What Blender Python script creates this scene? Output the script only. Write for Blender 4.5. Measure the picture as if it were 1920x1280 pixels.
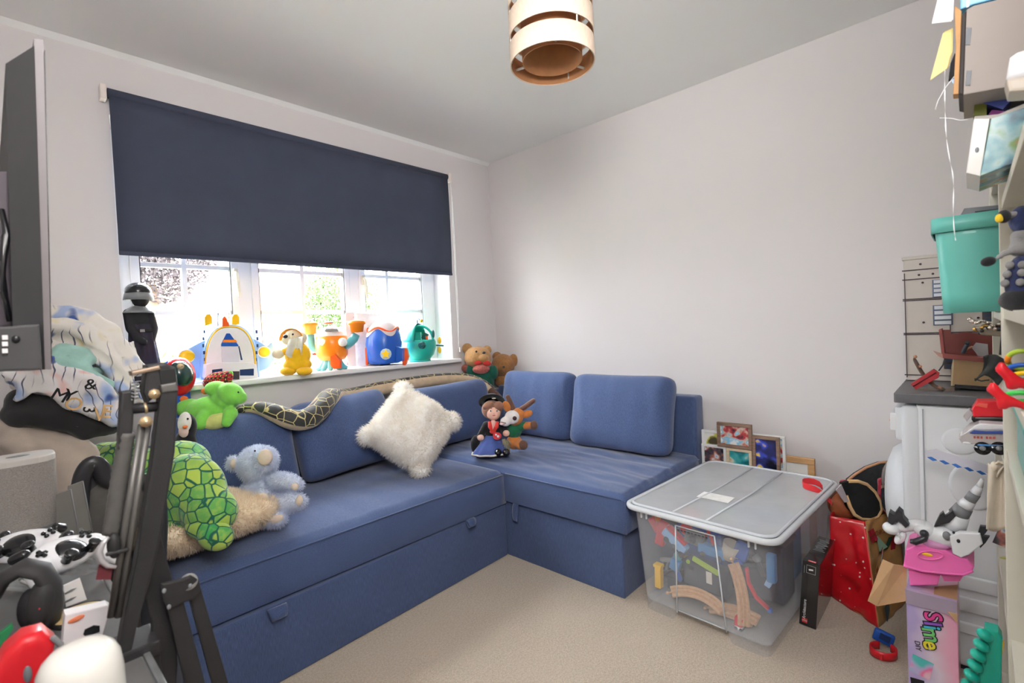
import bpy, bmesh, math, random
from mathutils import Vector, Matrix, noise as mnoise
random.seed(7)
for _o in list(bpy.data.objects): bpy.data.objects.remove(_o)
scene = bpy.context.scene
COL = scene.collection
# ------------------------------------------------------------------ camera
FPX, YAW, PITCH, ROLL, CH = 920.45, .752126, .025148, -.046549, 1.15
_F = Vector((math.cos(YAW)*math.cos(PITCH), math.sin(YAW)*math.cos(PITCH), -math.sin(PITCH)))
_R0 = Vector((math.sin(YAW), -math.cos(YAW), 0)); _U0 = _R0.cross(_F)
_R = math.cos(ROLL)*_R0 + math.sin(ROLL)*_U0; _U = -math.sin(ROLL)*_R0 + math.cos(ROLL)*_U0
CAM = Vector((0, 0, CH))
cd = bpy.data.cameras.new('camera'); cam = bpy.data.objects.new('camera', cd); COL.objects.link(cam)
cd.sensor_width = 36; cd.lens = 36*FPX/1920; cd.clip_start = .02; cd.clip_end = 200
cam.matrix_world = Matrix(((_R.x, _U.x, -_F.x, 0), (_R.y, _U.y, -_F.y, 0), (_R.z, _U.z, -_F.z, CH), (0, 0, 0, 1)))
cd.dof.use_dof = True; cd.dof.focus_distance = 2.4; cd.dof.aperture_fstop = 6.3
scene.camera = cam
# ------------------------------------------------------------------ light
scene.view_settings.view_transform = 'Standard'; scene.view_settings.look = 'None'
scene.view_settings.gamma = 1; scene.view_settings.use_curve_mapping = False
scene.view_settings.exposure = 0.78
world = bpy.data.worlds.new('overcast_sky'); scene.world = world; world.use_nodes = True
_bg = world.node_tree.nodes['Background']; _bg.inputs[0].default_value = (.93, .97, 1, 1); _bg.inputs[1].default_value = 27
XR, YW, HC = 2.64, 2.632, 2.40         # right wall, window wall, ceiling
XL, YB = -.62, -.46                    # left wall, wall behind the camera
def area(name, loc, rot, sx, sy, power, col=(1, 1, 1)):
    l = bpy.data.lights.new(name, 'AREA'); l.shape = 'RECTANGLE'; l.size = sx; l.size_y = sy; l.energy = power; l.color = col
    o = bpy.data.objects.new(name, l); COL.objects.link(o); o.location = loc; o.rotation_euler = rot; return o
# daylight comes from the sky through the window; the second light is an area fill added behind the camera, standing in for a flash
area('window_portal', (1.3, 2.80, 1.52), (math.radians(-90), 0, 0), 1.8, 1.22, 1).data.cycles.is_portal = True     # only guides the sky light into the room
area('flash_fill', (.0, -.2, 1.95), (math.radians(94), 0, YAW-math.pi/2-.4), .9, .6, 28, (1, .98, .965))
# ------------------------------------------------------------------ helpers
def ray(px, py): return _F + _R*((px-960)/FPX) - _U*((py-640)/FPX)
def hit(px, py, ax, val):
    d = ray(px, py); return CAM + d*((val-CAM[ax])/d[ax])
def lin(v):
    v /= 255; return v/12.92 if v <= .04045 else ((v+.055)/1.055)**2.4
def C(r, g, b): return (lin(r), lin(g), lin(b), 1)
class NT:
    def __init__(s, name):
        s.m = bpy.data.materials.new(name); s.m.use_nodes = True; s.t = s.m.node_tree; s.b = s.t.nodes['Principled BSDF']
    def n(s, typ, **kw):
        x = s.t.nodes.new(typ)
        for k, v in kw.items():
            if k.startswith('i_'):
                key = k[2:]; x.inputs[int(key) if key.isdigit() else key.replace('_', ' ')].default_value = v
            else: setattr(x, k, v)
        return x
    def l(s, a, b): s.t.links.new(a, b)
    def coord(s, out='Object', scale=(1, 1, 1), rot=(0, 0, 0)):
        tc = s.n('ShaderNodeTexCoord'); mp = s.n('ShaderNodeMapping'); mp.inputs['Scale'].default_value = scale; mp.inputs['Rotation'].default_value = rot
        s.l(tc.outputs[out], mp.inputs[0]); return mp.outputs[0]
    def noise(s, vec, scale, detail=3, rough=.55):
        x = s.n('ShaderNodeTexNoise'); x.inputs['Scale'].default_value = scale; x.inputs['Detail'].default_value = detail; x.inputs['Roughness'].default_value = rough
        s.l(vec, x.inputs['Vector']); return x.outputs['Fac']
    def ramp(s, fac, stops, interp='LINEAR'):
        r = s.n('ShaderNodeValToRGB'); r.color_ramp.interpolation = interp; e = r.color_ramp.elements
        while len(e) < len(stops): e.new(.5)
        for i, (p, c) in enumerate(stops): e[i].position = p; e[i].color = c
        s.l(fac, r.inputs[0]); return r.outputs[0]
    def mix(s, fac, a, b, typ='MIX'):
        m = s.n('ShaderNodeMix', data_type='RGBA', blend_type=typ)
        for sock, v in ((m.inputs[0], fac), (m.inputs[6], a), (m.inputs[7], b)):
            if hasattr(v, 'links'): s.l(v, sock)
            else: sock.default_value = v
        return m.outputs[2]
    def math(s, op, a, b=None, c=None):
        m = s.n('ShaderNodeMath', operation=op)
        for i, v in enumerate((a, b, c)):
            if v is None: continue
            if hasattr(v, 'links'): s.l(v, m.inputs[i])
            else: m.inputs[i].default_value = v
        return m.outputs[0]
    def bump(s, h, strength=.3, dist=.002):
        b = s.n('ShaderNodeBump'); b.inputs['Strength'].default_value = strength; b.inputs['Distance'].default_value = dist
        s.l(h, b.inputs['Height']); s.l(b.outputs[0], s.b.inputs['Normal'])
    def set(s, **kw):
        for k, v in kw.items():
            i = s.b.inputs[k.replace('_', ' ')]
            if hasattr(v, 'links'): s.l(v, i)
            else: i.default_value = v
        return s.m
_mc = {}
def mat(name, col, var=.08, scale=30, rough=.6, bump=0, bscale=300, metal=0, coat=0, sheen=0, trans=0, alpha=1, ior=1.45, sss=0):
    """plain procedural material: base colour with a little noise variation, optional fine relief"""
    if name in _mc: return _mc[name]
    t = NT(name); v = t.coord(); f = t.noise(v, scale)
    a = tuple(min(1, x*(1-var)) for x in col[:3])+(1,); b = tuple(min(1, x*(1+var)) for x in col[:3])+(1,)
    t.set(Base_Color=t.ramp(f, [(.3, a), (.7, b)]), Roughness=rough, Metallic=metal, Coat_Weight=coat, Sheen_Weight=sheen, Transmission_Weight=trans, Alpha=alpha, IOR=ior)
    if sheen: t.set(Sheen_Roughness=.5)
    if bump: t.bump(t.noise(v, bscale, 2), bump)
    _mc[name] = t.m; return t.m
def fabric(name, col, var=.12, scale=25, bump=.4, bscale=600): return mat(name, col, var, scale, .92, bump, bscale, sheen=.25)
def plastic(name, col, rough=.35, coat=.15, **k): return mat(name, col, .03, 12, rough, coat=coat, **k)

def furmat(name, col):
    """light fur: strands that pass light on as well as reflect it"""
    t = NT(name); f = t.noise(t.coord(), 60); c = t.ramp(f, [(.3, tuple(x*.93 for x in col[:3])+(1,)), (.7, col)]); t.set(Base_Color=c, Roughness=.9)
    tr = t.n('ShaderNodeBsdfTranslucent'); t.l(c, tr.inputs[0]); mx = t.n('ShaderNodeMixShader'); mx.inputs[0].default_value = .5; t.l(t.b.outputs[0], mx.inputs[1]); t.l(tr.outputs[0], mx.inputs[2]); t.l(mx.outputs[0], t.t.nodes['Material Output'].inputs[0]); return t.m
class MB:
    """collects shapes; build() links them as ONE mesh object"""
    def __init__(s): s.v = []; s.f = []; s.sm = []
    def add(s, vs, fs, smooth=True, M=None):
        o = len(s.v); s.v += [(M @ Vector(p)) if M else Vector(p) for p in vs]
        s.f += [tuple(i+o for i in f) for f in fs]; s.sm += [smooth]*len(fs); return s
    def bm(s, b, smooth=False, M=None):
        b.verts.index_update(); vs = [v.co.copy() for v in b.verts]; fs = [[v.index for v in f.verts] for f in b.faces]; b.free()
        return s.add(vs, fs, smooth, M)
    def box(s, c, size, rot=(0, 0, 0), bev=0, seg=2, M=None):
        b = bmesh.new(); bmesh.ops.create_cube(b, size=1)
        for v in b.verts: v.co = Vector((v.co.x*size[0], v.co.y*size[1], v.co.z*size[2]))
        if bev: bmesh.ops.bevel(b, geom=list(b.edges), offset=min(bev, min(size)*.49), segments=seg, profile=.6, affect='EDGES')
        from mathutils import Euler
        X = Matrix.Translation(c) @ Euler(rot).to_matrix().to_4x4()
        return s.bm(b, bool(bev) and seg > 2, (M @ X) if M else X)
    def bx(s, x0, x1, y0, y1, z0, z1, bev=0, seg=2): return s.box(((x0+x1)/2, (y0+y1)/2, (z0+z1)/2), (abs(x1-x0), abs(y1-y0), abs(z1-z0)), bev=bev, seg=seg)
    def tube(s, pts, rad, n=10, caps=True, flat=1.0, closed=False):
        pts = [Vector(p) for p in pts]; m = len(pts)
        if not hasattr(rad, '__len__'): rad = [rad]*m
        tang = [((pts[(i+1) % m] if (closed or i+1 < m) else pts[i])-(pts[i-1] if (closed or i) else pts[i])).normalized() for i in range(m)]
        t0 = tang[0]; a = Vector((0, 0, 1)) if abs(t0.z) < .9 else Vector((1, 0, 0)); u = t0.cross(a).normalized(); vs = []; fs = []
        for i in range(m):
            t = tang[i]; u = (u-t*u.dot(t)); u = u.normalized() if u.length > 1e-6 else t.orthogonal().normalized(); w = t.cross(u)
            for k in range(n):
                q = 2*math.pi*k/n; vs.append(pts[i]+(u*math.cos(q)+w*math.sin(q)*flat)*rad[i])
        for i in range(m if closed else m-1):
            j = (i+1) % m
            for k in range(n): fs.append((i*n+k, i*n+(k+1) % n, j*n+(k+1) % n, j*n+k))
        if caps and not closed: fs.append(tuple(range(n))[::-1]); fs.append(tuple((m-1)*n+k for k in range(n)))
        return s.add(vs, fs)
    def cyl(s, p0, p1, r0, r1=None, n=20): return s.tube([p0, p1], [r0, r0 if r1 is None else r1], n)
    def cap(s, p0, p1, r0, r1=None, n=12):
        """capsule"""
        r1 = r0 if r1 is None else r1; p0 = Vector(p0); p1 = Vector(p1); d = (p1-p0); d = d.normalized() if d.length > 1e-9 else Vector((0, 0, 1)); pts = []; rs = []
        for i in range(5): q = math.pi/2*(1-i/4.); pts.append(p0-d*r0*math.sin(q)); rs.append(max(r0*math.cos(q), r0*.02))
        for i in range(5): q = math.pi/2*i/4.; pts.append(p1+d*r1*math.sin(q)); rs.append(max(r1*math.cos(q), r1*.02))
        return s.tube(pts, rs, n)
    def ell(s, c, r, rot=(0, 0, 0), nu=20, nv=12):
        from mathutils import Euler
        if not hasattr(r, '__len__'): r = (r, r, r)
        vs = [(0, 0, r[2])]; fs = []
        for j in range(1, nv):
            for i in range(nu):
                t = math.pi*j/nv; p = 2*math.pi*i/nu; vs.append((r[0]*math.sin(t)*math.cos(p), r[1]*math.sin(t)*math.sin(p), r[2]*math.cos(t)))
        vs.append((0, 0, -r[2])); L = len(vs)-1
        for i in range(nu): fs.append((0, 1+i, 1+(i+1) % nu)); fs.append((L, L-nu+(i+1) % nu, L-nu+i))
        for j in range(nv-2):
            for i in range(nu): a = 1+j*nu; b = a+nu; fs.append((a+i, b+i, b+(i+1) % nu, a+(i+1) % nu))
        return s.add(vs, fs, True, Matrix.Translation(c) @ Euler(rot).to_matrix().to_4x4())
    def lathe(s, prof, n=28, M=None):
        vs = []; fs = []; m = len(prof)
        for r, z in prof:
            for k in range(n): q = 2*math.pi*k/n; vs.append((r*math.cos(q), r*math.sin(q), z))
        for i in range(m-1):
            for k in range(n): fs.append((i*n+k, i*n+(k+1) % n, (i+1)*n+(k+1) % n, (i+1)*n+k))
        return s.add(vs, fs, True, M)
    def prism(s, out, y0, y1, bev=0, seg=2, smooth=False, M=None):
        """outline in local x/z pushed along y from y0 to y1, edges rounded by bev"""
        b = bmesh.new(); f = b.faces.new([b.verts.new((p[0], y0, p[1] if len(p) == 2 else p[2])) for p in out])
        r = bmesh.ops.extrude_face_region(b, geom=[f]); bmesh.ops.translate(b, verts=[g for g in r['geom'] if isinstance(g, bmesh.types.BMVert)], vec=(0, y1-y0, 0))
        bmesh.ops.recalc_face_normals(b, faces=b.faces)
        if bev:
            ed = [e for e in b.edges if abs(e.verts[0].co.y-e.verts[1].co.y) < 1e-6]
            bmesh.ops.bevel(b, geom=ed, offset=bev, segments=seg, profile=.6, affect='EDGES')
        return s.bm(b, smooth, M)
    def grid(s, fn, nu, nv, wrap=False):
        vs = [fn(i/(nu-1) if not wrap else i/nu, j/(nv-1)) for j in range(nv) for i in range(nu)]; fs = []
        for j in range(nv-1):
            for i in range(nu if wrap else nu-1): fs.append((j*nu+i, j*nu+(i+1) % nu, (j+1)*nu+(i+1) % nu, (j+1)*nu+i))
        return s.add(vs, fs)
    def build(s, name, m, parent=None, M=None, solid=0, subsurf=0, remesh=0, smooth=0):
        me = bpy.data.meshes.new(name); me.from_pydata([tuple(v) for v in s.v], [], s.f)
        me.polygons.foreach_set('use_smooth', s.sm); me.update()
        b = bmesh.new(); b.from_mesh(me); bmesh.ops.recalc_face_normals(b, faces=b.faces); b.to_mesh(me); b.free()
        if m: me.materials.append(m)
        o = bpy.data.objects.new(name, me); COL.objects.link(o)
        if parent: o.parent = parent
        if M: o.matrix_local = M
        if remesh:
            q = o.modifiers.new('one_skin', 'REMESH'); q.mode = 'VOXEL'; q.voxel_size = remesh; q.use_smooth_shade = True
        if smooth: q = o.modifiers.new('soften', 'SMOOTH'); q.factor = .5; q.iterations = smooth
        if solid: q = o.modifiers.new('thickness', 'SOLIDIFY'); q.thickness = solid; q.offset = 0
        if subsurf: q = o.modifiers.new('round', 'SUBSURF'); q.levels = subsurf; q.render_levels = subsurf
        return o
def tag(o, label=None, cat=None, group=None, kind=None):
    for k, v in (('label', label), ('category', cat), ('group', group), ('kind', kind)):
        if v: o[k] = v
    return o
class T:
    """a thing: an Empty at its base; P() turns a photo pixel into a local point on a vertical plane d metres behind that base"""
    def __init__(s, name, label, cat, O, group=None, rz=YAW-math.pi/2, kind=None, at=None):
        s.e = bpy.data.objects.new(name, None); COL.objects.link(s.e); s.O = Vector(O); s.e.location = s.O; s.e.rotation_euler = (0, 0, rz); s.e.empty_display_size = .05
        tag(s.e, label, cat, group, kind); s.rz = rz
        s.W = Matrix.Translation(s.O) @ Matrix.Rotation(rz, 4, 'Z'); s.I = s.W.inverted()
        s.ny = Vector((-math.sin(rz), math.cos(rz), 0)); s.s = (s.O-CAM).dot(_F)/FPX       # s = metres per pixel here
        q = s.O-CAM; s.off = (960+FPX*q.dot(_R)/q.dot(_F)-at[0], 640-FPX*q.dot(_U)/q.dot(_F)-at[1]) if at else (0, 0)   # seats the traced base on the real surface
        q = (960+FPX*q.dot(_R)/q.dot(_F)-s.off[0], 640-FPX*q.dot(_U)/q.dot(_F)-s.off[1]); s.hx = (s.P(q[0]+4, q[1])-s.P(q[0]-4, q[1])).x/8/s.s     # sideways metres per pixel, relative to s
    def P(s, px, py, d=0):
        r = ray(px+s.off[0], py+s.off[1]); t = ((s.O-CAM).dot(s.ny)+d)/r.dot(s.ny); return s.I @ (CAM+r*t)
    def loc(s, w): return s.I @ Vector(w)
    def part(s, name, mb, m, parent=None, label=None, kind=None, **k):
        o = mb.build(name, m, parent or s.e, **k)
        if label: o['label'] = label
        if kind: o['kind'] = kind
        return o
    def blob(s, name, m, items, vox=.006, sm=4, parent=None, label=None, k=None):
        """one continuous soft skin grown around ellipsoids (px,py,d,rx,rd,rz[,tilt]) and limbs ((px,py,d,r),(px,py,d,r)...); sizes in photo pixels"""
        mb = MB(); S = s.s
        for it in items:
            if isinstance(it[0], (tuple, list)):
                for a, b in zip(it[:-1], it[1:]): mb.cap(s.P(a[0], a[1], a[2]*S), s.P(b[0], b[1], b[2]*S), a[3]*S, b[3]*S)
            else:
                mb.ell(s.P(it[0], it[1], it[2]*S), (it[3]*S*s.hx, it[4]*S, it[5]*S), (0, math.radians(it[6]) if len(it) > 6 else 0, 0))
        return s.part(name, mb, m, parent, label, remesh=vox, smooth=sm)
    def dots(s, name, m, pts, parent=None):
        """small flattened buttons (px,py,d,r)"""
        for p in pts: s.part(name, MB().ell(s.P(p[0], p[1], p[2]*s.s), (p[3]*s.s*s.hx, p[3]*s.s*.6, p[3]*s.s), nu=12, nv=8), m, parent)
    def poly(s, pts, d=0): return [s.P(p[0], p[1], d) for p in pts]
def text(parent, body, size, M, m, name='lettering', extrude=.0004, align='CENTER', shear=0, sx=1, bold=0):
    cu = bpy.data.curves.new(name, 'FONT'); cu.body = body; cu.size = size; cu.extrude = extrude; cu.align_x = align; cu.align_y = 'CENTER'; cu.shear = shear; cu.offset = bold; cu.resolution_u = 3
    t = bpy.data.objects.new(name, cu); COL.objects.link(t); dg = bpy.context.evaluated_depsgraph_get(); dg.update()
    me = bpy.data.meshes.new_from_object(t.evaluated_get(dg)); bpy.data.objects.remove(t)
    if sx != 1:
        for v in me.vertices: v.co.x *= sx
    me.materials.clear(); me.materials.append(m); o = bpy.data.objects.new(name, me); COL.objects.link(o); o.parent = parent; o.matrix_local = M; return o
def basis(o, x, y):
    """matrix with origin o, local x along x, local y along y (in a plane)"""
    x = Vector(x).normalized(); y = Vector(y); y = (y-x*y.dot(x)).normalized(); z = x.cross(y); o = Vector(o)
    return Matrix(((x.x, y.x, z.x, o.x), (x.y, y.y, z.y, o.y), (x.z, y.z, z.z, o.z), (0, 0, 0, 1)))
def fur(o, n, length, width, m, name='fur', droop=.5, jitter=.6, seed=1, out=None, clump=0, src=None):
    """a pelt of single strands over an object's evaluated skin, joined in one part"""
    rnd = random.Random(seed); dg = bpy.context.evaluated_depsgraph_get(); dg.update(); ev = (src or o).evaluated_get(dg); me = ev.to_mesh(); me.calc_loop_triangles()
    tri = me.loop_triangles; acc = []; tot = 0
    for t in tri: tot += t.area; acc.append(tot)
    vol = sum(me.vertices[t.vertices[0]].co.dot(me.vertices[t.vertices[1]].co.cross(me.vertices[t.vertices[2]].co)) for t in tri); sgn = 1 if vol > 0 else -1
    import bisect
    vs = []; fs = []; V = me.vertices
    for i in range(n):
        t = tri[min(bisect.bisect(acc, rnd.random()*tot), len(tri)-1)]; a, b = rnd.random(), rnd.random()
        if a+b > 1: a, b = 1-a, 1-b
        p0, p1, p2 = (V[k].co for k in t.vertices); p = p0+(p1-p0)*a+(p2-p0)*b; nn = t.normal*sgn
        if out:
            nn = t.normal.copy()
            if nn.dot(out(p)) < 0: nn = -nn
        cl = mnoise.noise_vector(p*clump)*.9 if clump else Vector(); d = (nn+cl+Vector((rnd.uniform(-1, 1), rnd.uniform(-1, 1), rnd.uniform(-1, 1)-droop*.5))*jitter).normalized(); L = length*rnd.uniform(.6, 1.2)
        w = d.orthogonal().normalized()*width; w.rotate(Matrix.Rotation(rnd.random()*6.28, 3, d)); k = len(vs); tip = p+d*L+Vector((0, 0, -droop*L*.3))
        mid = p+d*L*.55; vs += [p-w-nn*.001, p+w-nn*.001, mid+w*.7, mid-w*.7, tip]; fs += [(k, k+1, k+2, k+3), (k+3, k+2, k+4)]
    ev.to_mesh_clear()
    q = bpy.data.meshes.new(name); q.from_pydata([tuple(v) for v in vs], [], fs); q.polygons.foreach_set('use_smooth', [True]*len(fs)); q.materials.append(m)
    r = bpy.data.objects.new(name, q); COL.objects.link(r); r.parent = o; r['kind'] = 'stuff'; return r
def pillow(w, h, t, n=26, puff=.42, pull=.06, wr=.006, seed=0, p=7):
    """soft cushion: x width, z height, y thickness, rounded corners, creased face"""
    mb = MB()
    def side(sg):
        def f(u, v):
            a, b = u*2-1, v*2-1
            a = math.sin(a*math.pi/2); b = math.sin(b*math.pi/2); m = max(abs(a), abs(b), 1e-6)
            r = (abs(a/m)**p+abs(b/m)**p)**(1/p); e = max(0, 1-m**3)**puff; a /= r; b /= r
            x = a*w/2*(1-pull*(1-b*b)*abs(a)); z = b*h/2*(1-pull*(1-a*a)*abs(b))
            k = mnoise.noise(Vector((x*7+seed*3.1, z*4, seed)))*wr+mnoise.noise(Vector((x*14, z*5+x*9, seed+5)))*wr*.6
            return Vector((x, sg*(t/2*e)+(k*min(1, e*1.2) if sg < 0 else 0), z))
        return f
    mb.grid(side(-1), n, n); mb.grid(side(1), n, n)
    return mb
def weld(o, d=1e-4):
    b = bmesh.new(); b.from_mesh(o.data); bmesh.ops.remove_doubles(b, verts=b.verts, dist=d); bmesh.ops.recalc_face_normals(b, faces=b.faces); b.to_mesh(o.data); b.free(); return o
# ================================================================== the room
def paint(name, col, bs=160, b=.12):
    t = NT(name); v = t.coord(); f = t.noise(v, 1.6, 2); a = tuple(x*.985 for x in col[:3])+(1,)
    t.set(Base_Color=t.ramp(f, [(.35, a), (.65, col)]), Roughness=.85); t.bump(t.noise(v, bs, 3), b, .001); return t.m
WALL = paint('wall_paint', C(226, 221, 221)); CEIL = paint('ceiling_paint', C(245, 244, 243)); WHITE = paint('white_gloss', C(240, 240, 240), 40, .02)
def carpet():
    t = NT('carpet'); v = t.coord(); f = t.noise(v, 330, 2, .7); g = t.noise(v, 3, 3); h = t.noise(v, 130, 3)
    c = t.ramp(f, [(.3, C(170, 154, 136)), (.5, C(206, 191, 172)), (.72, C(226, 213, 196))])
    c = t.mix(t.ramp(h, [(.36, (.55, .55, .55, 1)), (.6, (0, 0, 0, 1))]), c, C(170, 152, 132)); c = t.mix(t.ramp(g, [(.35, (0, 0, 0, 1)), (.7, (.35, .35, .35, 1))]), c, C(196, 180, 162))
    t.set(Base_Color=c, Roughness=.97, Sheen_Weight=.2); t.bump(t.math('ADD', f, t.math('MULTIPLY', h, .6)), .7, .004); return t.m
def struct(name, mb, m): return tag(mb.build(name, m), kind='structure')
struct('floor', MB().bx(XL-.1, XR+.1, YB-.1, YW+.1, -.1, 0), carpet())
struct('ceiling', MB().bx(XL-.1, XR+.1, YB-.1, YW+.1, HC, HC+.1), CEIL)
WX0, WX1, WZ0, WZ1 = .40, 2.205, .94, 2.13; WD = .16
w = MB(); w.bx(XL-.1, WX0, YW, YW+.26, 0, HC); w.bx(WX1, XR+.3, YW, YW+.26, 0, HC); w.bx(WX0, WX1, YW, YW+.26, 0, WZ0); w.bx(WX0, WX1, YW, YW+.26, WZ1, HC)
struct('wall_window', w, WALL)
struct('wall_right', MB().bx(XR, XR+.1, YB-.1, YW+.05, 0, HC), WALL)
struct('wall_left', MB().bx(XL-.1, XL, YB-.1, YW, 0, HC), WALL)
struct('wall_back', MB().bx(XL, XR, YB-.1, YB, 0, HC), WALL)
struct('trim_1', MB().prism([(YW-.02, HC), (YW, HC), (YW, HC-.02), (YW-.006, HC-.014)], XL, XR, M=Matrix(((0, 1, 0, 0), (1, 0, 0, 0), (0, 0, 1, 0), (0, 0, 0, 1)))), CEIL)
struct('baseboard_window', MB().bx(XL, XR, YW-.015, YW, 0, .09, .004), WHITE); struct('baseboard_right', MB().bx(XR-.015, XR, YB, YW-.015, 0, .09, .004), WHITE)
# ---------------- window_1
win = T('window_1', None, None, (WX0, YW, WZ0), rz=0, kind='structure')
def L(x, y, z): return Vector((x-WX0, y-YW, z-WZ0))
def wbx(name, x0, x1, y0, y1, z0, z1, m=WHITE, bev=.004, parent=None, **k): return win.part(name, MB().bx(x0-WX0, x1-WX0, y0-YW, y1-YW, z0-WZ0, z1-WZ0, bev), m, parent, **k)
Y1 = YW+.168
sill = win.part('window_sill', MB().box(L((WX0+WX1)/2, YW+.053, .952), (WX1-WX0+.06, .226, .026), bev=.008, seg=3), WHITE)
# shape the sill so only its nose runs past the opening
fr = MB()
for (x0, x1) in ((WX0, .463), (2.125, WX1)): fr.bx(x0-WX0, x1-WX0, Y1-YW, Y1-YW+.07, .025, WZ1-WZ0, .003)
fr.bx(.05, 1.70, Y1-YW, Y1-YW+.07, .025, .075, .003); fr.bx(.05, 1.70, Y1-YW, Y1-YW+.07, WZ1-WZ0-.05, WZ1-WZ0, .003)
for x0, x1 in ((.915, .98), (1.545, 1.612)): fr.bx(x0-WX0, x1-WX0, Y1-YW+.002, Y1-YW+.068, .07, WZ1-WZ0-.05, .003)
frame = win.part('window_frame', fr, WHITE)
GL = NT('window_glass'); GL.set(Base_Color=(1, 1, 1, 1), Roughness=0, Transmission_Weight=1, IOR=1.02); GL = GL.m
SEAL = mat('window_seal', C(70, 70, 72), rough=.7)
for (x0, x1, xb) in ((.463, .915, .678), (.98, 1.545, 1.259), (1.612, 2.125, 1.823)):
    sa = MB(); z0, z1 = .98, WZ1-.05; b = .035
    for a in ((x0, x0+b, z0, z1), (x1-b, x1, z0, z1), (x0+b, x1-b, z0, z0+b), (x0+b, x1-b, z1-b, z1)): sa.bx(a[0]-WX0, a[1]-WX0, Y1-YW-.012, Y1-YW+.055, a[2]-WZ0, a[3]-WZ0, .004)
    s_ = win.part('sash', sa, WHITE)
    gk = MB()
    for xx in (x0+b, x1-b): gk.bx(xx-.004-WX0, xx+.004-WX0, Y1-YW-.008, Y1-YW+.02, z0-WZ0+b, z1-WZ0-b)
    win.part('seal', gk, SEAL, s_)
    gb = MB(); gb.bx(xb-.011-WX0, xb+.011-WX0, Y1-YW+.008, Y1-YW+.04, z0-WZ0, z1-WZ0, .003)
    for zz in (1.305, 1.532, 1.76): gb.bx(x0+.02-WX0, x1-.02-WX0, Y1-YW+.01, Y1-YW+.038, zz-.011-WZ0, zz+.011-WZ0, .003)
    win.part('glazing_bar', gb, WHITE, s_)
    win.part('pane', MB().bx(x0+.02-WX0, x1-.02-WX0, Y1-YW+.022, Y1-YW+.026, z0+.02-WZ0, z1-.02-WZ0), GL, s_)
for xx in (.897, 1.632):
    h = MB(); h.box(L(xx, Y1-.022, 1.50), (.022, .02, .06), bev=.006); h.tube([L(xx, Y1-.03, 1.51), L(xx, Y1-.045, 1.50), L(xx+.004, Y1-.045, 1.44), L(xx+.006, Y1-.045, 1.385)], [.008, .009, .009, .007], 10)
    win.part('window_handle', h, mat('handle_cream', C(226, 220, 196), rough=.4))
# ---------------- roller blind
BL = NT('blind_cloth'); v = BL.coord(); f = BL.noise(v, 900, 2); g = BL.noise(v, 5, 3)
BL.set(Base_Color=BL.mix(.5, BL.ramp(f, [(.3, C(58, 64, 82)), (.7, C(74, 80, 98))]), BL.ramp(g, [(.3, C(58, 64, 84)), (.7, C(70, 76, 96))])), Roughness=.85); BL.bump(f, .2, .001); BL = BL.m
bl = T('roller_blind', 'navy blue roller blind pulled halfway down over the window', 'blind', (1.3, YW-.05, 1.536), rz=0)
bl.part('blind_fabric', MB().grid(lambda u, v: Vector((-.903+u*1.806, .012-.006*math.sin(v*3.1), .012+v*.665)), 14, 10), BL, solid=.002)
bl.part('bottom_bar', MB().bx(-.903, .903, .006, .018, 0, .018, .004), BL)
bl.part('roller_tube', MB().cyl((-.905, .024, .672), (.905, .024, .672), .021, n=24), BL)
BRK = plastic('blind_bracket', C(238, 226, 220))
for sx in (-1, 1): bl.part('bracket', MB().box((sx*.921, .022, .668), (.022, .05, .062), bev=.006), BRK)
ch = MB()
for dx in (0, .02): ch.tube([(.925+dx*(1-abs(2*i/30-1)**6), .004+.012*dx/.02, .64-i/30*1.14) for i in range(31)], .0016, 6)
bl.part('pull_chain', ch, mat('chain_white', C(238, 238, 236), rough=.4)); bl.part('chain_weight', MB().cap((.935, .006, -.50), (.935, .006, -.525), .006), BRK)
# ---------------- pendant lamp shade
lp = T('pendant_lamp', 'beige fabric drum lamp shade in three bands hanging from the ceiling', 'lamp', (1.255, .945, 1.972))
SH = NT('shade_fabric'); v = SH.coord(scale=(1, 1, .25)); f = SH.noise(v, 260, 3); SH.set(Base_Color=SH.ramp(f, [(.3, C(228, 205, 184)), (.7, C(240, 220, 200))]), Roughness=.9); SH.bump(f, .2, .001); SH = SH.m
SHI = mat('shade_lining', C(196, 140, 96), rough=.8); R0 = .132
for i, (z0, z1) in enumerate(((0, .062), (.083, .150), (.171, .238))):
    b = lp.part('shade_band', MB().lathe([(R0, z0), (R0, z1), (R0-.003, z1), (R0-.003, z0), (R0, z0)], 64), SH)
    lp.part('shade_lining', MB().lathe([(R0-.0035, z0+.002), (R0-.0035, z1-.002)], 64), SHI, b)
lp.part('inner_shade', MB().lathe([(.094, .012), (.094, .232), (.091, .232), (.091, .012), (.094, .012)], 48), SHI)
lp.part('diffuser_disc', MB().lathe([(.0, .15), (.0905, .15)], 48), mat('diffuser', C(214, 160, 110), rough=.7))
ws = MB()
for q in (.55, 2.65, 4.75): ws.tube([(math.cos(q)*.092, math.sin(q)*.092, .02), (math.cos(q)*.130, math.sin(q)*.130, .02)], .004, 8); ws.tube([(math.cos(q+.5)*.1275, math.sin(q+.5)*.1275, .01), (math.cos(q+.5)*.1275, math.sin(q+.5)*.1275, .23)], .0025, 6)
for q in (.5, 2.6, 4.7): ws.tube([(0, 0, .225), (math.cos(q)*.129, math.sin(q)*.129, .225)], .0025, 6)
lp.part('wire_frame', ws, plastic('wire_white', C(236, 236, 230)))
lp.part('cord', MB().tube([(0, 0, .22), (0, 0, .42)], .004, 8), plastic('cord_white', C(240, 240, 238))); lp.part('ceiling_rose', MB().lathe([(.001, .428), (.045, .428), (.04, .408), (.015, .398), (.001, .398)], 24), plastic('cord_white', C(240, 240, 238)))
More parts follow.
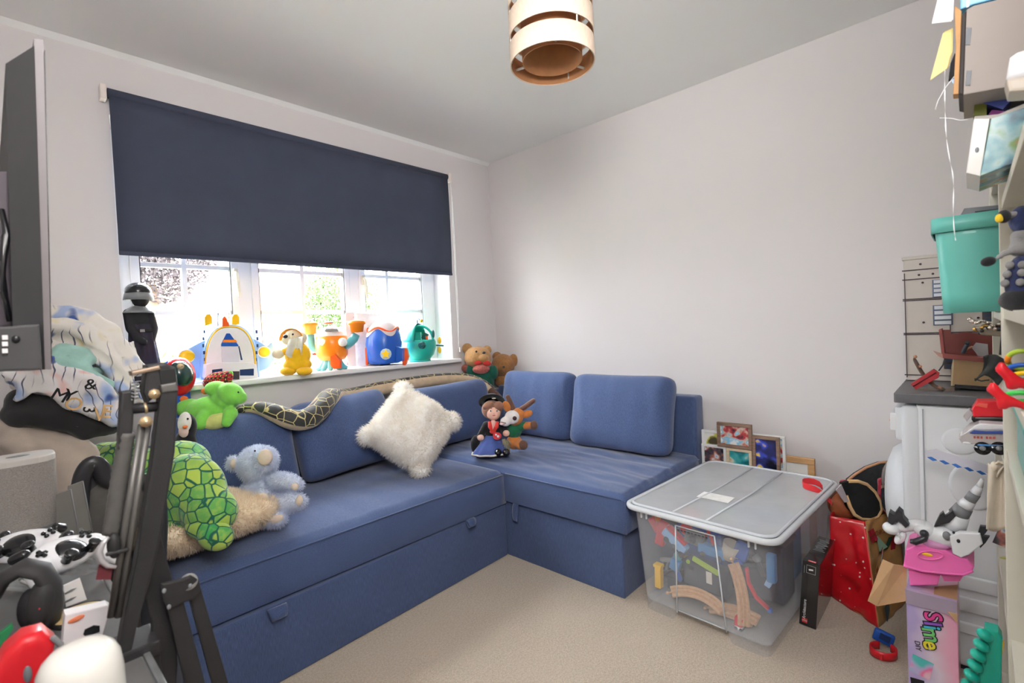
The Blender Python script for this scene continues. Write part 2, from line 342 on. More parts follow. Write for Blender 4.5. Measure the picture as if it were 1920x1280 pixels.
# ---------------- outside the window
t = NT('lawn'); v = t.coord(); t.set(Base_Color=t.ramp(t.noise(v, 3, 5), [(.3, C(128, 130, 112)), (.7, C(150, 152, 134))]), Roughness=.95); LAWN = t.m
struct('ground_outside', MB().bx(-14, 26, YW+.3, 40, -.6, -.5), LAWN)
def leaves(n, fn, size, seed):
    r = random.Random(seed); mb = MB()
    for i in range(n):
        p = fn(r); a = Vector((r.uniform(-1, 1), r.uniform(-1, 1), r.uniform(-1, 1))).normalized(); b = a.orthogonal().normalized(); k = size*r.uniform(.6, 1.4)
        mb.add([p-a*k, p+b*k*.5, p+a*k, p-b*k*.5], [(0, 1, 2, 3)], False)
    return mb
def ball(c, rx, ry, rz):
    def f(r):
        while 1:
            q = Vector((r.uniform(-1, 1), r.uniform(-1, 1), r.uniform(-1, 1)))
            if .25 < q.length < 1: return Vector((c[0]+q.x*rx, c[1]+q.y*ry, c[2]+q.z*rz))
    return f
LF = lambda n, a, b: mat(n, a, .35, 2.5, .8)
LEAFP = LF('purple_leaves', C(50, 42, 44), 0); LEAFG = LF('green_leaves', C(70, 92, 44), 0); BARK = mat('bark', C(96, 78, 62), rough=.9)
def tree(x, y, h, rx, rz, m, label, seed, n=14000):
    t = T('garden_tree', label, 'tree', (x, y, -.5), 'garden trees', rz=0)
    t.part('trunk', MB().tube([(0, 0, 0), (.05, 0, h*.4), (0, .05, h*.7)], [.16, .12, .06], 10), BARK)
    t.part('crown', leaves(n, ball((0, 0, h), rx, rx, rz), .038, seed), m, kind='stuff')
tree(1.85, 9.5, 3.75, 1.1, 1.45, LEAFP, 'dark purple-leaved tree in the left window panes', 3, 20000)
tree(6.1, 11.5, 2.6, 1.0, 1.2, LEAFG, 'pale green tree in the middle window panes', 4)
tree(9.2, 10.5, 2.6, .8, 1.3, LEAFG, 'pale green tree in the right window panes', 5)
hd = leaves(26000, lambda r: Vector((r.uniform(-3, 15), r.uniform(7.6, 8.6), r.uniform(-.45, 1.05))), .045, 6).build('hedge', LEAFG); tag(hd, 'long green hedge across the garden outside the window', 'hedge', kind='stuff')
hs = T('brick_house', 'pale brick house with a gable beyond the garden', 'house', (5.0, 17, -.5), rz=0)
hs.part('house_wall', MB().bx(-1.6, 2.8, 0, 4, 0, 3.4), mat('pale_brick', C(206, 176, 150), .15, 8, .9)); hs.part('roof', MB().prism([(-1.9, 3.3), (3.1, 3.3), (.6, 5.0)], -.2, 4.2), mat('roof_slate', C(150, 130, 124), .1, 6, .8))
for xx in (-.8, 1.2):
    q = hs.part('window', MB().bx(xx, xx+.9, -.05, .05, 1.5, 2.6, .02), WHITE); hs.part('pane', MB().bx(xx+.08, xx+.82, -.06, -.045, 1.58, 2.52), mat('far_glass', C(150, 165, 175), rough=.1), q)
# ================================================================== sofa
def denim(name, c0, c1, c2, rot=0, st=(1, 1, 1)):
    t = NT(name); v = t.coord(scale=st); a = t.noise(v, 800, 2, .6); b = t.noise(t.coord(), 5, 3); d = t.noise(t.coord(), 1100, 2)
    c = t.ramp(a, [(.28, c0), (.5, c1), (.72, c2)]); c = t.mix(t.ramp(b, [(.35, (0, 0, 0, 1)), (.75, (.3, .3, .3, 1))]), c, c0)
    t.set(Base_Color=c, Roughness=.9, Sheen_Weight=.35, Sheen_Roughness=.4); t.bump(t.math('ADD', a, d), .35, .0015); return t.m
DA, DB, DC = C(55, 70, 107), C(69, 87, 128), C(86, 105, 147)
DEN_V = denim('sofa_weave_upright', DA, DB, DC, st=(1, 1, .05)); DEN_T = denim('sofa_weave_seat', DA, DB, DC, st=(1, .06, 1)); DEN_X = denim('sofa_weave_chaise', DA, DB, DC, st=(.06, 1, 1))
SX0, SX1, SY0, SY1 = .33, 1.758, 1.74, YW-.02
so = T('corner_sofa', 'blue fabric L-shaped corner sofa bed along window and right walls', 'sofa', (1.5, 2.1, 0), rz=0)
def S(x, y, z): return Vector((x-1.5, y-2.1, z))
def slab(mb, x0, x1, y0, y1, z0, z1, bulge=.0, wr=.0, seed=0, nx=40, ny=26, edge=.02, over=None):
    """upholstered block: soft top with creases, straight sides"""
    def top(u, v):
        x = x0+(x1-x0)*u; y = y0+(y1-y0)*v; e = min(u*(x1-x0), (1-u)*(x1-x0), v*(y1-y0), (1-v)*(y1-y0)); k = min(1, e/edge); k = math.sqrt(max(0, 1-(1-k)**2))
        z = z1-edge+edge*k+bulge*(1-(2*u-1)**4)*(1-(2*v-1)**4)
        if wr: z += wr*k*(mnoise.noise(Vector((x*9+seed, y*3+x*4, seed)))+.6*mnoise.noise(Vector((x*22, y*7-x*11, seed))))
        return S(x, y, z)
    mb.grid(top, nx, ny)
    def side(u, v):
        P = 2*((x1-x0)+(y1-y0)); s = u*P; a = x1-x0; b = y1-y0
        if s < a: x, y = x0+s, y0
        elif s < a+b: x, y = x1, y0+s-a
        elif s < 2*a+b: x, y = x1-(s-a-b), y1
        else: x, y = x0, y1-(s-2*a-b)
        q = math.sin(v*math.pi)*.006
        nx_ = (-1 if x <= x0+1e-6 else 1 if x >= x1-1e-6 else 0); ny_ = (-1 if y <= y0+1e-6 else 1 if y >= y1-1e-6 else 0)
        return S(x+nx_*q, y+ny_*q, z0+(z1-edge-z0)*v)
    mb.grid(side, 96, 7, True); mb.add([S(x0, y0, z0), S(x1, y0, z0), S(x1, y1, z0), S(x0, y1, z0)], [(0, 1, 2, 3)], False); return mb
# pull-out base under the long seat stands a few centimetres proud and slightly askew
bs = MB().box((0, 0, 0), (SX1-SX0-.012, .72, .262), bev=.006)
so.part('drawer_base', bs, DEN_V, M=Matrix.Translation(S((SX0+SX1)/2-.002, SY0+.345, .133)) @ Matrix.Rotation(math.radians(1.6), 4, 'Z'))
so.part('chaise_base', MB().box(S((SX1+XR-.03)/2+.004, (1.075+SY1)/2, .14), (XR-.03-SX1-.008, SY1-1.075, .28), bev=.006), DEN_V)
so.part('long_seat', slab(MB(), SX0, SX1, SY0-.006, SY1-.1, .272, .436, .012, .004, 1, 60, 30), DEN_T)
so.part('chaise_seat', slab(MB(), SX1-.012, XR-.13, 1.045, SY1-.1, .287, .445, .014, .011, 4, 60, 80), DEN_X)
sm = MB(); sm.tube([S(SX0+.02, SY0-.008, .42), S(SX1-.02, SY0-.008, .42)], .003, 6); so.part('seam', sm, DEN_V)
sm = MB(); sm.tube([S(SX1-.0145, 1.06, .428), S(SX1-.0145, SY0-.02, .428)], .003, 6); sm.tube([S(SX1-.0145, 1.042, .425), S(SX1-.0145, 1.042, .29)], .003, 6); so.part('seam', sm, DEN_V)
so.part('backrest_frame', MB().box(S((SX0+XR-.03)/2, SY1-.05, .36), (XR-.03-SX0, .10, .72), bev=.02, seg=3), DEN_V)
so.part('backrest_frame', MB().box(S(XR-.075, (1.06+SY1-.1)/2, .375), (.11, SY1-.1-1.06, .75), bev=.02, seg=3), DEN_V)
def loop(c, ax, out, w, h, prj):
    """a sewn fabric loop: hangs down from a seam and curls away from the base"""
    ax = Vector(ax); out = Vector(out)
    def f(u, v):
        q = v*math.pi*2; z = -h*.5+h*.5*math.cos(q); d = prj*(.5-.5*math.cos(q))*.4+prj*.5*math.sin(q)*(1 if v < .5 else .3)
        return c+ax*(u-.5)*w*(1-.25*(1-math.cos(q))/2)+out*(d+.004)+Vector((0, 0, z))
    so.part('pull_strap', MB().grid(f, 4, 17), DEN_V, solid=.003)
p = hit(515, 1133, 1, SY0-.02); loop(S(p.x, SY0-.035, p.z), (1, 0, 0), (0, -1, 0), .062, .036, .03)
p = hit(880, 972, 1, SY0-.02); loop(S(p.x, SY0-.02, p.z), (1, 0, 0), (0, -1, 0), .05, .034, .026)
p = hit(966, 950, 0, SX1-.02); loop(S(SX1-.004, p.y+.006, .285), (0, 1, 0), (-1, 0, 0), .03, .085, .022)
# ---------------- loose back cushions
DEN_C = denim('cushion_weave', DA, DB, DC, st=(1, 1, .12))
def cushion(label, cx, cy, w, h, t, rz, tilt, z0, seed, lean_roll=0, wr=.012, pull=.05):
    """back cushion whose lower edge rests at z0 and leans back by tilt"""
    c = T('sofa_cushion', label, 'cushion', (cx, cy, z0), 'blue sofa back cushions', rz=rz)
    M = Matrix.Rotation(-math.radians(tilt), 4, 'X') @ Matrix.Rotation(math.radians(lean_roll), 4, 'Y') @ Matrix.Translation((0, 0, h/2-.005))
    o = c.part('cover', pillow(w, h, t, 36, .36, pull, wr, seed), DEN_C, M=M); weld(o)
    return c
QY = SY1-.20
cushion('blue back cushion at the left end of the sofa, behind blue plush', .695, QY-.105, .565, .40, .19, math.radians(1), 22, .468, 1, lean_roll=3)
cushion('blue back cushion in the middle under the snake toy', 1.265, QY-.09, .55, .405, .19, math.radians(0), 21, .468, 2, lean_roll=-3, wr=.016)
cushion('blue back cushion near the corner behind the cream fluffy cushion', 1.925, QY-.07, .735, .385, .18, math.radians(-2), 14, .462, 3, lean_roll=-1)
cushion('blue back cushion against right wall beside the deer plush', XR-.285, 2.05, .60, .43, .16, math.radians(-90), 12, .46, 4)
cushion('blue back cushion at the free end of the sofa by the storage box', XR-.325, 1.42, .63, .43, .18, math.radians(-88), 14, .46, 5, wr=.016)
# ================================================================== things on the window sill
SZ = .965
def sillT(name, label, cat, px, py, y=2.655, **k):
    p = hit(px, py, 1, y); return T(name, label, cat, (p.x, y, SZ), at=(px, py), **k)
BLK = plastic('gloss_black', C(26, 26, 30), .25, .4); BLKM = mat('matt_black', C(30, 29, 33), rough=.8, bump=.2); GRYS = plastic('silver_grey', C(128, 130, 134), .35); WHT = plastic('toy_white', C(244, 244, 248), .4)
YEL = plastic('toy_yellow', C(252, 200, 20)); ORG = plastic('toy_orange', C(250, 140, 22)); ORD = plastic('toy_dark_orange', C(246, 92, 30)); BLU = plastic('toy_blue', C(28, 92, 190)); SKY = plastic('toy_pale_blue', C(150, 192, 240)); TEAL = plastic('toy_teal', C(30, 176, 156)); RED = plastic('toy_red', C(220, 32, 44)); DRK = plastic('toy_dark_teal', C(16, 92, 88)); NAVY = plastic('toy_navy', C(36, 62, 110)); PT = plastic('toy_grey_teal', C(96, 176, 186))
# ---- plain caped figure (generic: smooth round helmet, no mask)
t = sillT('toy_figure', 'tall black toy figure in a cape and smooth helmet beside the window frame', 'toy figure', 272, 712, 2.66, rz=0); s = t.s
hd = t.part('helmet', MB().ell(t.P(258, 532), (21*s, 20*s, 18*s), nu=24, nv=16), BLK)
t.part('helmet_rim', MB().lathe([(20*s, 0), (22*s, -6*s), (24*s, -16*s), (22*s, -16*s), (17*s, -3*s)], 24, Matrix.Translation(t.P(258, 531, 1*s))), GRYS, hd)
t.part('head', MB().ell(t.P(262, 544, -3*s), (14*s, 14*s, 17*s)), BLKM)
t.part('collar', MB().grid(lambda u, v: t.P(259, 558, 0)+Vector((math.cos(u*6.283)*(8+v*17)*s, math.sin(u*6.283)*(7+v*12)*s, -(v**1.3)*13*s)), 28, 6, True), GRYS, solid=.003)
t.blob('body', BLKM, [(260, 583, 0, 20, 12, 25), (262, 600, 0, 18, 11, 16), ((240, 572, 2, 9), (244, 600, -6, 8), (256, 618, -14, 7), (268, 625, -18, 6.5)), ((280, 575, 4, 8), (288, 600, 2, 7), (284, 620, -4, 6))], .004, 3)
fd = MB().grid(lambda u, v: t.P(262+v*12, 592+v*104, 0)+Vector((math.cos(u*6.283)*(17+v*9+1.2*math.cos(u*50))*s, math.sin(u*6.283)*(12+v*6+1.2*math.cos(u*50))*s, 0)), 60, 12, True)
t.part('robe', fd, mat('robe_cloth', C(44, 40, 54), rough=.85, bump=.3))
t.part('cape', MB().grid(lambda u, v: t.P(238+u*40*(1-.1*v)-4*v+v*12, 562+v*135, (14-9*abs(u-.3)+2*math.cos(u*30))*s), 24, 14), BLKM, solid=.003)
t.part('belt', MB().box(t.P(264, 604, -11*s), (32*s, 6*s, 6*s), bev=.002), BLK); t.part('buckle', MB().box(t.P(266, 604, -15*s), (7*s, 2*s, 5*s), bev=.001), GRYS)
for px in (266, 284): t.part('boot', MB().box(t.P(px, 706, -2*s), (13*s, 22*s, 14*s), bev=.005, seg=3), BLK)
# ---- white winged toy spacecraft
t = sillT('toy_spacecraft', 'white toy spacecraft with pale blue wings and yellow round lamps on the sill', 'toy', 433, 697, 2.665, rz=0); s = t.s
def px_prism(t, pts, d0, d1, bev=.002, **k):
    q = [t.P(p[0], p[1], d0*t.s) for p in pts]; return MB().prism([(a.x, a.z) for a in q], d0*t.s, d1*t.s, bev, **k)
def arch(cx, top, bot, w, n=18, e=2.4, wb=1.0):
    """egg-like outline: round top, narrower straight foot"""
    pts = []
    for i in range(n+1):
        q = math.pi*(1-i/n); c, si = math.cos(q), math.sin(q); pts.append((cx+math.copysign(abs(c)**(2/e), c)*w, (top+bot)/2+ (bot-top)*.5-abs(si)**(2/e)*(bot-top)*1.0))
    return [(pts[0][0]*wb+cx*(1-wb), bot)]+pts[1:-1]+[(pts[-1][0]*wb+cx*(1-wb), bot)]
hull = t.part('hull', px_prism(t, arch(432, 593, 697, 55, 22, 2.5), 0, 38, .012, seg=4, smooth=True), SKY)
t.part('front_panel', px_prism(t, arch(431, 599, 694, 46, 22, 2.6), -5, 2, .004, seg=3, smooth=True), WHT, hull)
t.part('trim_line', MB().tube([t.P(a, b, -1*s) for a, b in arch(431, 597, 694, 48, 22, 2.6)], 1.6*s, 6), YEL, hull)
t.part('window', px_prism(t, [(424, 610), (430, 610), (446, 632), (446, 634), (414, 634), (414, 630)], -6.5, -4, 0), BLU); t.part('window_band', px_prism(t, [(419, 622), (441, 622), (444, 627), (416, 627)], -7, -6.3, 0), ORG)
t.part('door', px_prism(t, [(414, 636), (446, 636), (448, 664), (437, 671), (416, 666)], -6.5, -4, .0008), plastic('panel_lilac', C(230, 228, 240)))
t.part('red_knob', MB().ell(t.P(439, 671, -7*s), (3.2*s, 2*s, 3.8*s)), RED); t.part('slot', px_prism(t, [(446, 634), (448, 634), (454, 660), (451, 660)], -6, -4.5, 0), NAVY)
t.part('foot_bar', px_prism(t, [(385, 668), (398, 664), (468, 664), (480, 668), (484, 692), (478, 697), (388, 697), (383, 692)], -14, 20, .006, seg=3, smooth=True), WHT)
for x0, x1 in ((397, 416), (449, 475)): t.part('foot_window', px_prism(t, [(x0, 678), (x1, 676), (x1, 689), (x0, 689)], -14.8, -12, 0), NAVY)
t.part('grille', px_prism(t, [(416, 681), (448, 681), (448, 696), (416, 696)], -15.2, -12, 0), mat('dark_grille', C(60, 58, 62)))
for sg, pts in ((-1, [(395, 618), (372, 628), (340, 645), (330, 660), (332, 682), (350, 694), (392, 694)]), (1, [(470, 618), (490, 628), (500, 634), (508, 626), (515, 640), (514, 660), (500, 676), (478, 684)])):
    w_ = t.part('wing', px_prism(t, pts, 14, 26, .004, seg=3, smooth=True), SKY)
    cx, cy, r = ((349, 653, 13) if sg < 0 else (494, 645, 11))
    t.part('round_lamp', MB().ell(t.P(cx, cy, 13*s), (r*s, 5*s, r*.85*s)), YEL, w_); t.part('lamp_rim', MB().tube([t.P(cx+math.cos(q)*r*1.08, cy+math.sin(q)*r*.92, 12.5*s) for q in [i*.3307 for i in range(19)]], 1.4*s, 6, closed=True), WHT, w_)
for cx in (390, 441):
    t.part('ear_fin', px_prism(t, [(cx-6, 596), (cx-7, 580), (cx-3, 574), (cx+3, 574), (cx+7, 580), (cx+7, 592)], 6, 14, .003, seg=3, smooth=True), YEL)
t.part('nose_fin', px_prism(t, [(416, 597), (416, 582), (420, 577), (424, 581), (430, 597)], -2, 8, .002), ORD)
for cx in (408, 428): t.part('aerial', MB().cyl(t.P(cx, 597, 14*s), t.P(cx, 572, 14*s), 1.1*s, n=8), GRYS)
for i in range(5):
    for sg in (-1, 1): t.part('hull_window', MB().box(t.P(431+sg*(49+2*math.sin(i)), 607+i*13, -1*s), (3*s, 2*s, 6*s), bev=.0006), NAVY)
# ---- plush dog in raincoat
t = sillT('plush_dog', 'small cream plush dog in a yellow raincoat with a muslin cloth', 'soft toy', 556, 702, 2.60); s = t.s
CRM = fabric('cream_plush', C(232, 218, 186)); YCL = fabric('yellow_cloth', C(246, 190, 26)); OCL = fabric('orange_cloth', C(246, 160, 40)); MUS = fabric('muslin', C(232, 228, 214))
t.blob('coat', YCL, [(558, 665, 0, 24, 18, 24), (558, 684, 0, 26, 19, 14)], .004, 4)
for px in (541, 571): t.part('boot', MB().ell(t.P(px, 696, -10*s), (14*s, 16*s, 8*s)), YCL)
hd = t.blob('head', CRM, [(550, 634, -2, 17, 16, 17), (540, 638, -14, 11, 9, 9), (565, 634, 2, 10, 10, 12)], .004, 3)
t.part('nose', MB().ell(t.P(535, 631, -22*s), (4.5*s, 3*s, 3.6*s)), BLK, hd); t.part('eye', MB().ell(t.P(549, 627, -17*s), 1.8*s), BLK, hd)
t.part('hood', MB().grid(lambda u, v: t.P(551, 634, 0)+Vector((-math.cos(math.pi*u)*22*s*(1-.3*v), (-12+26*v)*s, (math.sin(math.pi*u)*22*(1-.25*v)-4)*s)), 18, 8), OCL, solid=.004)
t.blob('arm', YCL, [((541, 655, -8, 6), (530, 662, -16, 6))], .004, 2); t.part('paw', MB().ell(t.P(522, 664, -18*s), (11*s, 8*s, 9*s)), CRM)
t.part('cloth', MB().grid(lambda u, v: t.P(541+u*29-6*v+10*math.sin(u*3)*v, 636+v*(28+8*math.sin(u*9))-u*6, (-20-6*math.sin(u*8+v*2))*s), 18, 14), MUS, solid=.002)
# ---- orange robot toy with cup hands
t = sillT('toy_robot', 'round orange toy robot with teal arms, cup hands and legs', 'toy', 622, 693, 2.68); s = t.s
bd = t.part('body', MB().lathe([(1*s, -30*s), (22*s, -29*s), (28*s, -20*s), (29*s, 0), (28*s, 14*s), (24*s, 18*s)], 32, Matrix.Translation(t.P(622, 645))), ORG)
t.part('dome', MB().lathe([(27*s, 12*s), (26*s, 20*s), (19*s, 29*s), (8*s, 33*s), (.5*s, 34*s)], 32, Matrix.Translation(t.P(622, 645))), WHT); t.part('dome_cap', MB().ell(t.P(615, 605, -10*s), (10*s, 8*s, 2.6*s)), ORD); t.part('screen', px_prism(t, [(608, 621), (611, 616), (632, 616), (635, 621)], -27, -20, .001), GRYS)
for cx in (606, 642): t.part('porthole', MB().lathe([(.5*s, 3*s), (6*s, 2.4*s), (8*s, 0), (8*s, -3*s)], 20, Matrix.Translation(t.P(cx, 641, -26*s)) @ Matrix.Rotation(math.pi/2, 4, 'X')), WHT, bd)
for sg, pts in ((-1, [(597, 655, -4), (584, 650, -6), (582, 636, -6), (583, 626, -6)]), (1, [(648, 648, -4), (656, 642, -6), (664, 634, -6), (668, 626, -6)])):
    a = t.part('arm', MB().tube([t.P(p[0], p[1], p[2]*s) for p in pts], [8*s, 8*s, 8*s, 7*s], 14), PT)
    cx, cy = ((581, 616) if sg < 0 else (669, 612)); t.part('cup_hand', MB().lathe([(1*s, -11*s), (11*s, -10*s), (13*s, 3*s), (16*s, 5*s), (16*s, 10*s), (12*s, 11*s), (.5*s, 10*s)], 24, Matrix.Translation(t.P(cx, cy, -6*s))), ORG, a)
for q in (-150, -115, -80, -40, 20, 150):
    c_, s_ = math.cos(math.radians(q)), math.sin(math.radians(q)); t.part('leg', MB().tube([t.P(622, 668)+Vector((c_*10*s, s_*8*s, 0)), t.P(622, 680)+Vector((c_*14*s, s_*11*s, 0)), t.P(622, 689)+Vector((c_*22*s, s_*16*s, 0)), t.P(622, 691)+Vector((c_*29*s, s_*20*s, 0))], [7*s, 6*s, 5*s, 3*s], 10), PT)
t.part('front_flap', px_prism(t, [(619, 668), (627, 664), (638, 676), (638, 690), (626, 692), (619, 684)], -30, -22, .003), ORD); t.part('side_fin', px_prism(t, [(578, 664), (592, 661), (594, 666)], -6, 0, .001), RED)
# ---- greeting card
t = sillT('greeting_card', 'white folded greeting card with red print between robot and blue rocket', 'card', 682, 690, 2.72, rz=0); s = t.s
CARD = NT('card_print'); v = CARD.coord(scale=(1, 1, 1)); f = CARD.noise(v, 24, 3); CARD.set(Base_Color=CARD.ramp(f, [(.60, C(246, 240, 240)), (.66, C(226, 130, 140)), (.74, C(196, 60, 80))]), Roughness=.6); CARD = CARD.m
t.part('front_leaf', px_prism(t, [(651, 690), (648, 590), (664, 588), (668, 690)], 0, .8, 0), CARD); t.part('back_leaf', px_prism(t, [(660, 690), (662, 590), (712, 592), (710, 688)], 6, 6.8, 0), mat('card_stock', C(246, 246, 246)))
# ---- blue egg rocket
t = sillT('toy_rocket', 'blue egg-shaped toy rocket with white drip nose and orange fins', 'toy', 722, 683, 2.67); s = t.s
MR = Matrix.Translation(t.P(722, 683))
prof = [(27, 3), (31, 10), (32, 25), (33, 40), (31, 55), (26, 68), (18, 78), (9, 83), (.5, 84)]
body = t.part('body', MB().lathe([(.5*s, 3*s)]+[(r*s, z*s) for r, z in prof], 40, MR), BLU)
nose = MB(); nv = 12
def nz(u, v):
    q = u*6.283; low = 60+7*math.cos(q*4+.5)-8*(1-abs(math.cos(q)))*0; z = low+(84.6-low)*v; r = 0
    for (r0, z0), (r1, z1) in zip(prof[:-1], prof[1:]):
        if z0 <= z <= z1: r = r0+(r1-r0)*(z-z0)/(z1-z0)
    return t.P(722, 683)+Vector((math.cos(q)*(r+1.2)*s, math.sin(q)*(r+1.2)*s, z*s))
t.part('drip_nose', nose.grid(nz, 48, nv, True), plastic('nose_pale', C(226, 214, 214)))
zz = MB(); zz.tube([t.P(722, 683)+Vector((math.cos(q)*s*(28.5), math.sin(q)*s*28.5, (66+4*math.cos(q*4+.5))*s)) for q in [i*.1309 for i in range(48)]], 1.7*s, 6, closed=True); t.part('orange_stripe', zz, ORD)
for sg in (-1, 1):
    t.part('fin', px_prism(t, [(722+sg*32, 650), (722+sg*40, 652), (722+sg*44, 668), (722+sg*38, 684), (722+sg*33, 684), (722+sg*30, 668)], -6, 6, .003, seg=3, smooth=True), ORD)
    t.part('side_block', px_prism(t, [(722+sg*20, 648), (722+sg*33, 652), (722+sg*33, 676), (722+sg*20, 680)], -20, 4, .004), BLU)
star = [(722+1+math.cos(math.radians(90+36*i))*(9 if i % 2 == 0 else 4.4), 663-math.sin(math.radians(90+36*i))*(9 if i % 2 == 0 else 4.4)) for i in range(10)]
t.part('star_badge', px_prism(t, [(722+1+math.cos(i*.524)*10.5, 663-math.sin(i*.524)*10.5) for i in range(12)], -33.5, -30, .0008), plastic('badge_pale', C(188, 210, 226))); t.part('star', px_prism(t, star, -35, -33, .0005), YEL)
t.part('foot', MB().lathe([(.5*s, 0), (9*s, 0), (9*s, 5*s)], 16, MR), NAVY)
# ---- teal submarine
t = sillT('toy_submarine', 'round teal toy submarine with open bubble window and propeller', 'toy', 788, 679, 2.68); s = t.s
MR = Matrix.Translation(t.P(788, 679))
t.part('hull', MB().lathe([(.5*s, 2*s), (18*s, 3*s), (27*s, 12*s), (31*s, 25*s), (31*s, 36*s), (29*s, 40*s), (26*s, 40*s), (26*s, 30*s), (.5*s, 28*s)], 36, MR), TEAL)
bub = MB()
bub.grid(lambda u, v: t.P(788, 679)+Vector((math.cos(2.6+u*3.3-4.4+3.1)*31*s*math.cos(v*1.5), (math.sin(2.6+u*3.3-4.4+3.1)*31*s*math.cos(v*1.5)), (38+33*math.sin(v*1.5))*s)), 24, 10)
t.part('canopy', bub, TEAL, solid=.004)
t.part('canopy_frame', MB().tube([t.P(788-24*math.cos(q), 679-38-28*math.sin(q), -16*math.cos(q*0)*s*(1-.5*math.sin(q))) for q in [i*math.pi/16 for i in range(17)]], 2.2*s, 8), TEAL)
t.part('seat', MB().box(t.P(784, 636, 2*s), (12*s, 8*s, 22*s), bev=.003), TEAL); t.part('pilot_panel', MB().box(t.P(797, 632, -2*s), (10*s, 4*s, 12*s), (0, .5, 0), bev=.002), DRK); t.part('lever', MB().cyl(t.P(801, 640, -8*s), t.P(800, 632, -8*s), 2*s, n=8), ORD)
t.part('port', MB().lathe([(.5*s, 3*s), (5*s, 2.5*s), (7*s, 0), (7*s, -3*s)], 20, Matrix.Translation(t.P(791, 649, -30*s)) @ Matrix.Rotation(math.pi/2, 4, 'X')), DRK)
t.part('nozzle', MB().cyl(t.P(762, 658, -8*s), t.P(776, 658, -18*s), 4.5*s, 6*s, n=14), DRK); t.part('tail_shaft', MB().cyl(t.P(815, 649, 4*s), t.P(832, 650, 4*s), 1.4*s, n=8), DRK)
for dz in (-9, 9): t.part('propeller_blade', MB().ell(t.P(824, 649+dz, 6*s), (3.4*s, 2*s, 6.5*s)), YEL)
t.part('aerial', MB().tube([t.P(784, 611), t.P(782, 603), t.P(785, 599), t.P(788, 603)], 1.4*s, 8), NAVY); t.part('lamp', MB().ell(t.P(790, 603), 3*s), YEL); t.part('side_fin', MB().ell(t.P(812, 628, -14*s), (3*s, 4*s, 8*s)), DRK)
t.part('base_ring', MB().lathe([(16*s, 0), (20*s, 0), (20*s, 4*s), (16*s, 4*s)], 24, MR), TEAL)
# ================================================================== soft toys and cushions on the sofa
def cells(name, line, c0, c1, scale, w=.06, rough=.85, rnd=1.0, coordscale=(1, 1, 1), out='Object'):
    """scale pattern: cells outlined by a net of lines"""
    t = NT(name); v = t.coord(out, coordscale); a = t.n('ShaderNodeTexVoronoi', feature='DISTANCE_TO_EDGE'); a.inputs['Scale'].default_value = scale; a.inputs['Randomness'].default_value = rnd; t.l(v, a.inputs['Vector'])
    b = t.n('ShaderNodeTexVoronoi', feature='F1'); b.inputs['Scale'].default_value = scale; b.inputs['Randomness'].default_value = rnd; t.l(v, b.inputs['Vector'])
    sep = t.n('ShaderNodeSeparateColor'); t.l(b.outputs['Color'], sep.inputs[0])
    cell = t.mix(sep.outputs[0], c0, c1); cell = t.mix(t.ramp(t.noise(v, scale*1.4, 2), [(.45, (0, 0, 0, 1)), (.75, (.7, .7, .7, 1))]), cell, c1)
    f = t.ramp(a.outputs['Distance'], [(w*.6, (0, 0, 0, 1)), (w*1.3, (1, 1, 1, 1))]); t.set(Base_Color=t.mix(f, line, cell), Roughness=rough, Sheen_Weight=.3); t.bump(f, .3, .002); return t.m
def surfT(name, label, cat, px, py, ax, val, z=None, **k):
    p = hit(px, py, ax, val)
    if z is not None: p.z = z
    return T(name, label, cat, p, at=(px, py), **k)
# ---- cream fluffy cushion
t = surfT('fluffy_cushion', 'cream shaggy square cushion stood on one corner against the sofa back', 'cushion', 797, 893, 2, .445, rz=math.radians(-24)); s = t.s
CRF = fabric('cream_wool', C(254, 248, 240)); M = Matrix.Translation((-.03, .125, .222)) @ Matrix.Rotation(math.radians(-32), 4, 'X') @ Matrix.Rotation(math.radians(42), 4, 'Y')
o = t.part('cover', pillow(.345, .345, .22, 30, .6, -.02, .05, 9, p=6), CRF, M=M); weld(o)
FURC = furmat('cream_fur', C(255, 250, 242)); fur(o, 15000, .024, .0011, FURC, seed=2, jitter=.5, clump=38, out=lambda p: Vector((p.x*.2, p.y, p.z*.2)))
for sx, sz in ((-1, -1), (1, -1), (-1, 1), (1, 1)):
    q = t.part('corner_tuft', MB().ell((sx*.152, 0, sz*.152), (.046, .036, .046)), CRF, o)
    fur(o, 900, .022, .0011, FURC, seed=7+sx+2*sz, jitter=.6, src=q)
# ---- sheepskin cushion under the turtle
t = surfT('sheepskin_cushion', 'beige faux-fur cushion lying flat on left end of the sofa seat', 'cushion', 420, 1030, 2, .445, rz=math.radians(6)); s = t.s
BGF = fabric('beige_wool', C(246, 230, 206)); o = t.part('cover', pillow(.40, .42, .13, 28, .45, .06, .012, 5), BGF, M=Matrix.Translation((-.01, .15, .078)) @ Matrix.Rotation(math.radians(84), 4, 'X')); weld(o)
fur(o, 22000, .024, .0012, furmat('beige_fur', C(252, 237, 216)), seed=4, jitter=.7, out=lambda p: Vector((p.x*.2, p.y, p.z*.2)))
# ---- green turtle-shell plush
t = surfT('turtle_plush', 'large green plush turtle shell with yellow-green scales slumped at sofa end', 'soft toy', 400, 1030, 2, .50); s = t.s
TUR = cells('turtle_scales', C(14, 96, 78), C(40, 158, 84), C(176, 202, 84), 28, .06, rnd=.75)
t.blob('shell', TUR, [(300, 905, 60, 75, 55, 75, 0), (365, 915, 30, 60, 45, 70, -20), (395, 960, 5, 52, 40, 48), (340, 870, 80, 60, 45, 50), (230, 860, 110, 55, 40, 42, -15), (195, 855, 120, 34, 34, 34), (330, 960, 30, 50, 40, 50)], .012, 26)
t.blob('flipper', TUR, [(405, 1005, -22, 32, 24, 26, 12), (385, 985, -10, 36, 26, 24)], .007, 5)
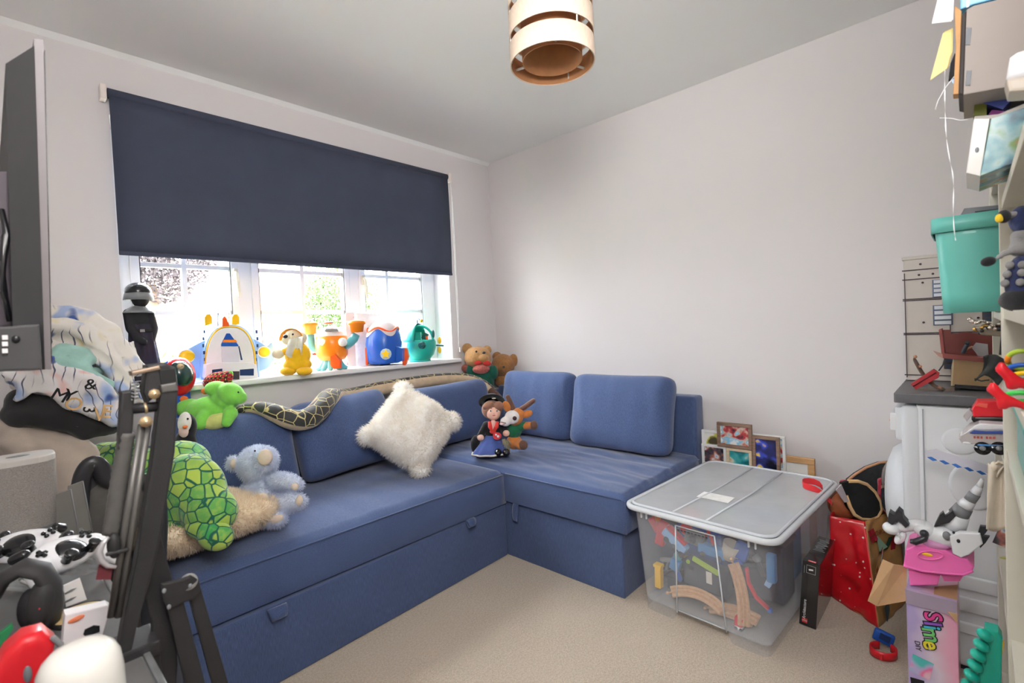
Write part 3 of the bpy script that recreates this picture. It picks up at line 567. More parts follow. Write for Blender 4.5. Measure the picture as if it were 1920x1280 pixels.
# ---- blue plush
t = surfT('blue_plush', 'pale blue furry plush bear with cream muzzle and paws sitting on sofa seat', 'soft toy', 500, 985, 2, .445); s = t.s
PBL = fabric('pale_blue_plush', C(214, 220, 236)); PEA = fabric('cream_plush_pads', C(226, 208, 190)); PBF = furmat('pale_blue_fur', C(216, 223, 240))
bd = t.blob('body', PBL, [(490, 930, 6, 38, 32, 40), (482, 870, 4, 34, 30, 34), (497, 862, -10, 22, 20, 24), ((515, 900, -4, 15), (540, 902, -14, 14), (556, 908, -20, 11)), ((470, 935, -22, 16), (490, 930, -32, 15)), ((510, 945, -10, 19), (545, 940, -24, 17), (560, 940, -28, 14)), ((485, 962, -18, 19), (510, 970, -38, 17), (522, 972, -42, 14)), (436, 868, 6, 12, 8, 14), (498, 846, 0, 9, 8, 9)], .006, 4)
fur(bd, 17000, .014, .0008, PBF, seed=6, jitter=.8)
t.part('muzzle', MB().ell(t.P(497, 857, -30*s), (13*s, 9*s, 15*s), (0, .3, 0)), PEA); t.dots('eye', BLK, [(478, 845, -28, 1.8)]); t.part('ear_lining', MB().ell(t.P(439, 869, -4*s), (7*s, 4*s, 9*s)), PEA)
for x, y, d, rx, rz, q in ((486, 934, -46, 15, 8, -.4), (553, 912, -30, 7, 7, 0), (561, 938, -41, 6, 10, .2), (517, 973, -54, 14, 7, -.3)): t.part('paw_pad', MB().ell(t.P(x, y, d*s), (rx*s, 4*s, rz*s), (0, q, 0)), PEA)
# ---- green dinosaur
t = surfT('dinosaur_plush', 'bright green plush dinosaur with pale belly and orange spikes on sofa back', 'soft toy', 400, 805, 1, 2.40); s = t.s
GRN = fabric('lime_plush', C(132, 212, 84)); PLB = fabric('pale_yellow_plush', C(212, 216, 130)); OSP = fabric('orange_felt', C(240, 120, 50))
bd = t.blob('body', GRN, [(393, 772, 0, 48, 30, 30, -8), (355, 765, 6, 24, 20, 18), (425, 745, -4, 26, 22, 24), (405, 728, -8, 20, 18, 14), (433, 738, -12, 25, 20, 20, 30), (450, 745, -14, 12, 13, 12), ((385, 780, -24, 13), (376, 795, -34, 11)), ((432, 775, -20, 13), (425, 792, -30, 9))], .005, 4)
t.part('belly', MB().ell(t.P(395, 790, -14*s), (44*s, 22*s, 17*s), (0, -.14, 0)), PLB)
for x, y in ((396, 727), (385, 733), (345, 748), (340, 765)): t.part('spike', MB().ell(t.P(x, y, 4*s), (8*s, 4*s, 6*s)), OSP)
t.dots('eye', BLK, [(447, 735, -27, 1.7)]); t.part('foot', MB().ell(t.P(380, 806, -26*s), (9*s, 8*s, 7*s)), PLB)
# ---- penguin-like plush behind
t = surfT('penguin_plush', 'black and white plush penguin peeking out beside the turtle shell', 'soft toy', 350, 830, 1, 2.22); s = t.s
t.blob('body', fabric('black_plush', C(28, 28, 32)), [(352, 800, 4, 15, 16, 26), (348, 835, 4, 20, 18, 30)], .005, 4); fc = t.part('face', MB().ell(t.P(346, 792, -9*s), (12*s, 8*s, 20*s), (0, .2, 0)), fabric('white_plush', C(240, 234, 230))); t.dots('eye', BLK, [(352, 785, -18, 2)]); t.part('beak', MB().ell(t.P(347, 800, -18*s), (4*s, 5*s, 3*s)), OSP)
t.part('cheek', MB().ell(t.P(344, 808, -11*s), (9*s, 6*s, 12*s)), fabric('pink_plush', C(234, 200, 194)))
# ---- plush in tartan cap
TAR = NT('tartan'); v = TAR.coord(scale=(1, 1, 1)); w1 = TAR.n('ShaderNodeTexWave', bands_direction='X'); w2 = TAR.n('ShaderNodeTexWave', bands_direction='Z'); w1.inputs['Scale'].default_value = w2.inputs['Scale'].default_value = 18
TAR.l(v, w1.inputs[0]); TAR.l(v, w2.inputs[0]); k_ = TAR.math('MAXIMUM', w1.outputs['Fac'], w2.outputs['Fac']); TAR.set(Base_Color=TAR.mix(TAR.ramp(TAR.math('MULTIPLY', w1.outputs['Fac'], w2.outputs['Fac']), [(.2, (0, 0, 0, 1)), (.5, (1, 1, 1, 1))]), TAR.ramp(k_, [(.5, C(176, 26, 38)), (.8, C(116, 18, 30)), (.95, C(40, 30, 30)), (.99, C(214, 190, 90))]), C(60, 30, 34)), Roughness=.9); TAR = TAR.m
t = T('tartan_cap_plush', 'green plush in a red tartan cap behind the lime dinosaur', 'soft toy', (.735, 2.545, .72)); s = t.s
t.blob('body', GRN, [(424, 745, 0, 16, 14, 50), (431, 704, 0, 6, 5, 10, 20)], .005, 3); t.blob('cap', TAR, [(408, 714, -6, 26, 20, 17, -12), (424, 706, -4, 12, 12, 10)], .005, 4)
# ---- red and blue rocket toy at left
t = T('toy_shuttle', 'red and blue toy rocket with dark glass canopy beside the caped figure', 'toy', (.565, 2.568, .722)); s = t.s
CAN = plastic('smoked_canopy', C(40, 66, 66), .08, .6)
t.part('hull', MB().lathe([(22*s, 0), (25*s, 20*s), (26*s, 50*s), (25*s, 90*s), (22*s, 125*s), (12*s, 148*s), (.5*s, 154*s)], 28, Matrix.Translation((0, 0, 0)) @ Matrix.Rotation(math.radians(-4), 4, 'Y')), BLU)
t.part('red_shell', MB().ell(t.P(336, 706, -10*s), (27*s, 24*s, 36*s), (0, .1, 0)), RED); t.part('canopy', MB().ell(t.P(340, 700, -22*s), (18*s, 22*s, 24*s), (0, -.25, 0)), CAN)
t.part('side_rail', MB().tube([t.P(310, 760, -6*s), t.P(308, 710, -8*s), t.P(322, 676, -4*s)], 5*s, 10), WHT)
# ---- long snake
t = T('snake_plush', 'long plush snake with black and gold net pattern draped along sofa back', 'soft toy', (1.4, 2.42, .74), rz=0); s = t.s
NET = cells('snake_net', C(206, 190, 130), C(26, 26, 26), C(48, 48, 48), 22, .035, .6); BEL = fabric('snake_belly', C(206, 182, 150)); BRN = fabric('snake_brown', C(110, 78, 66))
pts = [(452, 768, .01, 7, 40), (468, 764, 0, 9, 40), (490, 765, -.03, 12, 40), (515, 773, -.085, 15, 45), (540, 785, -.115, 17, 50), (562, 789, -.125, 18, 60), (584, 783, -.12, 19, 75), (603, 764, -.085, 19, 85), (615, 744, -.02, 18, 40), (628, 744, .05, 16, -14), (655, 742, .115, 15, -14), (700, 730, .125, 15, -14), (750, 722, .125, 15, -14), (800, 713, .125, 15, -14), (850, 709, .115, 15, -14), (885, 712, .08, 15, -14), (908, 722, .03, 14, -14), (926, 737, -.01, 12, -14)]
base = []
for a, b in zip(pts[:-1], pts[1:]):
    for i in range(4): base.append(tuple(p+(q-p)*i/4 for p, q in zip(a, b)))
base.append(pts[-1]); ctr = [t.P(b[0], b[1], b[2]) for b in base]
for _ in range(4): ctr = [ctr[0]]+[(ctr[i-1]+ctr[i]*2+ctr[i+1])/4 for i in range(1, len(ctr)-1)]+[ctr[-1]]
def snake(u0, u1, grow=0, n=11):
    mb = MB(); N = len(ctr)
    def f(u, v):
        i = min(int(round(v*(N-1))), N-1); tg = (ctr[min(i+1, N-1)]-ctr[max(i-1, 0)]).normalized(); up = Vector((0, 0, 1)); up = (up-tg*up.dot(tg)).normalized(); sd = tg.cross(up)   # sd points to the room
        q = math.radians(base[i][4])+math.radians(u0+(u1-u0)*u); fr = (-sd if sd.y > 0 else sd); d = up*math.cos(q)+fr*math.sin(q); return ctr[i]+d*(base[i][3]*s*.92+grow)
    return mb.grid(f, n, N)
t.part('back', snake(-95, 62, n=16), NET); t.part('belly', snake(60, 267, n=16), BEL)
tip = [t.P(920, 732, -.005), t.P(934, 744, -.03), t.P(946, 757, -.06)]; t.part('tail_tip', MB().cap(tip[0], tip[1], 10*s, 8*s).cap(tip[1], tip[2], 8*s, 5*s), BRN); t.part('tail_end', MB().ell(ctr[0], (9*s, 9*s, 7*s)), NET)
# ---- doll
t = surfT('rag_doll', 'doll with brown hair in black hat, red scarf and denim skirt on the sofa', 'doll', 925, 853, 2, .452); s = t.s
SKN = mat('doll_skin', C(236, 190, 170), rough=.7); HAIR = fabric('doll_hair', C(146, 104, 86), bscale=250); BKC = fabric('black_cloth', C(24, 24, 28)); REDC = fabric('red_scarf', C(204, 52, 44)); SKD = fabric('denim_skirt', C(62, 82, 146))
hd = t.part('head', MB().ell(t.P(925, 774, -4*s), (13.5*s, 12*s, 14*s)), SKN)
t.part('hair', MB().ell(t.P(922, 768, 2*s), (19*s, 14*s, 18*s)), HAIR, hd); t.part('fringe', MB().ell(t.P(915, 760, -7*s), (11*s, 6*s, 7*s), (0, -.4, 0)).ell(t.P(935, 761, -7*s), (9*s, 6*s, 9*s), (0, .6, 0)), HAIR, hd)
ht = t.part('hat', MB().lathe([(.5*s, 11*s), (12*s, 10*s), (14*s, 1*s), (24*s, 0), (25*s, -2*s), (14*s, -2*s)], 28, Matrix.Translation(t.P(922, 752, 10*s)) @ Matrix.Rotation(-.75, 4, 'X')), BKC); t.part('hat_flower', MB().ell(t.P(926, 746, 0), (4*s, 2*s, 2*s)), MUS, ht)
for x in (920, 932):
    e = t.part('eye', MB().ell(t.P(x, 770, -15.5*s), (2.6*s, 1.4*s, 2*s), nu=12, nv=8), mat('eye_white', C(240, 236, 232))); t.part('iris', MB().ell(t.P(x, 770, -16.8*s), (1.4*s, .6*s, 1.4*s), nu=10, nv=6), mat('iris_grey', C(70, 84, 90)), e); t.part('brow', MB().cap(t.P(x-2.5, 765.5, -15*s), t.P(x+2.5, 765.5, -15*s), .5*s, n=6), HAIR, e)
t.part('mouth', MB().ell(t.P(926, 778.5, -15.2*s), (3*s, 1*s, 1.3*s)), mat('lip_pink', C(206, 110, 110))); t.part('nose', MB().ell(t.P(926, 774, -16*s), (1.2*s, 1.4*s, 1.2*s)), SKN)
t.blob('jacket', BKC, [(924, 805, 0, 15, 12, 20), ((912, 797, 0, 8), (905, 810, -4, 7), (900, 817, -10, 6)), ((938, 797, 0, 8), (946, 805, -4, 7), (947, 811, -10, 6))], .004, 2)
for x, y in ((901, 820), (949, 812)): t.part('hand', MB().ell(t.P(x, y, -13*s), (6.5*s, 5*s, 6*s)), SKN)
t.part('scarf', MB().tube([t.P(918, 790, -11*s), t.P(919, 800, -14*s), t.P(924, 810, -15*s), t.P(931, 800, -14*s), t.P(933, 790, -11*s)], [3*s, 4*s, 4.5*s, 4*s, 3*s], 10), REDC); t.part('scarf_knot', MB().ell(t.P(924, 809, -16*s), (6*s, 3*s, 4*s)), REDC); t.part('blouse', MB().ell(t.P(925, 797, -9*s), (7*s, 5*s, 10*s)), fabric('blouse_pink', C(224, 178, 168)))
def sk(u, v):
    q = u*6.283; r = (11+v*18+1.6*math.cos(q*9)*v)*s; return t.P(924-6*v, 815+v*34, -6*s-v*16*s)+Vector((math.cos(q)*r*1.1, math.sin(q)*r*.75, 0))
t.part('skirt', MB().grid(sk, 54, 10, True), SKD); t.part('skirt_hem', MB().tube([sk(i/54, 1.0) for i in range(54)], 1.6*s, 6, closed=True), MUS)
t.part('tag', MB().prism([(math.cos(i*.524)*8*s, math.sin(i*.524)*7*s) for i in range(12)], 0, .0012, M=Matrix.Translation(t.P(932, 817, -28*s))), mat('tag_red', C(206, 56, 64), .1)); t.dots('tag_mark', mat('tag_white', C(240, 230, 230)), [(930, 815, -28.6, 2), (934, 818, -28.6, 2.4)])
for x in (934, 949): t.part('shoe', MB().ell(t.P(x, 848, -34*s), (7*s, 11*s, 7*s)), BLK)
t.part('bag', MB().ell(t.P(891, 832, -2*s), (9*s, 7*s, 16*s), (0, .1, 0)), fabric('black_plush', C(28, 28, 32)))
fr_ = MB()
for i in range(40): a = t.P(946+random.uniform(-4, 6), 826+random.uniform(-4, 8), -16*s); fr_.tube([a, a+Vector((random.uniform(0, 8)*s, random.uniform(-6, 4)*s, -random.uniform(8, 18)*s))], .7*s, 5)
t.part('shawl_fringe', fr_, fabric('fringe_olive', C(150, 144, 118)))
# ---- deer
t = surfT('deer_plush', 'orange plush deer with white face, brown antlers and green jumper', 'soft toy', 972, 850, 2, .452); s = t.s
TAN = fabric('deer_orange', C(206, 126, 62)); BRD = fabric('deer_brown', C(112, 80, 68)); GJ = fabric('green_jumper', C(28, 112, 76)); WPL = fabric('white_plush', C(240, 234, 230))
hd = t.blob('head', TAN, [(966, 783, -2, 15, 14, 15), (972, 776, 2, 12, 12, 12)], .004, 3); t.blob('face', WPL, [(960, 782, -12, 14, 9, 13), (948, 790, -16, 10, 9, 9)], .004, 3, parent=hd)
t.dots('eye', plastic('eye_brown', C(66, 40, 44)), [(965, 784, -21, 4)], hd); t.part('mouth', MB().cap(t.P(940, 791, -25*s), t.P(948, 793, -25.5*s), .8*s, n=6), BRD, hd); t.part('nose', MB().ell(t.P(942, 794, -22*s), (5*s, 5*s, 3*s)), fabric('nose_pink', C(236, 206, 204)), hd)
for a in ([(972, 770, 2), (985, 762, 2), (1000, 751, 0)], [(963, 768, 6), (957, 755, 8), (952, 744, 8)]): t.part('antler', MB().cap(t.P(*a[0][:2], a[0][2]*s), t.P(*a[1][:2], a[1][2]*s), 5*s).cap(t.P(*a[1][:2], a[1][2]*s), t.P(*a[2][:2], a[2][2]*s), 5*s, 4.5*s), BRD, hd)
for x, y, q in ((988, 776, -.35), (950, 762, 1.2)): t.part('ear', MB().ell(t.P(x, y, 0), (11*s, 5*s, 7*s), (0, q, 0)), TAN, hd)
t.blob('jumper', GJ, [(964, 806, 2, 15, 12, 16), ((975, 800, 0, 9), (984, 797, -4, 8))], .004, 2); t.part('hip', MB().ell(t.P(964, 828, 4*s), (15*s, 13*s, 14*s)), TAN)
t.part('arm', MB().cap(t.P(982, 798, -4*s), t.P(994, 797, -10*s), 7*s), TAN); t.part('hoof', MB().ell(t.P(1001, 797, -13*s), (7.5*s, 8*s, 8.5*s)), BRD); t.part('leg', MB().cap(t.P(970, 832, -2*s), t.P(976, 834, -14*s), 9*s), TAN); t.part('hoof', MB().ell(t.P(981, 834, -19*s), (8.5*s, 8*s, 9*s)), BRD)
# ---- teddies in the corner
TED = fabric('teddy_brown', C(176, 132, 84), .18, 80, .6, 350); TED2 = fabric('teddy_dark_brown', C(160, 112, 66), .18, 80, .6, 350)
t = T('teddy_bear', 'brown teddy with red bow and green outfit sitting behind the sofa cushion', 'soft toy', (2.345, 2.54, .722), 'teddies in the corner'); s = t.s
hd = t.blob('head', TED, [(896, 671, 0, 26, 22, 22), (905, 672, -14, 12, 10, 9), (876, 653, 4, 10, 6, 10), (913, 656, 6, 9, 6, 9)], .005, 3)
t.dots('eye', BLK, [(893, 659, -20, 2), (908, 660, -21, 0.1)], hd); t.part('nose', MB().ell(t.P(907, 661, -25*s), (3.5*s, 3*s, 2.4*s)), BLK, hd)
b_ = t.blob('dress', fabric('dark_green_velvet', C(20, 92, 74)), [(902, 716, 0, 25, 16, 34), (884, 695, -6, 10, 10, 14), (925, 698, 0, 9, 9, 14)], .006, 3); t.part('bib', MB().ell(t.P(902, 692, -16*s), (16*s, 10*s, 9*s)), fabric('red_pattern', C(176, 96, 84), .4, 150), b_)
for sg in (-1, 1): t.part('bow', MB().ell(t.P(905+sg*8, 680+sg*1, -19*s), (8*s, 4*s, 5*s), (0, .15*sg, 0)), REDC)
t.part('sleeve', MB().ell(t.P(874, 690, 2*s), (9*s, 8*s, 8*s)), fabric('red_pattern', C(176, 96, 84)))
t = T('teddy_bear', 'second brown teddy, mostly hidden, peeping over the corner cushion', 'soft toy', (2.545, 2.53, .752), 'teddies in the corner'); s = t.s
hd = t.blob('head', TED2, [(943, 685, 0, 22, 20, 22), (932, 668, 4, 9, 6, 9), (963, 675, 2, 9, 6, 12), (940, 690, -14, 10, 8, 8)], .005, 3); t.dots('eye', BLK, [(944, 688, -21, 2.2)], hd)
t.blob('body', TED2, [(945, 712, 2, 18, 14, 16)], .006, 3)
# ================================================================== picture frames, storage box, gift bag on the floor
def photo(name, stops, scale, detail=3, rot=(0, 0, 0)):
    t = NT(name); v = t.coord(rot=rot); n_ = t.n('ShaderNodeTexVoronoi', feature='SMOOTH_F1'); n_.inputs['Scale'].default_value = scale; t.l(v, n_.inputs['Vector']); sp = t.n('ShaderNodeSeparateColor'); t.l(n_.outputs['Color'], sp.inputs[0])
    f = t.math('ADD', t.math('MULTIPLY', sp.outputs[0], .75), t.math('MULTIPLY', t.noise(v, scale*1.3, detail), .35)); t.set(Base_Color=t.ramp(f, stops), Roughness=.25); return t.m
def wood(name, a, b, st=(1, 12, 12)):
    t = NT(name); v = t.coord(scale=st); t.set(Base_Color=t.ramp(t.noise(v, 14, 4), [(.3, a), (.7, b)]), Roughness=.6); return t.m
OAKB = wood('walnut_frame', C(118, 92, 76), C(150, 122, 100)); BEI = wood('beige_frame', C(214, 190, 158), C(228, 206, 176)); OAK = wood('oak_frame', C(182, 138, 92), C(204, 160, 112)); WFR = plastic('white_frame', C(240, 240, 238), .5)
PH1 = photo('family_photo', [(.2, C(40, 42, 60)), (.4, C(190, 70, 70)), (.52, C(214, 196, 180)), (.64, C(120, 190, 220)), (.8, C(232, 234, 236))], 38); PH2 = photo('night_photo', [(.2, C(14, 16, 34)), (.5, C(40, 44, 110)), (.66, C(60, 80, 200)), (.76, C(230, 200, 80)), (.88, C(190, 210, 250))], 30)
PH3 = photo('crowd_photo', [(.2, C(30, 34, 50)), (.45, C(96, 84, 90)), (.6, C(200, 120, 100)), (.75, C(230, 230, 232)), (.88, C(90, 130, 190))], 45); PH4 = photo('ride_photo', [(.2, C(30, 40, 44)), (.42, C(40, 150, 156)), (.6, C(90, 190, 196)), (.75, C(220, 226, 210)), (.88, C(200, 150, 80))], 26); PH5 = photo('bee_print', [(.62, C(238, 236, 230)), (.72, C(206, 200, 90)), (.85, C(90, 84, 60))], 22)
t = T('collage_frame', 'collage photo frame of walnut, white and beige apertures leaning on wall', 'picture frame', (2.56, .86, 0), rz=-math.pi/2); LEAN = Matrix.Rotation(math.radians(-4), 4, 'X')
# local x runs along the wall (towards -Y), local z up
def aperture(y0, y1, z0, z1, m, ph, b=.018, d=0, dep=.018):
    x0, x1 = .86-y0, .86-y1; f = MB()
    for r in ((x0, x1, z1-b, z1), (x0, x1, z0, z0+b), (x0, x0+b, z0+b, z1-b), (x1-b, x1, z0+b, z1-b)): f.bx(r[0], r[1], d-dep/2, d+dep/2, r[2], r[3], .002)
    o = t.part('frame', f, m); t.part('photo', MB().bx(x0+b*.8, x1-b*.8, d-.002, d+.003, z0+b*.8, z1-b*.8), ph, o)
aperture(.963, .795, .500, .625, OAKB, PH1, .016, -.014); aperture(.795, .673, .37, .575, OAKB, PH2, .015, -.012); aperture(1.052, .94, .485, .572, WFR, PH5, .012, .008); aperture(1.052, .925, .39, .50, WFR, PH3, .014, 0); aperture(.922, .80, .39, .497, BEI, PH4, .014, -.006); aperture(.80, .655, .36, .578, WFR, PH1, .012, .012)
aperture(1.052, .80, .20, .39, WFR, PH3, .016, 0); aperture(.80, .66, .16, .37, OAKB, PH4, .015, -.004); t.part('back_board', MB().bx(-.19, .20, .012, .02, 0, .56, .002), WFR)
t = T('picture_frame', 'oak picture frame with white mount leaning behind the clear box', 'picture frame', (2.59, .60, 0), rz=-math.pi/2); f = MB()
for r in ((-.11, .062, .455, .484), (-.11, .062, 0, .029), (-.11, -.081, .029, .455), (.033, .062, .029, .455)): f.bx(r[0], r[1], -.01, .01, r[2], r[3], .003)
f_ = t.part('frame', f, OAK); t.part('mount', MB().bx(-.10, .05, -.001, .006, .01, .47), plastic('mount_white', C(240, 238, 232)), f_)
# ---------------- clear storage box
def milky(name, col, opac, rough=.3):
    t = NT(name); tr = t.n('ShaderNodeBsdfTransparent'); mx = t.n('ShaderNodeMixShader'); fz = t.n('ShaderNodeFresnel'); fz.inputs[0].default_value = 1.45
    t.set(Base_Color=col, Roughness=rough, Specular_IOR_Level=.5); f = t.noise(t.coord(), 9, 3); out = t.t.nodes['Material Output']
    t.l(t.math('MULTIPLY_ADD', f, .12, opac-.06), mx.inputs[0]); t.l(tr.outputs[0], mx.inputs[1]); t.l(t.b.outputs[0], mx.inputs[2]); t.l(mx.outputs[0], out.inputs[0]); return t.m
CLR = milky('clear_plastic', C(236, 241, 248), .26, .2); CLRL = milky('lid_plastic', C(242, 245, 248), .44, .3); RIM = milky('rim_plastic', C(236, 241, 246), .8, .25)
SB = T('storage_box', 'large clear plastic storage box full of toys with its lid on', 'storage box', (2.10, .73, 0), rz=math.radians(-93))
# local x: across the front (towards -Y), local y: away from the camera (+X)
BW, BD, BH = .52, .745, .41
def rr(w, d, r, n=8):
    """rounded rectangle starting mid-front, walking +x"""
    o = []
    for cx, cy, a0 in ((w/2-r, -d/2+r, -90), (w/2-r, d/2-r, 0), (-w/2+r, d/2-r, 90), (-w/2+r, -d/2+r, 180)):
        for i in range(n+1): a = math.radians(a0+90*i/n); o.append((cx+r*math.cos(a), cy+r*math.sin(a)))
    return o
def ringpts(w, d, r, per=28):
    c = rr(w, d, r); out = []
    for i in range(len(c)):
        a, b = c[i], c[(i+1) % len(c)]; L_ = math.hypot(b[0]-a[0], b[1]-a[1]); k = max(1, int(L_/.012))
        for j in range(k): out.append((a[0]+(b[0]-a[0])*j/k, a[1]+(b[1]-a[1])*j/k))
    return out
N0 = ringpts(BW, BD, .035); nb = len(N0); sh = MB()
def bwall(u, v):
    x, y = N0[int(round(u*nb)) % nb]; k = .90+.10*v; x *= k; y *= .93+.07*v; z = v*BH
    w_ = .095-.02*v+.0
    if abs(x) < w_+.012 and abs(y) > BD*.4:
        q = max(0, min(1, (w_+.012-abs(x))/.012)); y -= math.copysign(.014*q*(1-.75*v), y); z = max(z, .035*q*1.0)
    return Vector((x, y, z))
sh.grid(bwall, nb, 9, True); body = SB.part('tub', sh, CLR)
SB.part('tub_floor', MB().prism([(p[0]*.90, p[1]*.91) for p in rr(BW, BD, .03)], .036, .040, M=Matrix(((1, 0, 0, 0), (0, 0, 1, 0), (0, 1, 0, 0), (0, 0, 0, 1)))), CLR, body)
rb = MB()
for sx in (-1, 1): rb.tube([(sx*.094, -BD/2*.93-.002, .035), (sx*.074, -BD/2-.001, .385)], .0025, 6)
rb.tube([(-.074, -BD/2-.001, .385), (.074, -BD/2-.001, .385)], .0025, 6); rb.tube([(-.094, -BD/2*.93+.011, .036), (.094, -BD/2*.93+.011, .036)], .002, 6); SB.part('rib', rb, RIM, body)
for sx in (-1, 1):
    for dx in (0, .022): SB.part('clip', MB().box((sx*.215+dx*-sx, -BD/2-.006, .395), (.006, .008, .028), bev=.002), RIM, body)
UP = Matrix.Translation((0, 0, BH))
LZ = Matrix(((1, 0, 0, 0), (0, 0, 1, 0), (0, 1, 0, 0), (0, 0, 0, 1)))
LID = SB.part('lid', MB().prism(rr(.545, .77, .045), .018, .021, M=LZ), CLRL, M=UP)
rm = MB(); RO = ringpts(.565, .79, .05); rm.tube([(x, y, .010) for x, y in RO], .0115, 8, closed=True); rm.tube([(x*.955, y*.968, .022) for x, y in RO], .006, 6, closed=True); SB.part('lid_rim', rm, RIM, LID)
for sx in (-.085, .045): SB.part('lid_ridge', MB().tube([(sx, -.37, .022), (sx+.02, .0, .024), (sx+.02, .37, .022)], .0035, 6), RIM, LID)
SB.part('paper_label', MB().box((-.03, -.12, .0225), (.125, .075, .001), (0, 0, .03)), mat('label_white', C(246, 246, 244)), LID)
pr = MB()
for i in range(9): pr.box((-.062+i*.0135, -BD/2-.003, .372), (.009 if i % 3 else .011, .0006, .004))
SB.part('printed_strip', pr, mat('print_dark', C(70, 70, 74)), body)
# ---------------- what is inside the box: each toy by itself
def inbox(name, label, cat, x, y, z, group='toys in the clear box'):
    """x across the front, y behind the front wall, z height, in the box's own frame"""
    return T(name, label, cat, SB.W @ Vector((x, -BD/2*.93+y+.018, z)), group, rz=math.radians(-93))
BEECH = wood('beech_track', C(206, 160, 118), C(226, 184, 142), (8, 8, 8))
def track(label, x, y, z, R, a0, a1, tilt, w=.04):
    t = inbox('wooden_track', label, 'toy track', x, y, z, 'wooden train tracks'); n = 14; vs = []; fs = []; mb = MB()
    for g0, g1, h in ((-w/2, -w/2+.012, .012), (-w/2+.012, -w/2+.016, .009), (-w/2+.016, w/2-.016, .012), (w/2-.016, w/2-.012, .009), (w/2-.012, w/2, .012)):
        def f(u, v, g0=g0, g1=g1, h=h):
            a = math.radians(a0+(a1-a0)*u); r, zz = [(R+g0, 0), (R+g0, h), (R+g1, h), (R+g1, 0), (R+g0, 0)][int(round(v*4))]; return Vector((math.cos(a)*r-R*math.cos(math.radians((a0+a1)/2)), math.sin(a)*r-R*math.sin(math.radians((a0+a1)/2)), zz))
        mb.grid(f, n, 5)
    M = Matrix.Rotation(math.radians(tilt[0]), 4, 'X') @ Matrix.Rotation(math.radians(tilt[1]), 4, 'Y'); o = t.part('rails', mb, BEECH, M=M)
    e = Vector((math.cos(math.radians(a1))*R-R*math.cos(math.radians((a0+a1)/2)), math.sin(math.radians(a1))*R-R*math.sin(math.radians((a0+a1)/2)), .006)); tg = Vector((-math.sin(math.radians(a1)), math.cos(math.radians(a1)), 0)); t.part('peg', MB().cyl(e, e+tg*.014, .003, n=8).ell(e+tg*.017, (.006, .006, .006)), BEECH, o); return t
track('curved wooden track lying level at the middle of the clear box front', -.03, .03, .108, .19, 60, 122, (52, 3))
track('wooden track standing slanted in the right of the clear box front', .13, .035, .165, .5, -4, 21, (86, 30))
track('wooden track lying flat low behind the slanted one', .09, .06, .075, .3, 78, 112, (40, -4)); track('short wooden track at the very bottom of the clear box', .08, .07, .056, .5, 82, 100, (30, -2)); track('wooden track leaning in the left bottom of the box', -.09, .20, .13, .3, 60, 100, (60, 10))
GREY = plastic('toy_grey', C(120, 124, 130)); DGR = plastic('toy_dark_grey', C(58, 62, 72), .5); LIME = plastic('toy_lime', C(176, 206, 60)); BEIP = plastic('toy_beige', C(206, 196, 178)); LBL = plastic('toy_mid_blue', C(70, 140, 200))
t = inbox('toy_blaster', 'red toy blaster with orange tip standing in left of clear box', 'toy', -.185, .05, .25); t.part('body', MB().box((0, 0, .045), (.04, .03, .10), (0, .25, 0), bev=.008), RED); t.part('grip', MB().box((-.03, 0, .075), (.03, .026, .06), (0, -.6, 0), bev=.006), RED); t.part('tip', MB().cyl((-.015, 0, .09), (-.02, 0, .125), .011, .014, n=14), ORG)
t = inbox('toy_engine', 'pale blue toy engine with red rail tipped beside the red blaster', 'toy', -.125, .045, .255); t.part('body', MB().box((0, 0, .03), (.11, .035, .035), (0, .62, 0), bev=.008), SKY); t.part('roof', MB().box((.01, 0, .052), (.09, .03, .012), (0, .62, 0), bev=.004), RED); [t.part('wheel', MB().cyl((x, -.02, .028-x*.7-.02), (x, .02, .028-x*.7-.02), .012, n=14), DGR) for x in (-.03, 0, .03)]
t = inbox('toy_ball', 'red toy ball near top of the clear box, left of middle', 'ball', -.085, .06, .335); t.part('ball', MB().ell((0, 0, 0), .024), RED); t.part('seam', MB().tube([(math.cos(q)*.0243, math.sin(q)*.0243, 0) for q in [i*.3142 for i in range(20)]], .001, 5, closed=True), DGR)
t = inbox('toy_camera', 'grey toy camera box at top middle of the clear box', 'toy', -.045, .055, .285); t.part('case', MB().box((0, 0, .03), (.075, .04, .05), (0, .15, 0), bev=.006), GREY); t.part('lens', MB().cyl((0, -.02, .03), (0, -.034, .03), .014, n=18), DGR); t.part('handle', MB().tube([(.04, 0, .04), (.05, 0, .075), (.065, 0, .03), (.07, 0, 0)], .006, 8), RED)
t = inbox('toy_train', 'blue toy train carriage in the middle of clear box, upper layer', 'toy', .025, .045, .265); t.part('carriage', MB().box((0, 0, .022), (.105, .035, .036), (0, .06, 0), bev=.006), LBL); [t.part('wheel', MB().cyl((x, -.021, .006), (x, .021, .006), .010, n=14), DGR) for x in (-.03, .03)]
t = inbox('toy_cup', 'beige plastic cup tipped beside the blue carriage in the box', 'cup', .078, .05, .275); t.part('cup', MB().lathe([(.001, 0), (.024, 0), (.033, .06), (.030, .06), (.022, .004), (.001, .004)], 24, Matrix.Rotation(.35, 4, 'Y')), BEIP); t.part('handle', MB().tube([(.03, 0, .045), (.05, 0, .035), (.045, 0, .01), (.028, 0, .008)], .004, 8), BEIP)
t = inbox('toy_sword', 'lime green toy strip lying across black case in the clear box', 'toy', .0, .035, .215); t.part('blade', MB().box((0, 0, .01), (.105, .012, .018), (0, .28, 0), bev=.004), LIME); t.part('end_stop', MB().ell((-.07, 0, .004), (.008, .006, .008)), LIME)
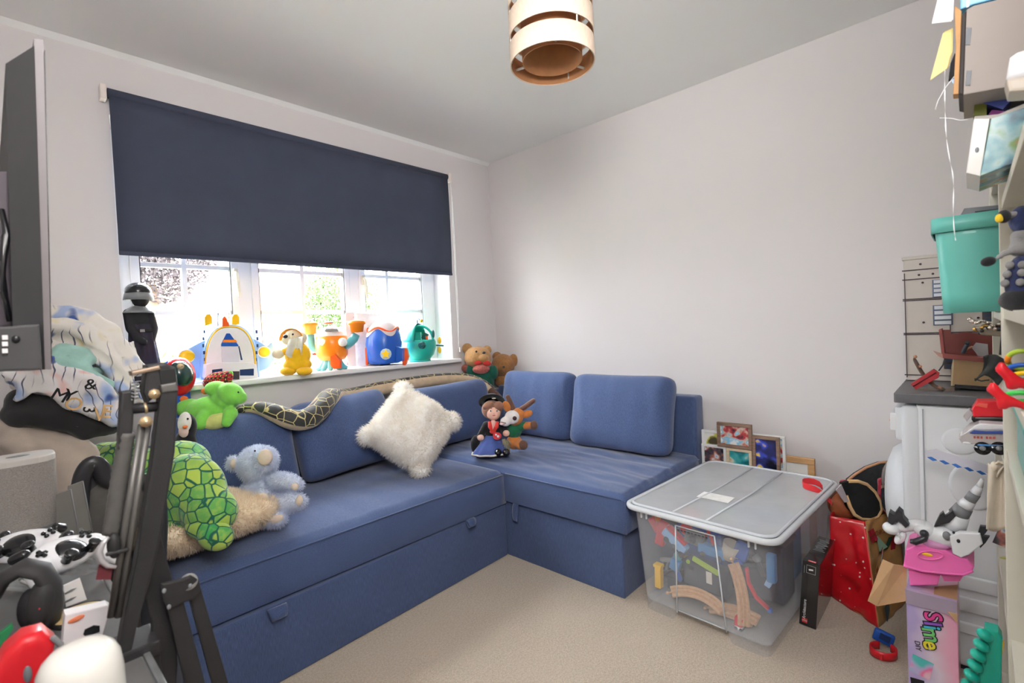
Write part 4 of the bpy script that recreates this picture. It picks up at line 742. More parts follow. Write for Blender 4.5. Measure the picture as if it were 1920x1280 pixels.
t = inbox('tool_case', 'black plastic case with white sticker in middle of the clear box', 'case', -.015, .06, .115); t.part('shell', MB().box((0, .02, .05), (.17, .06, .10), (0, .05, 0), bev=.01, seg=3), DGR); t.part('sticker', MB().box((.02, -.0115, .06), (.022, .001, .045)), MUS); t.part('latch', MB().box((-.05, -.012, .075), (.02, .006, .012), bev=.002), BLK)
t = inbox('tool_case', 'dark case on the right side inside the clear box', 'case', .15, .07, .15); t.part('shell', MB().box((0, .02, .05), (.13, .06, .11), (0, -.2, 0), bev=.01, seg=3), DGR); t.part('handle', MB().tube([(-.03, 0, .11), (-.025, 0, .135), (.025, 0, .13), (.03, 0, .105)], .005, 8), BLK)
t = inbox('toy_rail', 'red curved toy rail at right edge of clear box', 'toy', .18, .035, .215); t.part('rail', MB().tube([(-.03, 0, .05), (-.025, 0, .0), (0, 0, -.045), (.035, .01, -.075)], .011, 10, flat=.5), RED); t.part('clip', MB().box((.04, .01, -.08), (.014, .014, .014), bev=.003), BLU)
t = inbox('jointed_toy', 'dark blue jointed toy at upper right of the clear box', 'toy', .16, .05, .285); t.part('body', MB().box((-.03, 0, .03), (.05, .03, .06), (0, .3, 0), bev=.008), BLU); t.part('arm', MB().tube([(-.01, 0, .05), (.02, 0, .02), (.04, 0, -.04)], [.012, .010, .008], 10), DGR); t.part('joint', MB().ell((.02, 0, .02), .015), GREY); t.part('claw', MB().box((-.045, 0, -.015), (.035, .02, .02), (0, -.5, 0), bev=.005), BLU)
t = inbox('toy_helicopter', 'pale blue toy piece at the far right inside clear box', 'toy', .225, .06, .26); t.part('body', MB().box((0, 0, .02), (.03, .03, .10), bev=.008), LBL); t.part('fin', MB().box((-.01, 0, -.035), (.02, .02, .03), (0, .4, 0), bev=.004), SKY)
t = inbox('toy_block', 'yellow toy block in lower left of the clear box', 'toy', -.195, .03, .075); t.part('block', MB().box((0, 0, .045), (.026, .026, .085), (0, .03, 0), bev=.003), YEL); t.part('stud', MB().box((.0, 0, .092), (.034, .03, .012), bev=.003), YEL)
t = inbox('toy_figure_small', 'blue and green toy figure at left middle of clear box', 'toy', -.13, .05, .165); t.part('torso', MB().box((0, 0, .02), (.04, .03, .045), (0, .3, 0), bev=.006), LBL); t.part('head', MB().ell((.01, 0, .055), .017), PT); t.part('arm', MB().cap((-.02, 0, .03), (-.06, 0, .02), .009), GREY); t.part('leg', MB().cap((0, 0, 0), (.015, 0, -.035), .01), BLU)
t = inbox('plastic_track', 'grey plastic toy track with sleepers at lower left inside box', 'toy track', -.155, .12, .14); o = t.part('bed', MB().box((0, 0, .01), (.16, .05, .012), (.6, -.35, 0), bev=.002), GREY); [t.part('sleeper', MB().box((-.06+i*.024, -.004, .016-.0+(-.06+i*.024)*.36), (.010, .052, .008), (.6, -.35, 0)), DGR, o) for i in range(6)]
t = inbox('toy_car', 'small red and white toy car on the floor of clear box', 'toy car', .12, .03, .045); t.part('body', MB().box((0, 0, .018), (.03, .022, .035), (0, .1, 0), bev=.005), RED); t.part('cab', MB().box((0, 0, .0), (.028, .02, .02), bev=.004), WHT); [t.part('wheel', MB().cyl((x, -.012, -.006), (x, .012, -.006), .006, n=12), BLK) for x in (-.009, .009)]
for i, (x, y, z, c_, w_, h_, lab) in enumerate(((-.12, .30, .05, BLU, .18, .22, 'blue toy tub deep in the left of the clear box'), (.10, .32, .05, DGR, .20, .24, 'dark grey toy tub deep in the right of the clear box'), (0, .52, .05, LBL, .34, .25, 'light blue toy tub at the back of the clear box'), (-.15, .15, .05, DGR, .09, .06, 'low dark tub behind the yellow block'))):
    t = inbox('toy_tub', lab, 'tub', x, y, z); t.part('tub', MB().box((0, 0, h_/2), (w_, .13, h_), bev=.012, seg=3), c_); t.part('tub_rim', MB().box((0, 0, h_-.01), (w_+.014, .144, .014), bev=.004), c_)
for x, y, z, c_, lab in ((-.13, .2, .34, RED, 'red toy brick under the lid at left'), (-.05, .33, .335, TEAL, 'teal toy brick under the lid near the white label'), (.08, .25, .34, LBL, 'blue toy brick under the lid right of the label')):
    t = inbox('toy_brick', lab, 'toy', x, y, z); t.part('brick', MB().box((0, 0, 0), (.07, .05, .035), (.1, .2, .5), bev=.004), c_); t.part('stud', MB().cyl((0, 0, .015), (0, 0, .024), .012, n=14), c_)
# ---------------- black boxed set
t = T('boxed_set', 'slim black building-set box leaning beside the clear storage box', 'box', (2.015, .432, 0), rz=math.radians(-90)); GLB = plastic('gloss_card_black', C(34, 34, 36), .18, .5)
TL = Matrix.Rotation(math.radians(4.5), 4, 'Y')
bx_ = t.part('carton', MB().bx(-.055, 0, 0, .265, 0, .245, .0015), GLB, M=TL); WPR = mat('print_white', C(240, 240, 240)); RPR = mat('print_red', C(214, 40, 40)); GPR = mat('print_grey', C(150, 152, 156))
def on_front(x, z): return Matrix.Translation((x, -.0012, z)) @ Matrix.Rotation(math.pi/2, 4, 'X')
t.part('logo_square', MB().bx(-.046, -.029, -.001, .0005, .012, .029), RPR, bx_); text(bx_, 'LEGO', .0075, Matrix.Translation((-.0375, -.0016, .0205)) @ Matrix.Rotation(math.pi/2, 4, 'X'), WPR, sx=.9)
text(bx_, 'Architecture', .0145, Matrix.Translation((-.040, -.0014, .063)) @ Matrix.Rotation(math.pi/2, 4, 'X') @ Matrix.Rotation(math.pi/2, 4, 'Z'), WPR, shear=.15)
fb = MB(); [fb.bx(*q) for q in ((-.042, -.012, -.001, .0003, .232, .2335), (-.042, -.012, -.001, .0003, .203, .2045), (-.042, -.0405, -.001, .0003, .203, .2335), (-.0135, -.012, -.001, .0003, .203, .2335))]; t.part('icon_frame', fb, GPR, bx_); t.part('icon', MB().box((-.027, -.0006, .218), (.014, .0012, .005), (0, -.2, 0)), WPR, bx_)
text(bx_, 'LEGO', .009, Matrix.Translation((-.0275, .012, .2456)), WPR); t.part('logo_bar', MB().bx(-.04, -.015, .006, .018, .2445, .2453), RPR, bx_)
fp = MB(); [fp.bx(-.046+(i % 3)*.002, -.008-(i*7 % 5)*.003, .12+i*.012, .123+i*.012, .2445, .2454) for i in range(10)]; t.part('small_print', fp, GPR, bx_); fp = MB(); fp.bx(-.049, -.0475, -.001, .0003, .20, .228); t.part('small_print', fp, GPR, bx_)
# ---------------- gift bag
t = T('gift_bag', 'big Christmas gift bag, red with white specks and brown printed side', 'gift bag', (2.35, .35, 0), rz=0)
BR = NT('bag_red'); v = BR.coord(); n_ = BR.n('ShaderNodeTexVoronoi', feature='F1'); n_.inputs['Scale'].default_value = 34; BR.l(v, n_.inputs['Vector']); BR.set(Base_Color=BR.ramp(n_.outputs['Distance'], [(.10, C(246, 236, 232)), (.16, C(206, 28, 38))]), Roughness=.3, Coat_Weight=.3); BR = BR.m
BB = NT('bag_brown'); v = BB.coord(); BB.set(Base_Color=BB.ramp(BB.noise(v, 20, 4), [(.3, C(172, 126, 74)), (.7, C(194, 148, 92))]), Roughness=.35, Coat_Weight=.2); BB = BB.m
A0, B0, C0, D0 = (2.30, .435), (2.165, .265), (2.46, .195), (2.56, .42); A1, B1, C1, D1 = (2.295, .43), (2.31, .315), (2.475, .235), (2.50, .42)
def face(p0, p1, q0, q1, z1a, z1b, seed):
    def f(u, v):
        b = Vector((p0[0]+(p1[0]-p0[0])*u, p0[1]+(p1[1]-p0[1])*u, 0)); c = Vector((q0[0]+(q1[0]-q0[0])*u, q0[1]+(q1[1]-q0[1])*u, z1a+(z1b-z1a)*u)); p = b+(c-b)*v
        n_ = Vector((p1[1]-p0[1], -(p1[0]-p0[0]), 0)).normalized(); w_ = math.sin(math.pi*u)*math.sin(math.pi*min(1, v*1.05))
        return t.loc(p+n_*(.018*w_*(1+mnoise.noise(Vector((u*3, v*7, seed))))+.010*mnoise.noise(Vector((u*4+v*5, v*9, seed+3)))*min(1, 6*u)*min(1, 6*(1-u))))
    return f
def fillface(name, m, *a): return t.part(name, MB().grid(face(*a), 22, 26), m, solid=.0015)
fillface('red_panel', BR, B0, A0, B1, A1, .335, .335, 1); sp_ = fillface('brown_side', BB, C0, B0, C1, B1, .35, .335, 2); fillface('back_panel', BR, A0, D0, A1, D1, .335, .34, 3); fillface('far_side', BB, D0, C0, D1, C1, .34, .35, 4); t.part('bag_floor', MB().add([t.loc((p[0], p[1], .004)) for p in (A0, B0, C0, D0)], [(0, 1, 2, 3)], False), BB)
fs_ = face(C0, B0, C1, B1, .35, .335, 2)
def onside(u, v, d=.009):
    p = fs_(1-u, v); px_ = (fs_(1-u-.02, v)-fs_(1-u+.02, v)); py_ = (fs_(1-u, min(1, v+.03))-fs_(1-u, v-.03)); M = basis(p, px_, py_); return M @ Matrix.Translation((0, 0, d))
BRP = mat('print_brown', C(140, 74, 44)); GRP = mat('print_green', C(38, 92, 74)); REDP = mat('print_red_dark', C(166, 30, 48)); SAGE = mat('print_sage', C(140, 176, 150)); BGR = mat('print_slate', C(58, 84, 92))
text(sp_, 'CHRISTMAS', .026, onside(.50, .84), BRP, sx=.8); text(sp_, 'MERRY', .022, onside(.22, .47), BRP, sx=.8); text(sp_, 'CHRISTMAS', .018, onside(.30, .41), BRP, sx=.8)
def flat(u, v, pts, m, name='printed_shape', d=.009):
    pts = [(a*1.45, b*1.45) for a, b in pts]
    mb = MB(); mb.add([(x, y, 0) for x, y in pts]+[(x, y, .0006) for x, y in pts], [tuple(range(len(pts), 2*len(pts)))]+[(i, (i+1) % len(pts), len(pts)+(i+1) % len(pts), len(pts)+i) for i in range(len(pts))], False); t.part(name, mb, m, sp_, M=onside(u, v, d))
sq = lambda a, b, ox=0, oy=0: [(ox-a, oy-b), (ox+a, oy-b), (ox+a, oy+b), (ox-a, oy+b)]
for ox in (-.008, .008):
    for oy in (-.008, .008): flat(.16, .83, sq(.007, .007, ox, oy), REDP)
flat(.42, .70, [(-.022, -.015), (.022, -.015), (0, .025)], SAGE); flat(.42, .655, sq(.024, .005), REDP, d=.0096); flat(.42, .60, [(-.022, .016), (.022, .016), (.026, -.01), (0, -.025), (-.026, -.01)], WPR); flat(.42, .575, [(0, .014), (.012, -.014), (-.012, -.014)], GRP, d=.0098)
flat(.26, .30, [(-.02, -.02), (.012, -.026), (.022, .016), (-.006, .026)], BGR); flat(.30, .07, sq(.024, .018), BGR); flat(.66, .66, sq(.007, .03), GRP); flat(.8, .64, sq(.008, .026), REDP)
hp = [t.loc(hit(px, py, 0, x)) for px, py, x in ((1530, 955, 2.31), (1548, 925, 2.31), (1540, 905, 2.32), (1515, 900, 2.30), (1502, 903, 2.27), (1506, 912, 2.25), (1530, 915, 2.26), (1548, 930, 2.28), (1562, 945, 2.30))]
def ribbon(pts, wv, wd):
    n = len(pts); return MB().grid(lambda u, v: pts[min(n-1, int(round(v*(n-1))))]+Vector(wv)*(u-.5)*wd, 3, n)
t.part('ribbon_handle', ribbon(hp, (.1, .1, 1), .026), mat('ribbon_red', C(222, 40, 48), rough=.5, sheen=.3), solid=.0015, subsurf=1)
# contents of the gift bag
t = T('brown_ball', 'orange-brown ball sitting in mouth of the gift bag', 'ball', (2.40, .40, .285)); s = t.s; o = t.part('ball', MB().ell((0, 0, .07), .058, nu=32, nv=20), mat('ball_brown', C(166, 92, 54), .12, 20, .6, .3, 500)); t.part('seam', MB().tube([(math.cos(q)*.0583, 0, .07+math.sin(q)*.0583) for q in [i*.157 for i in range(40)]], .0015, 5, closed=True), mat('ball_seam', C(110, 62, 40)), o)
GOLD = fabric('gold_braid', C(222, 182, 128)); FELT = mat('black_felt', C(30, 32, 32), .2, 40, .95, .4, 200); RVL = fabric('red_velvet', C(146, 20, 44))
t = T('pirate_hat', 'black felt hat with cream braided rim on top of the gift bag', 'hat', (2.36, .315, .33)); s = t.s
ol = [(1578, 906), (1590, 902), (1608, 902), (1625, 908), (1640, 922), (1650, 940), (1652, 955), (1645, 968), (1632, 973), (1615, 972), (1602, 964), (1594, 950), (1586, 928)]
t.part('brim', px_prism(t, ol, -6, 2, .003, seg=3, smooth=True), FELT); t.part('braid', MB().tube([t.P(a, b, -4*s) for a, b in ol[1:]], 3.4*s, 8), GOLD); t.part('lining', px_prism(t, [(1568, 918), (1578, 908), (1592, 940), (1584, 942)], -8, -5, .001), mat('lining_grey', C(176, 166, 170))); t.part('crown', MB().ell(t.P(1612, 938, 14*s), (30*s, 12*s, 26*s)), FELT)
t = T('wide_hat', 'large black hat with tan edged brim behind the gift bag contents', 'hat', (2.52, .30, .30)); s = t.s
ol = [(1590, 900), (1605, 888), (1625, 876), (1650, 867), (1680, 864), (1700, 868), (1708, 890), (1706, 925), (1690, 942), (1650, 946), (1612, 935)]
t.part('brim', px_prism(t, ol, 0, 8, .003, seg=3, smooth=True), mat('charcoal_felt', C(52, 54, 56), .2, 40, .95, .4, 200)); t.part('edge_binding', MB().tube([t.P(a, b, 1*s) for a, b in ol[:7]], 2.4*s, 8), mat('tan_leather', C(190, 140, 106))); t.part('crown', MB().ell(t.P(1660, 935, -8*s), (22*s, 16*s, 24*s)), FELT)
for lab, px, py, rx, rz, d in (('red velvet scarf bundle at the left of the bag mouth', 1586, 912, 10, 13, .02), ('red velvet cloth tucked against the washing machine', 1657, 928, 10, 34, -.02)):
    p = hit(px, py, 0, 2.44); t = T('velvet_cloth', lab, 'cloth', (p.x, p.y, p.z-.04)); s = t.s; mb = MB()
    mb.grid(lambda u, v: Vector((math.sin(u*6.283)*rx*s*(1+.3*mnoise.noise(Vector((u*8, v*6, px)))), -math.cos(u*6.283)*rx*.8*s*(1+.3*mnoise.noise(Vector((u*9, v*5, px+3)))), .04+(v*2-1)*rz*s*1.0))*1.0 if 0 < v < 1 else Vector((0, 0, .04+(v*2-1)*rz*s)), 30, 18, True); t.part('folds', mb, RVL, subsurf=1)
# ---------------- toy watch on the carpet
t = T('toy_watch', 'red and blue plastic toy wrist watch on the carpet', 'toy watch', (1.995, .232, 0)); s = t.s; ring = [(math.cos(math.radians(a))*.038, math.sin(math.radians(a))*.030, .026) for a in range(100, 402, 14)]
st = MB().grid(lambda u, v: Vector((math.cos(math.radians(75+310*u))*.038, math.sin(math.radians(75+310*u))*.032, .004+.026*v)), 36, 3); t.part('strap', st, RED, solid=.004); t.part('case', MB().box((.026, .032, .042), (.058, .018, .042), (0, .25, -.7), bev=.008, seg=3), BLU); t.part('dial', MB().box((.023, .022, .046), (.03, .003, .022), (0, .25, -.7), bev=.001), NAVY)
t.part('buckle', MB().box((-.025, -.025, .015), (.012, .008, .02), (0, 0, .6), bev=.002), RED)
# ================================================================== washing machine, worktop and what stands on it
ENAM = mat('white_enamel', C(236, 239, 242), .02, 3, .3, coat=.2); WSH = mat('white_moulding', C(228, 232, 236), .02, 3, .4)
WX, WY0, WY1, WH = 2.055, -.43, .165, .845
t = T('washing_machine', 'white washing machine seen from its side under the grey worktop', 'washing machine', (WX+.29, -.13, 0), rz=0); l = t.loc
bd = t.part('cabinet', MB().box((0, -.012, WH/2+.01), (.58, WY1-WY0-.04, WH-.02), bev=.012, seg=3), ENAM)
fr_ = t.part('front_fascia', MB().box(l((WX+.29, WY1-.018, WH/2+.01)), (.58, .055, WH-.03), bev=.018, seg=4), WSH)
t.part('control_panel', MB().box(l((WX+.29, WY1+.012, WH-.07)), (.56, .03, .11), bev=.008), WSH, fr_); t.part('detergent_drawer', MB().box(l((WX+.09, WY1+.03, WH-.065)), (.16, .02, .06), bev=.005), ENAM, fr_); t.part('drawer_line', MB().box(l((WX+.09, WY1+.0405, WH-.062)), (.15, .002, .004)), ORG, fr_)
dr = t.part('door', MB().lathe([(.001, .075), (.10, .07), (.16, .05), (.185, .02), (.19, -.01)], 40, Matrix.Translation(l((WX+.29, WY1+.01, .47))) @ Matrix.Rotation(-math.pi/2, 4, 'X')), WSH); t.part('door_glass', MB().lathe([(.001, .09), (.08, .082), (.12, .06)], 32, Matrix.Translation(l((WX+.29, WY1+.01, .47))) @ Matrix.Rotation(-math.pi/2, 4, 'X')), plastic('door_glass_dark', C(60, 64, 70), .1), dr)
def emboss(y, z, ry, rz, h=.006):
    n_ = 28; mb = MB(); mb.grid(lambda u, v: l((WX, y, z))+Vector((-[0, h*.8, h, h][int(round(v*3))], math.cos(u*6.283)*ry*[1, .93, .86, .001][int(round(v*3))], math.sin(u*6.283)*rz*[1, .93, .86, .001][int(round(v*3))])), n_, 4, True); t.part('pressed_oval', mb, ENAM, bd)
emboss(.03, .735, .045, .042); emboss(.0, .60, .06, .075)
for z0, z1 in ((.20, .245), (.27, .315), (.13, .165)): t.part('pressed_rib', MB().box(l((WX-.002, -.10, (z0+z1)/2)), (.012, .30, z1-z0), bev=.005, seg=3), ENAM, bd)
t.part('panel_edge', MB().box(l((WX-.0005, WY1-.047, WH/2+.01)), (.003, .004, WH-.05)), mat('joint_grey', C(170, 176, 182)), bd)
t.part('plinth', MB().box((0, -.02, .012), (.54, WY1-WY0-.08, .024)), DGR)
t = T('worktop', 'dark grey worktop slab over the washing machine', 'worktop', (2.335, -.13, WH+.004), rz=0); t.part('slab', MB().box((0, 0, .016), (.60, .64, .032), bev=.003), mat('grey_laminate', C(108, 108, 112), .1, 120, .5)); t.part('edge_strip', MB().box((-.301, 0, .016), (.002, .63, .026)), mat('laminate_edge', C(96, 96, 100), rough=.5))
WT = WH+.038
# ---- toy building
t = T('toy_building', 'tall grey toy building with barred windows standing on the worktop', 'toy building', (2.42, -.02, WT), rz=-math.pi/2); GBLD = plastic('building_grey', C(206, 198, 190), .5); GLN = mat('building_line', C(84, 74, 76), rough=.6)
# local x towards -Y, local y towards +X (away from camera)
HB = .46; bw = t.part('tower', MB().bx(-.205, .22, 0, .16, 0, HB, .003), GBLD)
for z in (.02, .175, .18, .305, .31, .385, .42): t.part('storey_line', MB().box((.005, -.001, z), (.43, .004, .004)), GLN, bw)
for x in (-.203, -.075): t.part('corner_line', MB().box((x, -.001, .21), (.003, .004, .40)), GLN, bw)
for x, z, w_, h_ in ((-.095, .245, .055, .075), (-.095, .345, .055, .065), (.04, .245, .06, .06), (-.06, .09, .07, .09), (.13, .245, .05, .06)):
    dk = z < .1 or x > 0
    f = t.part('window', MB().box((x, -.0015, z), (w_, .006, h_), bev=.001), plastic('window_blue_grey', C(92, 108, 132)) if not dk else GLN, bw)
    for i in range(4): t.part('pane', MB().box((x, -.006, z-h_/2+h_*(i+.5)/4), (w_*.84, .004, h_/4*.68)), plastic('pane_white', C(222, 226, 232)) if not dk else plastic('pane_dark', C(58, 70, 92)), f)
for x, z in ((-.15, .37), (-.15, .22), (-.16, .40), (-.12, .40), (-.155, .44), (.0, .23)): t.part('rivet', MB().cyl((x, -.004, z), (x, .001, z), .004, n=10), GLN, bw)
t.part('roof_edge', MB().box((.005, .08, HB+.006), (.43, .165, .012), bev=.002), GBLD)
# ---- clutter on the worktop
def wt(name, label, cat, px, py, x=2.16, z=WT, **k): p = hit(px, py, 0, x); return T(name, label, cat, (x, p.y, z), rz=-math.pi/2, **k)
RBR = plastic('toy_brick_red', C(150, 76, 70), .5); RED2 = plastic('toy_crimson', C(176, 40, 48), .45); TRK = plastic('toy_brown', C(118, 98, 86), .6); CBD = mat('cardboard', C(190, 158, 118), .06, 18, .85, .15, 200)
t = wt('cardboard_box', 'small plain cardboard box on the worktop under the brick-red tray', 'box', 1815, 737, 2.17, at=(1815, 744)); s = t.s; o = t.part('carton', px_prism(t, [(1783, 736), (1787, 680), (1862, 688), (1858, 742)], 0, 90, .001), CBD); t.part('base_strip', px_prism(t, [(1790, 740), (1790, 733), (1862, 738), (1862, 746)], -3, 20, .001), BLK); t.part('flap_edge', px_prism(t, [(1783, 736), (1784, 700), (1788, 680), (1789, 690), (1786, 736)], -1.5, 3, 0), mat('cardboard_cut', C(214, 196, 160)), o)
t = wt('toy_tray', 'brick-red open plastic toy tray lying on the cardboard box', 'toy tray', 1815, 680, 2.19, WT+.105); s = t.s
t.part('back_wall', px_prism(t, [(1762, 618), (1782, 618), (1784, 626), (1810, 622), (1862, 628), (1862, 672), (1768, 668)], 22, 26, .001), RBR); t.part('floor_panel', px_prism(t, [(1766, 662), (1862, 672), (1862, 681), (1768, 671)], -18, 26, .001), RBR); t.part('side_wall', px_prism(t, [(1760, 618), (1766, 616), (1772, 668), (1766, 670)], -16, 26, .001), RBR); t.part('broken_edge', px_prism(t, [(1750, 658), (1768, 664), (1768, 671), (1760, 668)], -18, -6, .001), plastic('toy_pale_brick', C(196, 150, 134)))
t = wt('toy_figurine', 'tiny dark toy figure inside the brick-red tray', 'toy', 1815, 660, 2.17, WT+.125); s = t.s; t.part('body', MB().cap(t.P(1806, 660), t.P(1812, 648), 3.5*s), DGR); t.part('arm', MB().cap(t.P(1810, 656), t.P(1822, 650), 1.8*s), plastic('toy_tan', C(196, 140, 110))); t.part('head', MB().ell(t.P(1814, 643), 4*s), DGR)
t = wt('paper_sheets', 'small white paper sheets stuck up in the brick-red tray', 'paper', 1840, 668, 2.2, WT+.12); s = t.s; t.part('sheet', px_prism(t, [(1830, 642), (1852, 645), (1854, 672), (1836, 669), (1822, 652)], 6, 7, 0), mat('paper_grey', C(212, 212, 216))); t.part('sheet', px_prism(t, [(1826, 656), (1850, 652), (1852, 672), (1834, 668)], 4, 5, 0), mat('paper_grey', C(212, 212, 216)))
t = wt('ladder_track', 'brown toy track piece bent up like a ramp on the worktop', 'toy track', 1740, 736, 2.14); s = t.s; pts_ = [t.P(1713, 670), t.P(1722, 688), t.P(1733, 705), t.P(1744, 718), t.P(1758, 727), t.P(1772, 730)]
o = t.part('strip', MB().grid(lambda u, v: pts_[int(round(v*5))]+Vector((3*s*(u-.5), 26*s*(u-.5), 0)), 3, 6), TRK, solid=.006, subsurf=1); [t.part('stud', MB().ell(pts_[i]+Vector((3*s, -8*s, 2*s)), 3*s, nu=8, nv=6), plastic('toy_tan', C(196, 140, 110)), o) for i in range(5)]; t.part('base', px_prism(t, [(1715, 737), (1716, 730), (1775, 732), (1790, 727), (1790, 740)], 0, 30, .001), TRK)
t = wt('red_beam', 'crimson toy beam lying aslant across the brown track on the worktop', 'toy', 1735, 734, 2.10); s = t.s; o = t.part('beam', px_prism(t, [(1707, 720), (1750, 692), (1761, 700), (1760, 708), (1717, 730)], -8, 8, .001), RED2); t.part('groove', MB().tube([t.P(1712, 724, -9*s), t.P(1755, 698, -9*s)], 1.2*s, 6), mat('groove_dark', C(110, 20, 30)), o); t.part('rod', MB().tube([t.P(1760, 695, 10*s), t.P(1768, 684, 12*s), t.P(1771, 675, 14*s)], 1.2*s, 6), DGR)
# ================================================================== shelving along the wall behind the camera
SHC = mat('shelf_cream', C(226, 222, 208), .03, 6, .6); FY = -.045
sh = T('shelving_unit', 'tall cream shelving unit at the right edge crammed with toys', 'shelving', (1.30, -.25, 0), rz=0); l = sh.loc
for x in (.62, 1.40, 1.985): sh.part('upright', MB().bx(x-1.30, x+.02-1.30, YB+.252, FY+.25, 0, 2.25, .0015), SHC)
for x0, x1, zs in ((.64, 1.40, (.06, .45, .84, .985, 1.125, 1.345, 1.80, 2.23)), (1.42, 1.985, (.06, .40, .785, 1.118, 1.47, 1.85, 2.23))):
    for z in zs: sh.part('shelf_board', MB().bx(x0-1.30, x1-1.30, YB+.252, FY+.25-.004, z, z+.018, .001), SHC)
def onS(name, label, cat, px, py, x, z=None, **k): p = hit(px, py, 0, x); z = p.z if z is None else z; return T(name, label, cat, (x, p.y, z), rz=-math.pi/2, **k)
# ---- teal bin
t = onS('teal_bin', 'turquoise plastic storage bin jutting out from the shelf at eye height', 'bin', 1825, 585, 1.62, 1.136, at=(1825, 585)); s = t.s; TQ = plastic('turquoise', C(108, 196, 184), .45)
def loft(t, a, b, d0, d1, n=7, bulge=0):
    pass
b0 = [(1770, 585), (1905, 584)]; b1 = [(1752, 405), (1905, 388)]
def bin_wall(u, v):
    P0 = t.P(1770, 585); P1 = t.P(1752, 412); w0, w1, dp = 150*s*t.hx, 172*s*t.hx, 150*s
    ring = rr(1, 1, .12, 5); q = ring[int(round(u*len(ring))) % len(ring)]; b = Vector((P0.x+w0/2+q[0]*w0, dp/2+q[1]*dp*.9, P0.z)); c = Vector((P1.x+w1/2+q[0]*w1, dp/2+q[1]*dp, P1.z)); return b+(c-b)*v
ob = t.part('bin_body', MB().grid(bin_wall, 24, 6, True), TQ, solid=.004); c0 = bin_wall(0, 0)
t.part('bin_floor', MB().add([bin_wall(i/24, 0.005) for i in range(24)], [tuple(range(24))], False), TQ, ob)
rp = [(bin_wall(i/24, 1.0)-bin_wall(.5, 1.0)*0) for i in range(24)]; cc = sum(rp, Vector())/24; t.part('bin_rim', MB().grid(lambda u, v: cc+(rp[int(round(u*24)) % 24]-cc)*[1.0, 1.09, 1.09, 1.07][int(round(v*3))]+Vector((0, 0, [.004, .004, -.03, -.03][int(round(v*3))])), 24, 4, True), TQ, ob, solid=.003)
t = onS('slotted_tray', 'grey slotted plastic tray poking out of the turquoise bin', 'tray', 1850, 405, 1.62); s = t.s; t.part('panel', px_prism(t, [(1800, 404), (1808, 390), (1890, 382), (1894, 400)], 30, 60, .003), GREY); t.part('slot', px_prism(t, [(1828, 396), (1872, 391), (1872, 394), (1828, 399)], 28, 31, 0), DGR)
# ---- grey and navy plush
t = onS('robot_plush', 'grey and navy plush robot with round studs sitting on near shelf', 'soft toy', 1905, 584, 1.12); s = t.s; NVP = fabric('navy_plush', C(40, 50, 90)); GRP_ = fabric('grey_plush', C(140, 138, 138)); BKP = fabric('black_plush', C(28, 28, 32))
t.blob('skirt', NVP, [(1915, 530, 0, 34, 26, 46), (1918, 500, 0, 28, 24, 24)], .006, 4); t.part('base', MB().ell(t.P(1912, 562, 0), (42*s*t.hx, 34*s, 22*s)), BKP)
for i, (x, y) in enumerate(((1893, 497), (1917, 496), (1888, 514), (1916, 511), (1884, 531), (1913, 529))): t.part('stud', MB().ell(t.P(x, y, -26*s), (9*s*t.hx, 6*s, 7*s)), GRP_)
t.blob('shoulder', GRP_, [(1915, 465, 0, 26, 22, 18), (1916, 442, 0, 24, 20, 14), ((1905, 470, -14, 8), (1882, 474, -22, 6.5), (1870, 484, -24, 6))], .005, 3); t.part('arm_cup', MB().ell(t.P(1853, 490, -26*s), (16*s*t.hx, 9*s, 9*s), (0, -.25, 0)), BKP)
t.part('head', MB().ell(t.P(1916, 412, 0), (26*s*t.hx, 22*s, 26*s)), NVP); t.part('stalk', MB().cap(t.P(1905, 402, -12*s), t.P(1888, 404, -20*s), 6*s), GRP_); t.part('eye_ball', MB().ell(t.P(1882, 406, -24*s), (15*s*t.hx, 11*s, 12*s)), BKP); t.part('eye_disc', MB().ell(t.P(1874, 409, -31*s), (9*s*t.hx, 5*s, 8*s)), fabric('yellow_plush', C(226, 190, 40)))
# ---- bead necklaces
t = onS('bead_strings', 'tangle of silver and gold bead strings spilling off the shelf', 'beads', 1865, 632, 1.50); s = t.s; r_ = random.Random(5); CHR = mat('silver_bead', C(200, 190, 180), .2, 60, .2, metal=.9); GLD = mat('gold_bead', C(200, 160, 96), .2, 60, .25, metal=.9); DKB = mat('dark_bead', C(56, 54, 56), .2, 60, .3, metal=.6)
for k, m_ in enumerate((CHR, GLD, DKB, CHR, DKB)):
    mb = MB(); x0 = 1818+k*9
    for i in range(34): u = i/33; mb.ell(t.P(x0+u*(100-k*9), 598+k*7+10*math.sin(u*3+k)+4*math.sin(u*17+k)+r_.uniform(-1, 1), r_.uniform(-12, 12)*s), 3.4*s*r_.uniform(.7, 1.3), nu=8, nv=6)
    t.part('bead_string', mb, m_)
t.part('tray', px_prism(t, [(1826, 612), (1920, 622), (1920, 634), (1840, 628)], -10, 30, .002), mat('tray_bronze', C(120, 110, 96), .2, 40, .35, metal=.5)); t.part('hook_stick', MB().cyl(t.P(1884, 585, 4*s), t.P(1876, 665, 4*s), 2.4*s, n=8), BLK)
